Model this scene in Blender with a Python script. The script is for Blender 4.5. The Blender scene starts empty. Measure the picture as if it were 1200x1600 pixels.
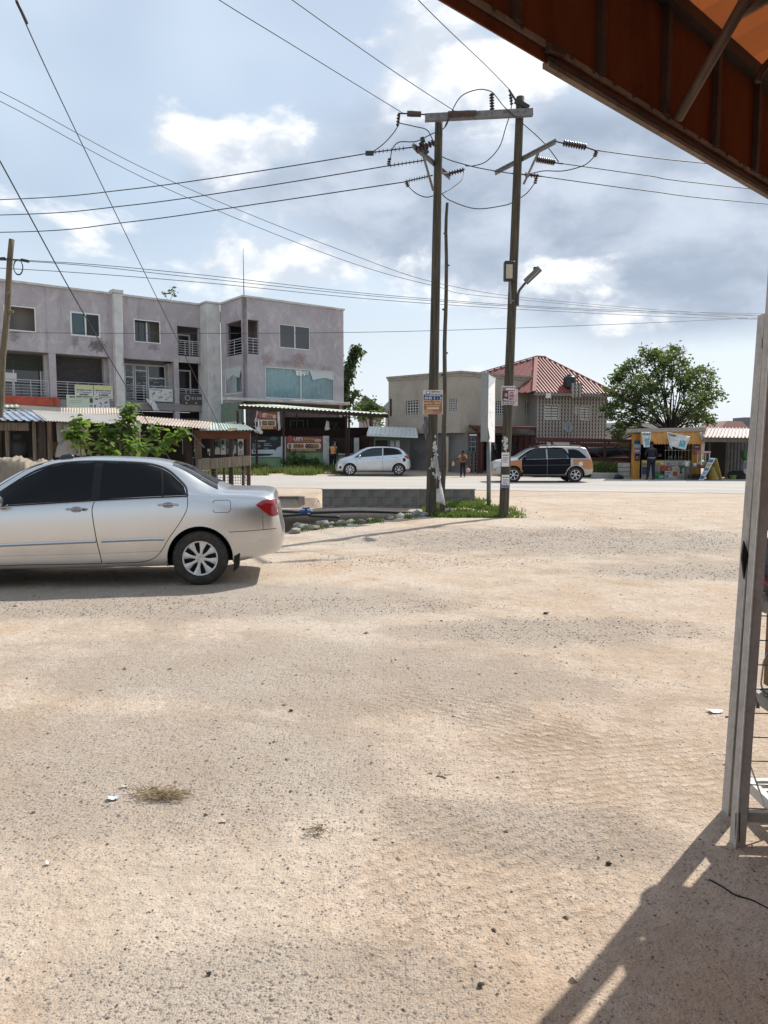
import bpy, bmesh, math, random
import numpy as np
from mathutils import Vector, Matrix, noise
random.seed(7)
SC = bpy.context.scene
COL = SC.collection

# ------------------------------------------------------------------ camera
F_PX, EYE = 1150.0, 1.62                      # focal length in photo pixels, eye height
PITCH = math.atan(105 / F_PX)
cd = bpy.data.cameras.new('camera'); cam = bpy.data.objects.new('camera', cd); COL.objects.link(cam)
cam.location = (0, 0, EYE); cam.rotation_euler = (math.pi / 2 - PITCH, 0, 0)
cd.sensor_fit = 'VERTICAL'; cd.sensor_height = 36; cd.sensor_width = 27; cd.lens = F_PX / 1600 * 36
cd.clip_start = 0.05; cd.clip_end = 5000
SC.camera = cam
SC.view_settings.view_transform = 'Standard'; SC.view_settings.look = 'None'
SC.view_settings.gamma = 1; SC.view_settings.exposure = 0.5
SC.view_settings.use_curve_mapping = False
SC.cycles.max_bounces = 6; SC.cycles.diffuse_bounces = 3; SC.cycles.glossy_bounces = 3; SC.cycles.transmission_bounces = 3; SC.cycles.transparent_max_bounces = 8

def ray(px, py):
    u, v = (px - 600) / F_PX, (800 - py) / F_PX
    return Vector((u, math.cos(PITCH) + v * math.sin(PITCH), -math.sin(PITCH) + v * math.cos(PITCH)))
def A(px, py, Y):
    r = ray(px, py); return Vector((0, 0, EYE)) + r * (Y / r.y)
def G(px, py, z=0.0):
    r = ray(px, py); return Vector((0, 0, EYE)) + r * ((z - EYE) / r.z)

# ------------------------------------------------------------------ sun and sky
SUN_AZ = (0.68, 0.733); SUN_EL = math.radians(46)
sd = Vector((SUN_AZ[0] * math.cos(SUN_EL), SUN_AZ[1] * math.cos(SUN_EL), math.sin(SUN_EL))).normalized()
sl = bpy.data.lights.new('sun', 'SUN'); so = bpy.data.objects.new('sun', sl); COL.objects.link(so)
sl.energy = 4.1; sl.angle = math.radians(0.6); sl.color = (1.0, 0.94, 0.85)
so.location = (20, 20, 30); so.rotation_euler = (-sd).to_track_quat('-Z', 'Y').to_euler()

class NT:
    """small helper for node trees"""
    def __init__(s, tree): s.t = tree; s.t.nodes.clear()
    def n(s, kind, **kw):
        nd = s.t.nodes.new(kind)
        for k, v in kw.items():
            if k == 'ins':
                for a, b in v.items(): s.set(nd.inputs[a], b)
            else: setattr(nd, k, v)
        return nd
    def set(s, sock, v):
        if isinstance(v, bpy.types.NodeSocket): s.t.links.new(v, sock)
        elif isinstance(v, bpy.types.Node): s.t.links.new(v.outputs[0], sock)
        elif isinstance(v, (tuple, list)) and sock.type == 'RGBA' and len(v) == 3: sock.default_value = (*v, 1)
        else: sock.default_value = v
    def m(s, op, a, b=None, c=None, clamp=False):
        nd = s.t.nodes.new('ShaderNodeMath'); nd.operation = op; nd.use_clamp = clamp
        for i, v in enumerate((a, b, c)):
            if v is not None: s.set(nd.inputs[i], v)
        return nd.outputs[0]
    def v(s, op, a, b=None, scale=None):
        nd = s.t.nodes.new('ShaderNodeVectorMath'); nd.operation = op
        s.set(nd.inputs[0], a)
        if b is not None: s.set(nd.inputs[1], b)
        if scale is not None: s.set(nd.inputs['Scale'], scale)
        return nd.outputs['Value'] if op in ('DOT_PRODUCT', 'LENGTH', 'DISTANCE') else nd.outputs[0]
    def noise(s, vec, scale, detail=4, rough=0.5, col=False, dist=0.0, lac=2.0, dim='3D'):
        nd = s.t.nodes.new('ShaderNodeTexNoise'); nd.noise_dimensions = getattr(s, 'dim', dim); s.set(nd.inputs['Vector'], vec)
        nd.inputs['Scale'].default_value = scale; nd.inputs['Detail'].default_value = detail
        nd.inputs['Roughness'].default_value = rough; nd.inputs['Distortion'].default_value = dist
        nd.inputs['Lacunarity'].default_value = lac
        return nd.outputs[1] if col else nd.outputs[0]
    def ss(s, x, lo, hi, a=0.0, b=1.0):
        nd = s.t.nodes.new('ShaderNodeMapRange'); nd.interpolation_type = 'SMOOTHSTEP'
        s.set(nd.inputs[0], x)
        for i, q in zip((1, 2, 3, 4), (lo, hi, a, b)): s.set(nd.inputs[i], q)
        return nd.outputs[0]
    def mix(s, f, a, b, mode='MIX'):
        nd = s.t.nodes.new('ShaderNodeMix'); nd.data_type = 'RGBA'; nd.blend_type = mode
        s.set(nd.inputs[0], f); s.set(nd.inputs[6], a); s.set(nd.inputs[7], b)
        return nd.outputs[2]

world = bpy.data.worlds.new('World'); SC.world = world; world.use_nodes = True
W = NT(world.node_tree)
sky = W.n('ShaderNodeTexSky', sky_type='NISHITA')
sky.sun_disc = False; sky.sun_elevation = SUN_EL; sky.sun_rotation = math.atan2(SUN_AZ[0], SUN_AZ[1])
sky.air_density = 1.2; sky.dust_density = 1.5; sky.ozone_density = 1.5
tc = W.n('ShaderNodeTexCoord'); D = tc.outputs['Generated']
dz = W.n('ShaderNodeSeparateXYZ', ins={0: D}).outputs[2]
def blobs(vec, lst):
    tot = None
    for (px, py, rx, ry, amp) in lst:
        d0 = ray(px, py).normalized()
        k = math.cos(math.atan((px - 600) / F_PX))
        q = W.v('SUBTRACT', vec, tuple(d0))
        q = W.v('MULTIPLY', q, (F_PX / rx, F_PX / rx, F_PX / ry))
        e = W.m('EXPONENT', W.m('MULTIPLY', W.v('DOT_PRODUCT', q, q), -1.0))
        e = W.m('MULTIPLY', e, amp)
        tot = e if tot is None else W.m('ADD', tot, e)
    return tot
st = W.v('MULTIPLY', D, (1, 1, 1.7))
warp = W.v('SCALE', W.v('SUBTRACT', W.noise(st, 5, 2, .55, True), (0.5, 0.5, 0.5)), scale=0.10)
stw = W.v('ADD', st, warp)
low = W.noise(stw, 3.1, 2, .5)
puff_n = W.noise(stw, 8.5, 7, .55)
puff_up = W.noise(W.v('ADD', stw, (0.018, 0.012, 0.05)), 8.5, 5, .52)
WH = [(335, 226, 120, 48, .62), (650, 85, 105, 90, .50), (780, 115, 115, 45, .58), (500, 395, 170, 42, .36),
      (930, 432, 95, 34, .46), (1010, 520, 170, 36, .30), (110, 345, 190, 40, .28), (640, 450, 300, 55, .2), (330, 430, 260, 36, .2)]
GR = [(1090, 385, 270, 120, 1.1), (930, 325, 230, 110, .55), (600, 325, 260, 70, .42), (570, 195, 140, 80, .32), (800, 225, 190, 75, .42), (945, 455, 50, 28, .5), (350, 285, 150, 34, .35), (760, 400, 260, 50, .3)]
wsum = blobs(D, WH); gsum = blobs(D, GR)
# elsewhere the same kinds of cloud go on from low-frequency noise
else_w = W.ss(low, .50, .72, 0, .5)
front = W.ss(W.v('DOT_PRODUCT', D, tuple(ray(600, 400).normalized())), .78, .90)
wd = W.m('ADD', wsum, W.m('MULTIPLY', else_w, W.m('SUBTRACT', 1.0, front)))
gd = W.m('ADD', gsum, W.m('MULTIPLY', W.m('MULTIPLY', else_w, .9), W.m('SUBTRACT', 1.0, front)))
pn = W.m('MULTIPLY', W.m('SUBTRACT', puff_n, .5), 1.25)
pu = W.m('MULTIPLY', W.m('SUBTRACT', puff_up, .5), 1.25)
dens = W.m('ADD', wd, pn)
wmask = W.ss(dens, .22, .45)
gmask = W.ss(W.m('ADD', gd, W.m('MULTIPLY', pn, .55)), .18, .62)
lit = W.ss(W.m('SUBTRACT', pn, pu), -.12, .16)          # top-lit relief
# sky, veiled with thin high haze
veil = W.ss(low, .30, .72, .46, .70)
base = W.mix(veil, sky.outputs[0], (8.7, 10.1, 11.7))
hz = W.ss(dz, 0.0, .30, .62, 0.0)
base = W.mix(hz, base, (9.2, 9.9, 10.6))
gcol = W.mix(W.ss(puff_n, .3, .7), (4.0, 4.8, 6.1), (6.9, 7.7, 8.9))
c1 = W.mix(W.m('MULTIPLY', gmask, .92), base, gcol)
wcol = W.mix(lit, (7.3, 8.0, 9.0), (11.9, 12.0, 12.1))
c2 = W.mix(W.m('MULTIPLY', wmask, .9), c1, wcol)
bg = W.n('ShaderNodeBackground', ins={0: c2, 1: 0.070})
world.cycles.sampling_method = 'NONE'
W.t.links.new(bg.outputs[0], W.n('ShaderNodeOutputWorld').inputs[0])

# ------------------------------------------------------------------ materials
MATS = {}
def M(name, col, rough=.75, metal=0.0, col2=None, vs=3.0, vth=(.35, .7), var=.12, bump=.0, bs=60.0, spec=.5, coat=0.0, trans=0.0, dirt=None, dscale=2.0, dth=(.52, .75), streak=1.0, alpha=1.0):
    """procedural surface: base colour, a second colour in patches, fine value grain, dirt, bump"""
    if name in MATS: return MATS[name]
    m = bpy.data.materials.new(name); m.use_nodes = True; MATS[name] = m
    T = NT(m.node_tree)
    tcn = T.n('ShaderNodeTexCoord'); O = tcn.outputs['Object']
    c = T.n('ShaderNodeRGB').outputs[0]; c.default_value = (*col, 1)
    if col2:
        c = T.mix(T.ss(T.noise(O, vs, 6, .6), *vth), c, col2)
    if dirt:
        Os = T.v('MULTIPLY', O, (1, 1, 1 / streak))
        c = T.mix(T.ss(T.noise(Os, dscale, 8, .65), *dth), c, dirt)
    if var:
        g = T.ss(T.noise(O, bs * .7, 4, .6), .25, .75, 1 - var, 1 + var)
        c = T.mix(1.0, c, T.n('ShaderNodeCombineXYZ', ins={0: g, 1: g, 2: g}).outputs[0], 'MULTIPLY')
    b = T.n('ShaderNodeBsdfPrincipled')
    T.set(b.inputs['Base Color'], c); b.inputs['Roughness'].default_value = rough
    b.inputs['Metallic'].default_value = metal; b.inputs['Specular IOR Level'].default_value = spec
    b.inputs['Coat Weight'].default_value = coat; b.inputs['Transmission Weight'].default_value = trans
    if coat: b.inputs['Coat Roughness'].default_value = .05
    if bump:
        bn = T.n('ShaderNodeBump', ins={'Strength': bump, 'Distance': .02, 'Height': T.noise(O, bs, 5, .6)})
        T.set(b.inputs['Normal'], bn.outputs[0])
    T.t.links.new(b.outputs[0], T.n('ShaderNodeOutputMaterial').inputs[0])
    return m

def leaf_mat(name, c1, c2, tr=.35):
    if name in MATS: return MATS[name]
    m = bpy.data.materials.new(name); m.use_nodes = True; MATS[name] = m
    T = NT(m.node_tree)
    O = T.n('ShaderNodeTexCoord').outputs['Object']
    geo = T.n('ShaderNodeNewGeometry')
    f = T.m('ADD', T.m('MULTIPLY', geo.outputs['Random Per Island'], .65), T.m('MULTIPLY', T.noise(O, 1.6, 3), .35))
    c = T.mix(f, c1, c2)
    d = T.n('ShaderNodeBsdfPrincipled'); T.set(d.inputs['Base Color'], c); d.inputs['Roughness'].default_value = .55
    d.inputs['Specular IOR Level'].default_value = .35
    t = T.n('ShaderNodeBsdfTranslucent', ins={0: T.mix(.5, c, (.25, .38, .05))})
    mx = T.n('ShaderNodeMixShader', ins={0: tr, 1: d.outputs[0], 2: t.outputs[0]})
    T.t.links.new(mx.outputs[0], T.n('ShaderNodeOutputMaterial').inputs[0])
    return m

# ------------------------------------------------------------------ mesh builder
class MB:
    def __init__(s): s.v = []; s.f = []
    def add(s, vs, fs):
        o = len(s.v); s.v += [tuple(p) for p in vs]; s.f += [tuple(i + o for i in f) for f in fs]; return s
    def box(s, x0, x1, y0, y1, z0, z1):
        return s.add([(x0, y0, z0), (x1, y0, z0), (x1, y1, z0), (x0, y1, z0), (x0, y0, z1), (x1, y0, z1), (x1, y1, z1), (x0, y1, z1)],
                     [(3, 2, 1, 0), (4, 5, 6, 7), (0, 1, 5, 4), (1, 2, 6, 5), (2, 3, 7, 6), (3, 0, 4, 7)])
    def cbox(s, x0, x1, y0, y1, z0, z1, b=.01):
        """box with chamfered edges"""
        bm = bmesh.new(); bmesh.ops.create_cube(bm, size=1)
        for v in bm.verts: v.co = Vector(((x0 + x1) / 2 + v.co.x * (x1 - x0), (y0 + y1) / 2 + v.co.y * (y1 - y0), (z0 + z1) / 2 + v.co.z * (z1 - z0)))
        b = min(b, .45 * min(abs(x1 - x0), abs(y1 - y0), abs(z1 - z0)))
        bmesh.ops.bevel(bm, geom=list(bm.edges), offset=b, segments=1, affect='EDGES')
        return s.addbm(bm)
    def addbm(s, bm):
        bm.verts.index_update()
        s.add([v.co[:] for v in bm.verts], [[v.index for v in f.verts] for f in bm.faces]); bm.free(); return s
    def bar(s, p, q, w, h=None, up=(0, 0, 1)):
        p, q = Vector(p), Vector(q); h = h or w; d = (q - p).normalized(); up = Vector(up)
        if abs(d.dot(up)) > .98: up = Vector((0, 1, 0)) if abs(d.y) < .9 else Vector((1, 0, 0))
        a = d.cross(up).normalized() * w / 2; b = a.cross(d).normalized() * h / 2
        return s.add([p - a - b, p + a - b, p + a + b, p - a + b, q - a - b, q + a - b, q + a + b, q - a + b],
                     [(3, 2, 1, 0), (4, 5, 6, 7), (0, 1, 5, 4), (1, 2, 6, 5), (2, 3, 7, 6), (3, 0, 4, 7)])
    def tube(s, pts, r, n=8, caps=True):
        pts = [Vector(p) for p in pts]; N = len(pts)
        rs = r if isinstance(r, (list, tuple)) else [r] * N
        ref = None; o = len(s.v); vs = []; fs = []
        for i, p in enumerate(pts):
            d = (pts[min(i + 1, N - 1)] - pts[max(i - 1, 0)]).normalized()
            if ref is None: ref = Vector((0, 0, 1)) if abs(d.z) < .9 else Vector((1, 0, 0))
            a = (ref - d * ref.dot(d)).normalized(); b = d.cross(a); ref = a
            vs += [p + (a * math.cos(t) + b * math.sin(t)) * rs[i] for t in (2 * math.pi * k / n for k in range(n))]
        for i in range(N - 1):
            for k in range(n):
                fs.append((i * n + k, i * n + (k + 1) % n, (i + 1) * n + (k + 1) % n, (i + 1) * n + k))
        if caps: fs.append(tuple(range(n - 1, -1, -1))); fs.append(tuple((N - 1) * n + k for k in range(n)))
        return s.add(vs, fs)
    def lathe(s, prof, c=(0, 0, 0), ax=(0, 0, 1), n=20, closed=False):
        """prof: list of (radius, height along axis)"""
        ax = Vector(ax).normalized(); a = ax.orthogonal().normalized(); b = ax.cross(a); c = Vector(c)
        vs = []; fs = []
        for (r, hh) in prof:
            vs += [c + ax * hh + (a * math.cos(2 * math.pi * k / n) + b * math.sin(2 * math.pi * k / n)) * max(r, 1e-4) for k in range(n)]
        P = len(prof)
        for i in range(P if closed else P - 1):
            j = (i + 1) % P
            for k in range(n): fs.append((i * n + k, i * n + (k + 1) % n, j * n + (k + 1) % n, j * n + k))
        return s.add(vs, fs)
    def prism(s, poly, d):
        """poly: 3-D polygon; extruded by vector d"""
        n = len(poly); d = Vector(d); P = [Vector(p) for p in poly]
        return s.add(P + [p + d for p in P], [tuple(range(n - 1, -1, -1)), tuple(range(n, 2 * n))] + [(i, (i + 1) % n, n + (i + 1) % n, n + i) for i in range(n)])
    def quad(s, a, b, c, d): return s.add([a, b, c, d], [(0, 1, 2, 3)])
    def grid(s, fn, nu, nv):
        o = [fn(i / nu, j / nv) for j in range(nv + 1) for i in range(nu + 1)]
        return s.add(o, [(j * (nu + 1) + i, j * (nu + 1) + i + 1, (j + 1) * (nu + 1) + i + 1, (j + 1) * (nu + 1) + i) for j in range(nv) for i in range(nu)])
    def mesh(s, name, mat, smooth=False, inv=None):
        me = bpy.data.meshes.new(name)
        vs = [inv @ Vector(p) for p in s.v] if inv else s.v
        me.from_pydata([tuple(p) for p in vs], [], s.f); me.validate(); me.update()
        if smooth:
            me.polygons.foreach_set('use_smooth', [True] * len(me.polygons))
            if smooth != 1: me.set_sharp_from_angle(angle=math.radians(smooth))
        me.materials.append(mat)
        return me

ROOTM = {}
def link(o, parent=None):
    COL.objects.link(o)
    if parent: o.parent = parent
    return o
def tag(o, label=None, cat=None, group=None, kind=None):
    if label: o['label'] = label
    if cat: o['category'] = cat
    if group: o['group'] = group
    if kind: o['kind'] = kind
    return o
def thing(name, label, cat, loc=(0, 0, 0), rz=0.0, group=None, scale=1.0):
    o = bpy.data.objects.new(name, None); o.empty_display_size = .2; link(o)
    o.location = loc; o.rotation_euler = (0, 0, rz)
    ROOTM[o.name] = Matrix.LocRotScale(Vector(loc), Matrix.Rotation(rz, 3, 'Z'), Vector((scale,) * 3)).inverted()
    o.scale = (scale,) * 3
    return tag(o, label, cat, group)
def rootinv(o):
    while o.parent: o = o.parent
    return ROOTM[o.name]
def part(name, mb, mat, parent, smooth=False, world=False, label=None, kind=None):
    o = bpy.data.objects.new(name, mb.mesh(name, mat, smooth, rootinv(parent) if world else None))
    return tag(link(o, parent), label, None, None, kind)
def single(name, mb, mat, label, cat, smooth=False, group=None, kind=None):
    """a thing that is one mesh; verts in world coordinates, origin moved to its base"""
    v = np.array(mb.v); lo = v.min(0); hi = v.max(0); c = Vector(((lo[0] + hi[0]) / 2, (lo[1] + hi[1]) / 2, lo[2]))
    o = bpy.data.objects.new(name, mb.mesh(name, mat, smooth, Matrix.Translation(-c))); o.location = c
    ROOTM[o.name] = Matrix.Translation(-c)
    return tag(link(o), label, cat, group, kind)
def struct(name, mb, mat, smooth=False, kind='structure', parent=None):
    o = bpy.data.objects.new(name, mb.mesh(name, mat, smooth)); link(o, parent)
    ROOTM[o.name] = Matrix.Identity(4)
    return tag(o, None, None, None, kind) if not parent else o
def copy_tree(o, parent=None):
    c = o.copy(); link(c, None)
    if parent: c.parent = parent
    for ch in list(o.children): copy_tree(ch, c)
    return c
def share(me, name, parent, loc, rz=0.0, scale=(1, 1, 1)):
    """a piece that shares mesh data"""
    o = bpy.data.objects.new(name, me); link(o, parent); o.location = loc; o.rotation_euler = (0, 0, rz); o.scale = scale; return o

FONT_CACHE = {}
def text_mb(s, size, bold=.0, width=None, height=None):
    """flat lettering in the local x/z plane (front towards -y), lower left at the origin"""
    cu = bpy.data.curves.new('t', 'FONT'); cu.body = s; cu.size = size; cu.offset = bold * size; cu.resolution_u = 2
    o = bpy.data.objects.new('t', cu); COL.objects.link(o)
    dg = bpy.context.evaluated_depsgraph_get(); me = bpy.data.meshes.new_from_object(o.evaluated_get(dg))
    v = np.array([p.co[:] for p in me.vertices]) if len(me.vertices) else np.zeros((1, 3))
    fs = [tuple(p.vertices) for p in me.polygons]
    bpy.data.objects.remove(o); bpy.data.curves.remove(cu); bpy.data.meshes.remove(me)
    lo = v.min(0); hi = v.max(0); v = v - lo
    if width: v[:, 0] *= width / max(1e-6, hi[0] - lo[0])
    if height: v[:, 1] *= height / max(1e-6, hi[1] - lo[1])
    mb = MB(); mb.add([(a[0], 0, a[1]) for a in v], fs); return mb
def xf(mb, Mx):
    mb.v = [tuple(Mx @ Vector(p)) for p in mb.v]; return mb
def frame_m(o, x, z):
    """matrix that maps local x/z plane to origin o with unit x and z"""
    x = Vector(x).normalized(); z = Vector(z).normalized(); y = z.cross(x)
    m = Matrix((( x.x, y.x, z.x, o[0]), (x.y, y.y, z.y, o[1]), (x.z, y.z, z.z, o[2]), (0, 0, 0, 1))); return m
def pl(keys, x):
    """piecewise-cubic-free linear lookup of (x, value) keys"""
    return float(np.interp(x, [k[0] for k in keys], [k[1] for k in keys]))
def pch(keys):
    """monotone cubic lookup"""
    xs = np.array([k[0] for k in keys], float); ys = np.array([k[1] for k in keys], float)
    hh = np.diff(xs); dl = np.diff(ys) / hh; m = np.zeros(len(xs)); m[0] = dl[0]; m[-1] = dl[-1]
    for i in range(1, len(xs) - 1):
        if dl[i - 1] * dl[i] > 0:
            w1 = 2 * hh[i] + hh[i - 1]; w2 = hh[i] + 2 * hh[i - 1]
            m[i] = (w1 + w2) / (w1 / dl[i - 1] + w2 / dl[i])
    def fn(x):
        x = min(max(x, xs[0]), xs[-1]); i = min(max(int(np.searchsorted(xs, x) - 1), 0), len(xs) - 2)
        t = (x - xs[i]) / hh[i]; t2 = t * t; t3 = t2 * t
        return float(ys[i] * (2 * t3 - 3 * t2 + 1) + hh[i] * m[i] * (t3 - 2 * t2 + t) + ys[i + 1] * (-2 * t3 + 3 * t2) + hh[i] * m[i + 1] * (t3 - t2))
    return fn
def crom(pts, sub=6):
    P = [Vector(p) for p in pts]; out = []
    for i in range(len(P) - 1):
        a, b, c, d = P[max(i - 1, 0)], P[i], P[i + 1], P[min(i + 2, len(P) - 1)]
        for k in range(sub):
            t = k / sub
            out.append(.5 * ((2 * b) + (c - a) * t + (2 * a - 5 * b + 4 * c - d) * t * t + (-a + 3 * b - 3 * c + d) * t ** 3))
    out.append(P[-1]); return out
def sstep(a, b, x):
    t = min(max((x - a) / (b - a), 0), 1); return t * t * (3 - 2 * t)
def fbm(x, y, z=0.0, o=4):
    return noise.fractal(Vector((x, y, z)), 1.0, 2.0, o)

# ================================================================== GROUND
def near_edge(X): return 26.9 - .2 * X
def far_edge(X): return 37.5 - .13 * X
NL0, NL1 = Vector((-1.69, 13.9)), Vector((.58, 16.55)); ND = (NL1 - NL0).normalized(); NN = Vector((-ND.y, ND.x))
def ditch_d(X, Y):
    d = (Vector((X, Y)) - NL0).dot(NN) + .12 * noise.noise(Vector((X * 1.3, Y * 1.3, 3)))
    return min(d, 18.98 - Y, .75 - X + .15 * noise.noise(Vector((X, Y, 9))), X + 4.6)
def gz(X, Y):
    z = 0.0
    if -6 < X < 2 and 10 < Y < 20: z -= 1.1 * sstep(.02, .40, ditch_d(X, Y))
    if -5.5 < X < -1.0 and 19.2 < Y < 27: z += .24 * sstep(-5.4, -4.4, X) * (1 - sstep(-1.75, -1.6, X)) * (1 - sstep(21, 26.5, Y))
    if Y > 38.5: z += .15 * sstep(39, 45, Y) * (1 - sstep(12, 22, X))
    if Y < 23:
        k = 1 - sstep(19, 23, Y)
        z += k * (.018 * fbm(X * .45, Y * .45, 1, 3) + .007 * fbm(X * 2.2, Y * 2.2, 5, 3) - .004)
    # low grassy bank by the poles
    if 0.6 < X < 5 and 15.5 < Y < 24: z += .12 * sstep(.9, 1.8, X) * (1 - sstep(2.6, 4.2, X)) * sstep(16.8, 18.5, Y) * (1 - sstep(20.5, 23, Y))
    return z
def axis(bands):
    out = [bands[0][0]]
    for a, b, st in bands:
        n = max(1, round((b - a) / st)); out += [a + (b - a) * (i + 1) / n for i in range(n)]
    return out
xs = axis([(-1500, -400, 300), (-400, -80, 60), (-80, -12, 6), (-12, -6, .5), (-6, 6, .09), (6, 14, .5), (14, 80, 6), (80, 400, 60), (400, 1500, 300)])
ys = axis([(-300, -20, 60), (-20, 0, 4), (0, 1.2, .3), (1.2, 21, .09), (21, 28, .35), (28, 60, 1), (60, 400, 40), (400, 3000, 400)])
g = MB()
g.v = [(x, y, gz(x, y)) for y in ys for x in xs]
nx = len(xs)
g.f = [(j * nx + i, j * nx + i + 1, (j + 1) * nx + i + 1, (j + 1) * nx + i) for j in range(len(ys) - 1) for i in range(nx - 1)]

def ground_material():
    m = bpy.data.materials.new('sandy_ground'); m.use_nodes = True; T = NT(m.node_tree); T.dim = '2D'
    P = T.n('ShaderNodeNewGeometry').outputs['Position']
    sx = T.n('ShaderNodeSeparateXYZ', ins={0: P})
    big = T.noise(P, .35, 3, .6); mid = T.noise(P, 1.7, 5, .65); fine = T.noise(P, 14, 5, .68); grain = T.noise(P, 130, 2, .6); wob = T.noise(P, 2.5, 2, .5, True)
    c = T.mix(T.ss(mid, .34, .66), (.41, .322, .245), (.485, .396, .316))
    c = T.mix(T.ss(big, .46, .66, 0, .75), c, (.485, .418, .345))                      # pale dust
    c = T.mix(T.ss(T.noise(T.v('ADD', P, (7, 3, 0)), .9, 4, .6), .54, .76, 0, .5), c, (.40, .28, .18))   # orange earth
    # gravel areas
    def ell(cx, cy, rx, ry, ang=0):
        q = T.v('SUBTRACT', P, (cx, cy, 0))
        q = T.n('ShaderNodeVectorRotate', ins={0: q, 'Angle': ang}).outputs[0]
        q = T.v('MULTIPLY', q, (1 / rx, 1 / ry, 0))
        return T.ss(T.m('ADD', T.v('LENGTH', q), T.m('MULTIPLY', T.m('SUBTRACT', mid, .5), 1.1)), .55, 1.15, 1, 0)
    gv = ell(3.2, 12.5, 4.6, 2.2, .1)
    for a in ((1.3, 6.3, 1.7, .55, 0), (-.6, 5.2, 2.6, 1.0, .2), (-2.2, 7.6, 3.6, 1.1, 0), (-1.6, 3.6, 2.2, .9, 0), (4.5, 9.4, 2.4, .9, 0), (-.35, 2.05, .7, .28, 0), (.6, 3.0, .8, .3, .3)):
        gv = T.m('MAXIMUM', gv, ell(*a))
    gv = T.m('MULTIPLY', gv, T.ss(fine, .3, .6, .35, 1))
    c = T.mix(T.m('MULTIPLY', gv, .5), c, (.27, .235, .20))
    drk = T.noise(T.v('MULTIPLY', T.n('ShaderNodeVectorRotate', ins={0: P, 'Angle': .5}).outputs[0], (1.1, 3.2, 1)), .9, 5, .7)
    c = T.mix(T.ss(drk, .55, .74, 0, .4), c, (.27, .215, .16))
    # dark and pale stone chips bedded in the dust, three sizes
    hts = []
    for sc, th, k in ((33, .31, -.05), (55, .38, .04), (115, .36, .1)):
        vo = T.n('ShaderNodeTexVoronoi', voronoi_dimensions='2D', feature='F1', distance='MANHATTAN' if sc < 100 else 'EUCLIDEAN', ins={'Vector': P, 'Scale': sc, 'Randomness': 1.0})
        rnd = T.n('ShaderNodeSeparateColor', ins={0: vo.outputs['Color']})
        keep = T.m('GREATER_THAN', T.m('ADD', rnd.outputs[0], T.m('ADD', T.m('MULTIPLY', gv, .42), T.m('MULTIPLY', T.m('SUBTRACT', mid, .5), .7))), .90 - k)
        dot = T.m('MULTIPLY', T.ss(vo.outputs['Distance'], th * .55, th, 1, 0), keep)
        sc_c = T.mix(rnd.outputs[1], (.13, .115, .105), (.36, .33, .30))
        c = T.mix(T.m('MULTIPLY', dot, .85), c, sc_c)
        hts.append(T.m('MULTIPLY', dot, .30 * 26 / sc))
    c = T.mix(T.ss(sx.outputs[2], -.06, -.35, 0, .9), c, (.075, .06, .045))                       # damp ditch mud, with the ditch shadow painted into its colour by depth
    gr = T.m('ADD', T.ss(grain, .2, .8, .86, 1.14), T.ss(fine, .25, .75, -.10, .10))
    c = T.mix(1.0, c, T.n('ShaderNodeCombineXYZ', ins={0: gr, 1: gr, 2: gr}).outputs[0], 'MULTIPLY')
    # tyre treads pressed into the dust
    def tread(ang, cx, cy, rx, ry, sc):
        q = T.n('ShaderNodeVectorRotate', ins={0: T.v('SUBTRACT', P, (cx, cy, 0)), 'Angle': ang}).outputs[0]
        q2 = T.v('ADD', q, T.v('SCALE', T.v('SUBTRACT', wob, (.5, .5, .5)), scale=.10))
        w = T.n('ShaderNodeTexWave', wave_type='BANDS', bands_direction='X', ins={'Vector': q2, 'Scale': sc, 'Distortion': 1.2, 'Detail': 1, 'Detail Scale': 3})
        msk = T.ss(T.m('ADD', T.v('LENGTH', T.v('MULTIPLY', q, (1 / rx, 1 / ry, 0))), T.m('MULTIPLY', T.m('SUBTRACT', mid, .5), 1.6)), .6, 1.1, 1, 0)
        return T.m('MULTIPLY', T.m('MULTIPLY', w.outputs[1], msk), T.ss(fine, .38, .62))
    tr = T.m('ADD', tread(-.16 + math.pi / 2, 1.15, 3.55, .62, .85, 4.8), T.m('ADD', tread(.62 + math.pi / 2, .62, 4.35, .35, .8, 5.2), tread(-.5 + math.pi / 2, .3, 2.75, .6, .7, 4.6)))
    hgt = T.m('ADD', T.m('MULTIPLY', fine, 1.0), T.m('ADD', T.m('MULTIPLY', grain, .16), T.m('MULTIPLY', tr, .42)))
    for q in hts: hgt = T.m('ADD', hgt, q)
    hgt = T.m('ADD', hgt, T.m('MULTIPLY', T.noise(P, 42, 3, .7), .4))
    bn = T.n('ShaderNodeBump', ins={'Strength': .85, 'Distance': .016, 'Height': hgt})
    b = T.n('ShaderNodeBsdfPrincipled', ins={'Roughness': .95, 'Specular IOR Level': .15, 'Normal': bn.outputs[0], 'Base Color': c})
    T.t.links.new(b.outputs[0], T.n('ShaderNodeOutputMaterial').inputs[0])
    return m
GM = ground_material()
ground = struct('ground', g, GM, smooth=1)

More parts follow.
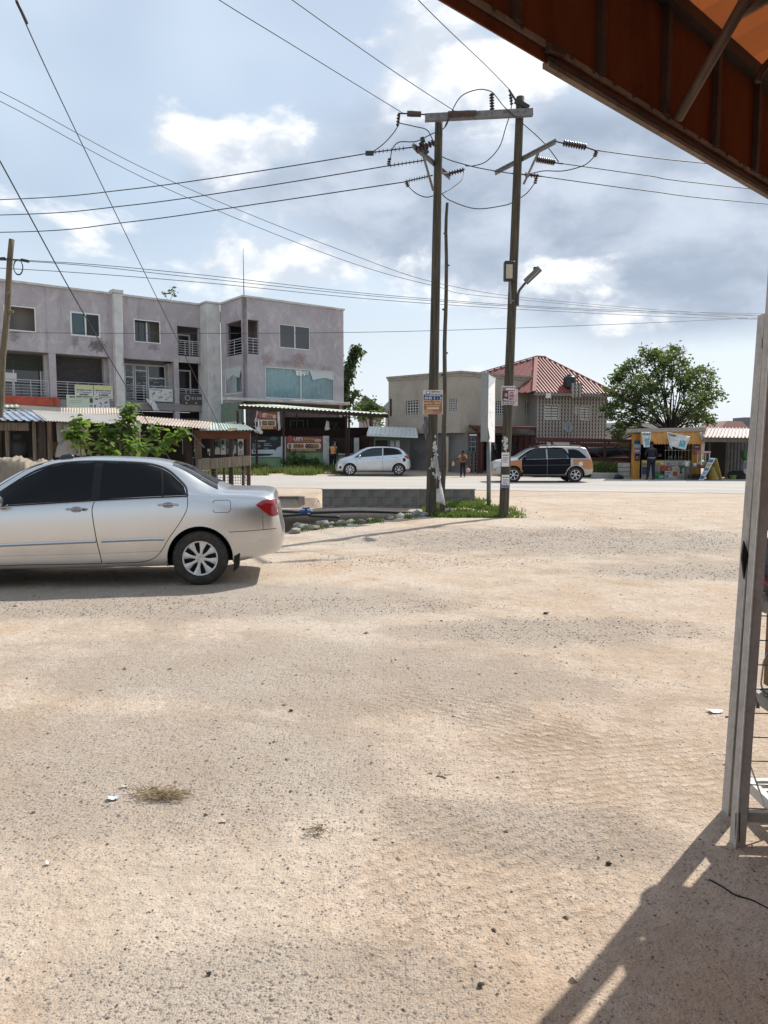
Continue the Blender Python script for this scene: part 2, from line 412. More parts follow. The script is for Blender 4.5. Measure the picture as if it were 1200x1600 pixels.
# road: dusty worn asphalt with ragged sandy edges
rd = MB(); rxs = axis([(-90, -14, 2), (-14, 22, .25), (22, 90, 2)]); NR = 6
for x in rxs:
    a = near_edge(x) + .45 * fbm(x * .8, 1, 0, 4); b = far_edge(x) + .35 * fbm(x * .7, 9, 0, 4)
    if x < -14: a = near_edge(-14) - .1 * (x + 14) + .3 * fbm(x, 2)
    for k in range(NR + 1):
        t = k / NR; rd.v.append((x, a + (b - a) * t, .008 + .03 * math.sin(math.pi * t)))
rd.f = [(i * (NR + 1) + k, (i + 1) * (NR + 1) + k, (i + 1) * (NR + 1) + k + 1, i * (NR + 1) + k + 1) for i in range(len(rxs) - 1) for k in range(NR)]
def road_material():
    m = bpy.data.materials.new('dusty_asphalt'); m.use_nodes = True; T = NT(m.node_tree)
    P = T.n('ShaderNodeNewGeometry').outputs['Position']
    q = T.v('MULTIPLY', T.n('ShaderNodeVectorRotate', ins={0: P, 'Angle': .16}).outputs[0], (.12, 1, 1))
    c = T.mix(T.ss(T.noise(q, .9, 6, .6), .35, .65), (.34, .325, .31), (.43, .40, .365))
    c = T.mix(T.ss(T.noise(P, 1.1, 6, .65), .5, .72, 0, .7), c, (.45, .375, .30))
    gr = T.ss(T.noise(P, 45, 4, .7), .25, .75, .9, 1.1)
    c = T.mix(1.0, c, T.n('ShaderNodeCombineXYZ', ins={0: gr, 1: gr, 2: gr}).outputs[0], 'MULTIPLY')
    b = T.n('ShaderNodeBsdfPrincipled', ins={'Roughness': .9, 'Specular IOR Level': .2, 'Base Color': c})
    T.t.links.new(b.outputs[0], T.n('ShaderNodeOutputMaterial').inputs[0]); return m
struct('road', rd, road_material(), smooth=1)

# loose gravel
rng = np.random.default_rng(3)
def gravel(n, region, smin, smax, dens, mat, name):
    base = np.array([(1, 0, 0), (.3, .95, 0), (-.8, .6, 0), (-.8, -.6, 0), (.3, -.95, 0), (.1, .05, .8)])
    fc = [(0, 1, 5), (1, 2, 5), (2, 3, 5), (3, 4, 5), (4, 0, 5)]
    vs = []; fs = []; k = 0; tries = 0
    while k < n and tries < n * 12:
        tries += 1
        t = rng.random(); Y = region[2] * (region[3] / region[2]) ** t; X = (rng.random() * 2 - 1) * (Y * .58 + .2) + .0
        if not (region[0] < X < region[1]) or rng.random() > dens(X, Y): continue
        s = smin + (smax - smin) * rng.random() ** 3; s *= .65 + Y * .07
        a = rng.random() * 6.28; ca, sa = math.cos(a), math.sin(a)
        b = base * (1 + .25 * rng.standard_normal((6, 3))) * np.array([s, s * (.55 + .4 * rng.random()), s * (.4 + .4 * rng.random())])
        z = gz(X, Y)
        vs += [(X + p[0] * ca - p[1] * sa, Y + p[0] * sa + p[1] * ca, z - .001 + p[2]) for p in b]
        fs += [(q[0] + 6 * k, q[1] + 6 * k, q[2] + 6 * k) for q in fc]; k += 1
    mb = MB(); mb.v = vs; mb.f = fs
    o = struct(name, mb, mat, kind='stuff'); return o
def gdens(X, Y):
    n = fbm(X * .5, Y * .5, 2, 3) * .5 + .45
    e = 0
    for cx, cy, rx, ry in ((3.2, 12.5, 4.6, 2.0), (1.3, 6.3, 1.8, .6), (-.6, 5.0, 2.6, .9), (-2.2, 7.7, 3.6, 1.2), (-1.5, 3.4, 2.0, .8), (4.5, 9.4, 2.2, .8)):
        e = max(e, 1 - ((X - cx) / rx) ** 2 - ((Y - cy) / ry) ** 2)
    if ditch_d(X, Y) > -.05 and 13 < Y < 19: return 0
    return min(1, max(.05, n * .55 + max(0, e) * .8))
def gband(X, Y):
    e = 0
    for cx, cy, rx, ry in ((3.4, 12.6, 4.4, 2.2), (1.6, 6.4, 1.5, .55), (-.1, 7.4, 1.6, .5), (4.3, 9.3, 2.0, .7), (-2.4, 7.3, 3.0, .6), (.3, 10.2, 2.2, .7)):
        e = max(e, 1 - ((X - cx) / rx) ** 2 - ((Y - cy) / ry) ** 2)
    return 0 if e <= 0 or (ditch_d(X, Y) > -.1 and 13 < Y < 19) else min(1, e * 1.3) * (.35 + .65 * max(0, .5 + 1.4 * fbm(X * 1.5, Y * 1.5, 3, 3)))
def stone_mat(name, c1, c2):
    m = bpy.data.materials.new(name); m.use_nodes = True; T = NT(m.node_tree)
    r = T.n('ShaderNodeNewGeometry').outputs['Random Per Island']
    b = T.n('ShaderNodeBsdfPrincipled', ins={'Roughness': .9, 'Base Color': T.mix(r, c1, c2)})
    T.t.links.new(b.outputs[0], T.n('ShaderNodeOutputMaterial').inputs[0]); return m
tag(gravel(23000, (-8, 9, 1.7, 20), .0025, .011, gdens, stone_mat('gravel_chip', (.10, .085, .075), (.36, .31, .26)), 'loose_gravel'), 'loose gravel chips scattered over the sandy yard', 'gravel')
tag(gravel(19000, (-8, 9, 5.4, 17), .004, .014, gband, stone_mat('gravel_band', (.085, .075, .068), (.30, .27, .235)), 'gravel_patch'), 'grey gravel patches spread across the middle of the yard', 'gravel')
tag(gravel(900, (-8, 9, 1.8, 21), .009, .022, lambda X, Y: .5 * gdens(X, Y), stone_mat('gravel_lump', (.09, .07, .055), (.30, .25, .21)), 'small_clod'), 'small dark clods and pebbles lying on the dust', 'pebbles')

# ------------------------------------------------------------------ culvert head wall, ditch, pipe, stones
MBLOCK = M('grey_block', (.225, .212, .19), .92, col2=(.15, .14, .128), vs=2.2, var=.16, bump=.5, bs=45, dirt=(.06, .056, .05), dscale=2.4, streak=2.5, dth=(.5, .72))
hw = thing('culvert_wall', 'grey concrete block culvert wall along the ditch behind the poles', 'wall', (-1.6, 19.0, -.6))
part('mortar_core', MB().box(0, 3.95, .012, .2, -.1, 1.06), M('mortar', (.20, .19, .17), .95, bump=.3, bs=60), hw)
bme = [MB().cbox(0, .425 * (1 + .01 * k), 0, .19, 0, .197, .006 + .002 * k).mesh('block', MBLOCK) for k in range(3)]
for r in range(5):
    x = -.2 * (r % 2); i = 0
    while x < 3.95:
        x0 = max(x, 0); w = min(x + .435, 3.95) - x0
        if w > .06: share(bme[(i + r) % 3], 'block', hw, (x0, random.uniform(-.006, .008), .06 + r * .2), 0, (w / .435 * 1.012, 1, 1))
        x += .44; i += 1
part('cap_slab', MB().cbox(-.02, 3.98, -.015, .235, 1.063, 1.085, .008), M('wall_cap', (.33, .315, .285), .9, col2=(.24, .23, .21), bump=.4, bs=50), hw, label='thin mortar cap on top of the wall')
lw = thing('ditch_wall', 'low stained brown wall lining the ditch left of the block wall', 'wall', (-4.4, 19.3, -.7))
MLOW = M('stained_concrete', (.20, .165, .125), .93, col2=(.11, .10, .085), vs=3, bump=.5, bs=40, dirt=(.06, .055, .05), dscale=3)
part('wall_panel', MB().cbox(0, 2.15, 0, .16, 0, .94, .015), MLOW, lw)
part('end_pier', MB().cbox(2.16, 2.32, -.08, .2, 0, .98, .012), M('sandy_render', (.36, .30, .235), .93, col2=(.25, .21, .17), bump=.4), lw)
part('ledge', MB().cbox(-.05, 2.2, -.06, .22, .943, .985, .01), M('sandy_render', (.36, .30, .235)), lw)
MPIPE = M('black_pipe', (.016, .017, .02), .42, col2=(.03, .03, .033), vs=8)
pp = thing('water_pipe', 'thin black water pipe with blue coupling crossing the ditch', 'pipe', A(446, 800, 16.3))
part('pipe_run', MB().tube(crom([A(360, 796, 16.9), A(446, 799, 16.4), A(482, 801, 16.3), A(560, 799, 16.6), A(640, 801.5, 16.9), A(676, 804, 16.9)], 8), .035, 10), MPIPE, pp, 1, True)
part('lower_pipe', MB().tube(crom([A(400, 806, 16.2), A(440, 806, 16.1), A(480, 803.5, 16.2), A(486, 806, 16.2), A(530, 808, 16.0)], 6), .03, 8), MPIPE, pp, 1, True)
part('coupling', MB().tube([A(468, 800.5, 16.3), A(470, 800.4, 16.3), A(486, 800.6, 16.3), A(488, 800.7, 16.3)], [.045, .06, .06, .045], 12), M('blue_plastic', (.02, .07, .22), .4), pp, 40, True)
part('valve', MB().tube([A(478, 799, 16.25), A(478, 794, 16.25)], .03, 8).tube([A(472, 794, 16.25), A(484, 794, 16.25)], .016, 6), M('blue_plastic', (.02, .07, .22), .4), pp, 40, True)

def rock_mb(r, seed, sq=.7):
    bm = bmesh.new(); bmesh.ops.create_icosphere(bm, subdivisions=2, radius=1)
    off = Vector((seed * 3.1, seed * 1.7, seed))
    for v in bm.verts:
        k = 1 + .5 * noise.noise(v.co * 1.1 + off) + .25 * noise.noise(v.co * 2.6 + off)
        v.co = Vector((v.co.x * r * k * 1.15, v.co.y * r * k, v.co.z * r * k * sq))
    return MB().addbm(bm)
MROCK = M('pale_rock', (.30, .28, .25), .9, col2=(.17, .155, .135), vs=9, bump=.6, bs=30, var=.2)
RK = [(452, 832, .13), (462, 826, .15), (480, 827, .13), (497, 822, .16), (509, 818, .13), (524, 820, .13), (540, 816, .15), (556, 817, .12), (570, 812, .13), (586, 812, .11), (602, 811, .10), (617, 807, .16), (630, 806, .17), (643, 805, .15), (655, 806, .12)]
for i, (px, py, r) in enumerate(RK):
    p = G(px, py); p = Vector((p.x - NN.x * .16, p.y - NN.y * .16, 0)); mb = xf(rock_mb(r * .78, i + 1), Matrix.Translation((p.x, p.y, max(gz(p.x, p.y), -.06) + r * .3)))
    pos = 'first' if i == 0 else ('last' if i == len(RK) - 1 else None)
    single('rock', mb, MROCK, f"pale grey rock edging the ditch, {['nearest the sedan bumper','second from the sedan','third from the sedan','fourth from the sedan','fifth from the sedan','sixth from the sedan','seventh from the sedan','eighth from the sedan','seventh from the left pole','sixth from the left pole','fifth from the left pole','fourth from the left pole','third from the left pole, one of the largest','second from the left pole','nearest the left pole'][i]}", 'rock', 50, 'rocks edging the ditch')

# ------------------------------------------------------------------ grass and weeds
def blades(n, pick, hmin, hmax, w, name, mat, label, lean=.5):
    vs = []; fs = []
    k = 0
    for _ in range(n * 6):
        if k >= n: break
        q = pick()
        if q is None: continue
        X, Y = q; z = gz(X, Y); hh = hmin + (hmax - hmin) * random.random() ** 1.6; a = random.uniform(0, 6.28); lx = math.cos(a) * hh * lean * random.random(); ly = math.sin(a) * hh * lean * random.random()
        b = random.uniform(0, 6.28); wx, wy = math.cos(b) * w, math.sin(b) * w
        o = len(vs)
        vs += [(X - wx, Y - wy, z - .01), (X + wx, Y + wy, z - .01), (X + lx * .4 - wx * .8, Y + ly * .4 - wy * .8, z + hh * .6), (X + lx * .4 + wx * .8, Y + ly * .4 + wy * .8, z + hh * .6), (X + lx, Y + ly, z + hh)]
        fs += [(o, o + 1, o + 3, o + 2), (o + 2, o + 3, o + 4)]; k += 1
    mb = MB(); mb.v = vs; mb.f = fs
    return tag(struct(name, mb, mat, kind='stuff'), label, 'grass')
GRM = leaf_mat('grass_blade', (.07, .115, .02), (.17, .21, .06), .3)
def pick_bank():
    X, Y = random.uniform(.7, 4.4), random.uniform(16.35, 22.5)
    d = sstep(.9, 1.3, X) * (1 - sstep(2.3, 3.6, X + .25 * (Y - 17))) * (1 - .7 * sstep(18.8, 21, Y)) * (1 if Y > 16.2 + .12 * abs(X - 1.6) else 0)
    n = fbm(X * 1.6, Y * 1.6, 4, 3)
    return (X, Y) if random.random() < d * (.5 + 1.6 * n) else None
blades(15000, pick_bank, .02, .13, .012, 'bank_grass', GRM, 'bright green grass on the bank round the pole bases')
def pick_ditch():
    t = random.uniform(-.2, 1.25); q = NL0 + ND * (NL1 - NL0).length * t + NN * random.gauss(-.08, .12)
    return (q.x, q.y) if fbm(q.x * 2, q.y * 2, 8, 3) > .05 else None
blades(1100, pick_ditch, .03, .14, .007, 'ditch_grass', GRM, 'sparse grass tufts along the stony ditch edge')
def pick_verge():
    X, Y = random.uniform(-10, -1.8), random.uniform(38.9, 45.2)
    n = fbm(X * .55, Y * .8, 6, 3)
    return (X, Y) if random.random() < .15 + 1.6 * n + .5 * sstep(43.4, 45, Y) else None
blades(9000, pick_verge, .05, .42, .022, 'verge_grass', leaf_mat('verge_blade', (.06, .095, .02), (.18, .19, .06), .3), 'patchy green weeds on the far verge before the restaurant')
def pick_right():
    X = random.uniform(7.5, 12.2); Y = 36.6 + random.random() * 4
    return (X, Y)
blades(2600, pick_right, .2, .95, .03, 'scrub', leaf_mat('scrub_blade', (.045, .075, .02), (.10, .14, .04), .3), 'tall green scrub behind the low wall beside the kiosk', .8)

# ================================================================== SIGNS (shared helper)
def ink(r, g, b): return M('ink_%d_%d_%d' % (r * 1000, g * 1000, b * 1000), (r, g, b), .6, var=.06, bs=20)
def print_on(parent, o, x, w, h, items, z=(0, 0, 1), step=.003, side='printed_panel'):
    """flat print on a board: o = lower left corner of its face, x = direction along it; fractions of w and h"""
    Fm = frame_m(o, x, z); k = 1
    for it in items:
        if it[0] == 'r':
            _, a, b, c, d, mt = it
            mb = MB().quad((a * w, -step * k, b * h), (c * w, -step * k, b * h), (c * w, -step * k, d * h), (a * w, -step * k, d * h)); nm = side
        elif it[0] == 'o':       # ellipse
            _, a, b, ra, rb, mt = it
            mb = MB().add([(a * w + ra * w * math.cos(t), -step * k, b * h + rb * h * math.sin(t)) for t in [2 * math.pi * i / 14 for i in range(14)]], [tuple(range(14))]); nm = 'printed_picture'
        elif it[0] == 'p':       # polygon
            _, pts, mt = it
            mb = MB().add([(a * w, -step * k, b * h) for a, b in pts], [tuple(range(len(pts)))]); nm = 'printed_picture'
        elif it[0] == 'w':       # a row of small unreadable print
            _, a, b, c, d, mt = it; mb = MB(); x = a * w; nm = 'lettering'; hh = (d - b) * h
            while x < c * w:
                l = hh * random.uniform(.25, .8); x1 = min(x + l, c * w); mb.quad((x, -step * k, b * h), (x1, -step * k, b * h), (x1, -step * k, b * h + hh * random.uniform(.75, 1)), (x, -step * k, b * h + hh * .9)); x = x1 + hh * random.choice([.12, .12, .4])
        else:
            _, s, a, b, c, d, mt = it
            mb = text_mb(s, 1.0, .015, (c - a) * w, (d - b) * h); mb.v = [(p[0] + a * w, -step * k, p[2] + b * h) for p in mb.v]; nm = 'lettering'
        part(nm, xf(mb, Fm), mt, parent, False, True)
        if len(it) and it[0] in 'ro': k += 1
        elif it[0] == 'p': k += 1
        else: k += 1
BLK, WHT, DGR = ink(.02, .02, .022), ink(.72, .72, .70), ink(.12, .12, .12)

# ================================================================== POLES
def wood_mat(name, c1, c2):
    if name in MATS: return MATS[name]
    m = bpy.data.materials.new(name); m.use_nodes = True; MATS[name] = m; T = NT(m.node_tree)
    O = T.n('ShaderNodeTexCoord').outputs['Object']; q = T.v('MULTIPLY', O, (22, 22, .9))
    n = T.noise(q, 1.6, 7, .65); c = T.mix(T.ss(n, .34, .66), c1, c2)
    c = T.mix(T.ss(T.noise(T.v('MULTIPLY', O, (40, 40, .6)), 1.2, 4, .5), .60, .68, 0, .8), c, tuple(.35 * a for a in c1))
    b = T.n('ShaderNodeBsdfPrincipled', ins={'Roughness': .9, 'Base Color': c, 'Normal': T.n('ShaderNodeBump', ins={'Strength': .6, 'Distance': .01, 'Height': n}).outputs[0]})
    T.t.links.new(b.outputs[0], T.n('ShaderNodeOutputMaterial').inputs[0]); return m
MPOLE = wood_mat('weathered_pole', (.035, .030, .020), (.095, .083, .060))
MGALV = M('galvanised', (.19, .195, .20), .65, .2, col2=(.13, .135, .14), vs=12)
MINS = M('brown_porcelain', (.05, .03, .028), .25)
MWIRE = M('dark_wire', (.035, .038, .045), .6, .2, var=0)
MBLACK = M('black_fitting', (.02, .02, .022), .5)
YP = 16.6
def wood_pole(parent, bx, by, Yb, tx, ty, Yt, r0, r1, wob=.0, sink=.5):
    b = G(bx, by); b = Vector((b.x, Yb, gz(b.x, Yb))); t = A(tx, ty, Yt); pts = []; rs = []
    for i in range(25):
        k = i / 24; p = (b - (t - b).normalized() * sink).lerp(t, k)
        pts.append(p + Vector((wob * noise.noise(Vector((k * 6, 1, bx))), wob * noise.noise(Vector((k * 6, 7, bx))), 0)))
        rs.append((r0 + (r1 - r0) * k) * (1 + .03 * noise.noise(Vector((k * 9, 3, bx)))))
    return MB().tube(pts, rs, 16)
fr = thing('twin_utility_pole', 'tall pair of wooden poles joined by a steel crossarm carrying power lines', 'utility pole', (2.71, 16.48, 0))
part('pole', wood_pole(fr, 674, 807, 16.72, 686, 180, 16.75, .125, .085), MPOLE, fr, 1, True, 'left wooden pole of the pair')
part('pole', wood_pole(fr, 787, 808, 16.48, 813, 152, 16.55, .112, .088), MPOLE, fr, 1, True, 'right wooden pole of the pair, a little taller')
c0, c1 = A(664, 183, 16.38), A(833, 174.5, 16.32); ax = (c1 - c0).normalized()
ca = MB().bar(c0, c1, .016, .15).bar(c0 + Vector((0, .04, .07)), c1 + Vector((0, .04, .07)), .09, .014).bar(c0 + Vector((0, .04, -.07)), c1 + Vector((0, .04, -.07)), .09, .014)
xa = part('cross_arm', ca, MGALV, fr, False, True)
bo = MB()
for t in (.06, .13, .25, .4, .49, .62, .74, .86, .93): bo.lathe([(.0, -.02), (.016, -.02), (.016, 0), (0, 0)], c0.lerp(c1, t) + Vector((0, -.006, .02)), (0, 1, 0), 6)
part('bolts', bo, M('dark_bolt', (.12, .12, .13), .5, .5), xa, False, True, kind='stuff')
def ribbed(p, q, r, n, rc=None):
    p, q = Vector(p), Vector(q); L = (q - p).length; rc = rc or r * .45; prof = [(0, 0), (rc, 0)]
    for i in range(n):
        a = L * (i + .1) / n; st = L / n; prof += [(rc, a), (r, a + st * .25), (r * .96, a + st * .42), (rc, a + st * .6)]
    prof += [(rc, L), (0, L)]
    return MB().lathe(prof, p, q - p, 12)
def insulator(p, q, r, n, rc=None): return part('insulator', ribbed(p, q, r, n, rc), MINS, fr, 40, True)
I = lambda x, y, dY=0.0: A(x, y, YP + dY)
br1 = part('bracket_arm', MB().bar(A(774, 270, 17.5), A(868, 221, 15.5), .02, .11).bar(A(774, 268.5, 17.5) , A(868, 219.5, 15.5), .08, .014), MGALV, fr, False, True, 'slanting galvanised bracket on the right pole')
br2 = part('bracket_arm', MB().bar(A(646, 228, 15.7), A(703, 277, 17.7), .02, .12).bar(A(646, 226, 15.7), A(703, 275, 17.7), .09, .014), MGALV, fr, False, True, 'slanting galvanised bracket on the left pole')
part('strut', MB().bar(A(843, 234, 16.0), A(818, 288, 16.45), .05, .012), MGALV, fr, False, True)
part('strut', MB().bar(A(662, 245, 16.1), A(677, 298, 16.65), .05, .012), MGALV, fr, False, True)
insulator(I(636, 177.5, -.2), I(658, 178.5, -.2), .062, 1, .058)
insulator(I(700, 177.5, -.3), I(744, 176, -.3), .055, 2, .05)
insulator(I(769, 172, -.25), I(768, 146, -.25), .055, 6)
insulator(I(799.5, 164, -.2), I(797, 146, -.2), .04, 4)
insulator(I(880, 223.5, -1), I(916, 230, -.9), .065, 9)
insulator(I(838, 249, -.2), I(867, 254, -.1), .065, 9)
insulator(I(820, 272.5, .6), I(842, 275, .6), .055, 5)
insulator(I(650, 236, -.8), I(679, 222, -.7), .07, 6)
insulator(I(701, 271.5, .9), I(726, 265, .9), .06, 6)
insulator(I(929, 245, -.9), I(932, 236, -.9), .045, 3)
insulator(I(836, 287, .5), I(838, 277, .5), .045, 3)
insulator(I(635, 285, -.2), I(638, 292, -.2), .045, 3)
insulator(I(607, 258, -.3), I(609, 247, -.3), .045, 3)
insulator(I(623, 178, -.2), I(621, 198, -.2), .04, 4)
for a, b in (((868, 221, -1.1), (881, 224, -1)), ((915, 230, -.9), (933, 236, -.85)), ((843, 234, -.6), (839, 249, -.2)), ((866, 254, -.1), (880, 256, -.1)), ((622, 177, -.2), (666, 179, -.2)), ((800, 271, .9), (822, 273, .6)), ((840, 275, .6), (846, 275.5, .6)), ((692, 271, .5), (703, 271, .9))):
    part('link_rod', MB().tube([I(*a), I(*b)], .016, 6), MBLACK, fr, False, True)
# grips on the dead-ended conductors
for a, b in (((575, 239, .1), (645, 230, -.7)), ((605, 259.5, 0), (672, 249, .0)), ((632, 284, -.2), (676, 274, .1))):
    p, q = I(*a), I(*b); L = (q - p).length; mb = MB().tube([p, q], .014, 6)
    for i in range(9): c = p.lerp(q, .08 + .09 * i); mb.tube([c - Vector((0, 0, .045)), c + Vector((0, 0, .045))], .007, 4)
    part('dead_end_grip', mb, MBLACK, fr, False, True)
part('clamp', MB().cbox(*[v for pair in zip((I(571, 243).x, I(571, 243).y - .03, I(571, 243).z), (I(584, 236).x, I(584, 236).y + .03, I(584, 236).z)) for v in (min(pair), max(pair))], .01), MBLACK, fr, False, True)
part('pole_cap_clamp', MB().bar(I(805, 157, -.1), I(826, 169, -.1), .1, .09).bar(I(795, 140, -.2), I(806, 157, -.1), .03, .03), MBLACK, fr, False, True)
part('cutout_switch', MB().bar(I(657, 222, -.8), I(668, 240, -.7), .07, .07).tube([I(660, 215, -.8), I(661, 222, -.8)], .05, 8), MBLACK, fr, False, True)
def jumper(pts, dy0=-.25, dy1=-.25):
    n = len(pts); P = [I(a, b, dy0 + (dy1 - dy0) * i / (n - 1)) for i, (a, b) in enumerate(pts)]
    part('jumper_wire', MB().tube(crom(P, 6), .011, 5), MWIRE, fr, 1, True)
jumper([(625, 178), (620, 200), (600, 224), (578, 240)], -.2, 0)
jumper([(623, 192), (650, 198), (667, 203), (676, 218), (688, 243), (730, 258), (773, 267), (807, 272)], -.2, .4)
jumper([(695, 198), (703, 180), (720, 151), (747, 140), (767, 143), (777, 153), (793, 172), (847, 220), (873, 253)], -.3, -.3)
jumper([(800, 150), (798, 173), (790, 200), (780, 230), (760, 252), (740, 259), (727, 259)], -.3, .4)
jumper([(690, 302), (703, 313), (743, 326), (787, 321), (803, 315), (823, 302), (837, 284)], -.3, .3)
jumper([(638, 291), (650, 302), (665, 308), (677, 306)], -.2, -.2)
jumper([(725, 266), (722, 280), (707, 293), (692, 302)], .8, -.2)
jumper([(610, 250), (613, 233), (624, 222), (650, 221), (673, 210), (695, 199), (703, 180)], -.3, -.3)
jumper([(930, 243), (913, 258), (880, 267), (850, 267), (827, 272)], -.9, .5)
# floodlight and LED lamp on the right pole
fl = thing('floodlight', 'square floodlight on a short arm at the left of the right pole', 'floodlight', A(796, 437, 16.3))
part('housing', MB().cbox(*[q for p in zip(A(788, 438, 16.25), A(803, 410, 16.42)) for q in (min(p), max(p))], .02), MBLACK, fl, False, True)
part('lens', MB().cbox(*[q for p in zip(A(790.5, 435, 16.235), A(801, 413, 16.245)) for q in (min(p), max(p))], .003), M('flood_glass', (.42, .37, .27), .2), fl, False, True)
part('arm', MB().bar(A(797, 438, 16.32), A(798, 475, 16.36), .035).bar(A(798, 470, 16.36), A(803, 470, 16.44), .03), MGALV, fl, False, True)
ll = thing('street_lamp', 'slim led street lamp angled out from the right side of the right pole', 'street lamp', A(812, 470, 16.45))
part('arm', MB().tube(crom([A(809, 478, 16.46), A(810, 458, 16.44), A(816, 448, 16.4), A(823, 440, 16.35)], 5), .028, 8), M('dark_tube', (.05, .055, .06), .5), ll, 1, True)
part('lamp_head', MB().bar(A(821, 441, 16.36), A(844, 419, 16.2), .14, .07, (0, 1, 0)), M('lamp_grey', (.14, .145, .15), .5), ll, False, True)
part('lens', MB().bar(A(825, 439.5, 16.3), A(842.5, 422, 16.17), .10, .012, (.5, 0, -.5)), M('lamp_lens', (.45, .47, .40), .2), ll, False, True)
part('sensor', MB().cbox(*[q for p in zip(A(834, 424, 16.22), A(839, 418, 16.3)) for q in (min(p), max(p))], .008), MBLACK, ll, False, True)

tp = thing('thin_pole', 'thin crooked bare tree trunk pole close behind the left power pole', 'pole', (1.28, 17.3, 0))
part('trunk', wood_pole(tp, 690, 801, 17.3, 699, 317, 17.4, .062, .036, .07), wood_mat('bare_trunk', (.05, .04, .03), (.13, .11, .08)), tp, 1, True)
kb = MB()
for i, k in enumerate((.15, .28, .45, .52, .66, .8, .9)):
    p = A(690, 801, 17.3).lerp(A(699, 317, 17.4), k); sx = 1 if i % 2 else -1
    kb.tube([p, p + Vector((sx * .075, -.02, .03))], [.03, .016], 6)
part('knots', kb, MATS['bare_trunk'], tp, False, True)

# pole signs
def px_board(name, label, cat, x0, y0, x1, y1, Y, mat, items, th=.012, group=None, tilt=0):
    a, b = A(x0, y1, Y), A(x1, y1, Y); c = A(x0, y0, Y); w = (b - a).length; h = (c - a).length
    t = thing(name, label, cat, a)
    xd = (b - a).normalized(); zd = (c - a).normalized(); zd = (zd - xd * zd.dot(xd)).normalized()
    part('board', xf(MB().cbox(0, w, 0, th, 0, h, .003), frame_m(a, xd, zd)), mat, t, False, True)
    print_on(t, a, xd, w, h, items, zd); return t
MSIGN = M('sign_white', (.62, .61, .58), .6, col2=(.5, .48, .44), vs=6, dirt=(.33, .29, .24), dscale=5)
px_board('notice_board', 'class notice board reading SHS 1 - 3 nailed to the left pole', 'sign', 661, 609.5, 692, 647, 16.42, MSIGN, [
    ('r', .04, .36, .96, .81, ink(.015, .055, .13)), ('r', .04, .02, .96, .60, ink(.30, .13, .05)), ('r', .03, .60, .97, .81, ink(.012, .05, .13)),
    ('r', .05, .03, .5, .2, ink(.42, .24, .09)), ('r', .5, .03, .95, .12, ink(.40, .16, .12)), ('r', .14, .84, .32, .96, DGR), ('o', .23, .90, .065, .045, WHT),
    ('w', .38, .90, .86, .96, DGR), ('w', .12, .74, .88, .79, ink(.45, .52, .6)), ('t', 'SHS 1 - 3', .07, .615, .93, .71, ink(.72, .76, .82)),
    ('t', 'MAY / JUNE', .07, .52, .93, .585, ink(.75, .58, .42)), ('t', 'NOV / DEC', .07, .42, .9, .49, ink(.75, .58, .42)),
    ('r', .12, .345, .86, .375, ink(.62, .36, .22)), ('r', .18, .27, .8, .30, ink(.65, .6, .3)), ('r', .18, .20, .8, .25, ink(.55, .5, .45))])
px_board('pole_poster', 'pink and white portrait poster fixed to the right pole', 'poster', 783.5, 603, 805, 632.5, 16.33, MSIGN, [
    ('r', .05, .74, .95, .93, ink(.26, .13, .19)), ('r', .05, .2, .48, .74, ink(.07, .025, .035)), ('o', .33, .52, .12, .11, ink(.35, .22, .24)), ('p', [(.08, .25), (.2, .33), (.45, .3), (.46, .22)], ink(.5, .48, .5)),
    ('r', .50, .2, .95, .72, ink(.60, .42, .44)), ('r', .08, .04, .88, .17, ink(.10, .10, .11)), ('w', .3, .78, .9, .89, WHT), ('w', .6, .6, .85, .68, ink(.2, .1, .14)), ('w', .56, .4, .9, .56, ink(.25, .13, .17)), ('w', .56, .25, .9, .37, ink(.25, .13, .17)), ('w', .15, .07, .82, .14, WHT)])
px_board('tin_board', 'small plain pale board tucked behind the pink poster', 'board', 801, 608, 809, 634, 16.6, MSIGN, [('r', .25, .2, .75, .7, ink(.45, .43, .40))])
px_board('tin_board', 'narrow whitish board fixed behind the thin pole', 'board', 692, 617, 697.5, 656, 17.45, MSIGN, [('r', .1, .03, .9, .06, DGR)])
for y0, y1, lb, dk in ((707, 729, 'upper white notice sheet pasted low on the right pole', False), (742, 762, 'lower white notice sheet with blue strip on the right pole', True)):
    its = [('r', .1, .78, .9, .84, DGR), ('r', .15, .62, .85, .65, DGR), ('r', .15, .52, .9, .55, DGR), ('r', .15, .42, .7, .45, DGR), ('r', .15, .3, .85, .33, DGR)]
    if dk: its += [('r', .02, .02, .98, .2, ink(.12, .12, .28))]
    px_board('paper_notice', lb, 'notice', 783.6, y0, 795.6, y1, 16.35, M('paper', (.66, .65, .66), .8), its, .004)
for k, (cx, cy, sx, sy, Yp, lb) in enumerate(((789.5, 692, 6, 12, 16.355, 'torn remains of posters below the bracket on the right pole'), (680, 700, 5, 16, 16.57, 'torn white poster scraps on the left pole'), (677, 728, 6.5, 15, 16.56, 'larger torn white poster scraps lower on the left pole'))):
    mb = MB()
    for i in range(26):
        x, y = cx + random.gauss(0, sx * .4), cy + random.gauss(0, sy * .45); p = A(x, y, Yp + .002 * (i % 5)); n = 6; s = random.uniform(.012, .045)
        mb.add([p + Vector((math.cos(t * 6.283 / n) * s * random.uniform(.4, 1), 0, math.sin(t * 6.283 / n) * s * random.uniform(.6, 1.6))) for t in range(n)], [tuple(range(n))])
    single('torn_poster', mb, M('torn_paper', (.50, .49, .47), .9), lb, 'poster', kind='stuff')
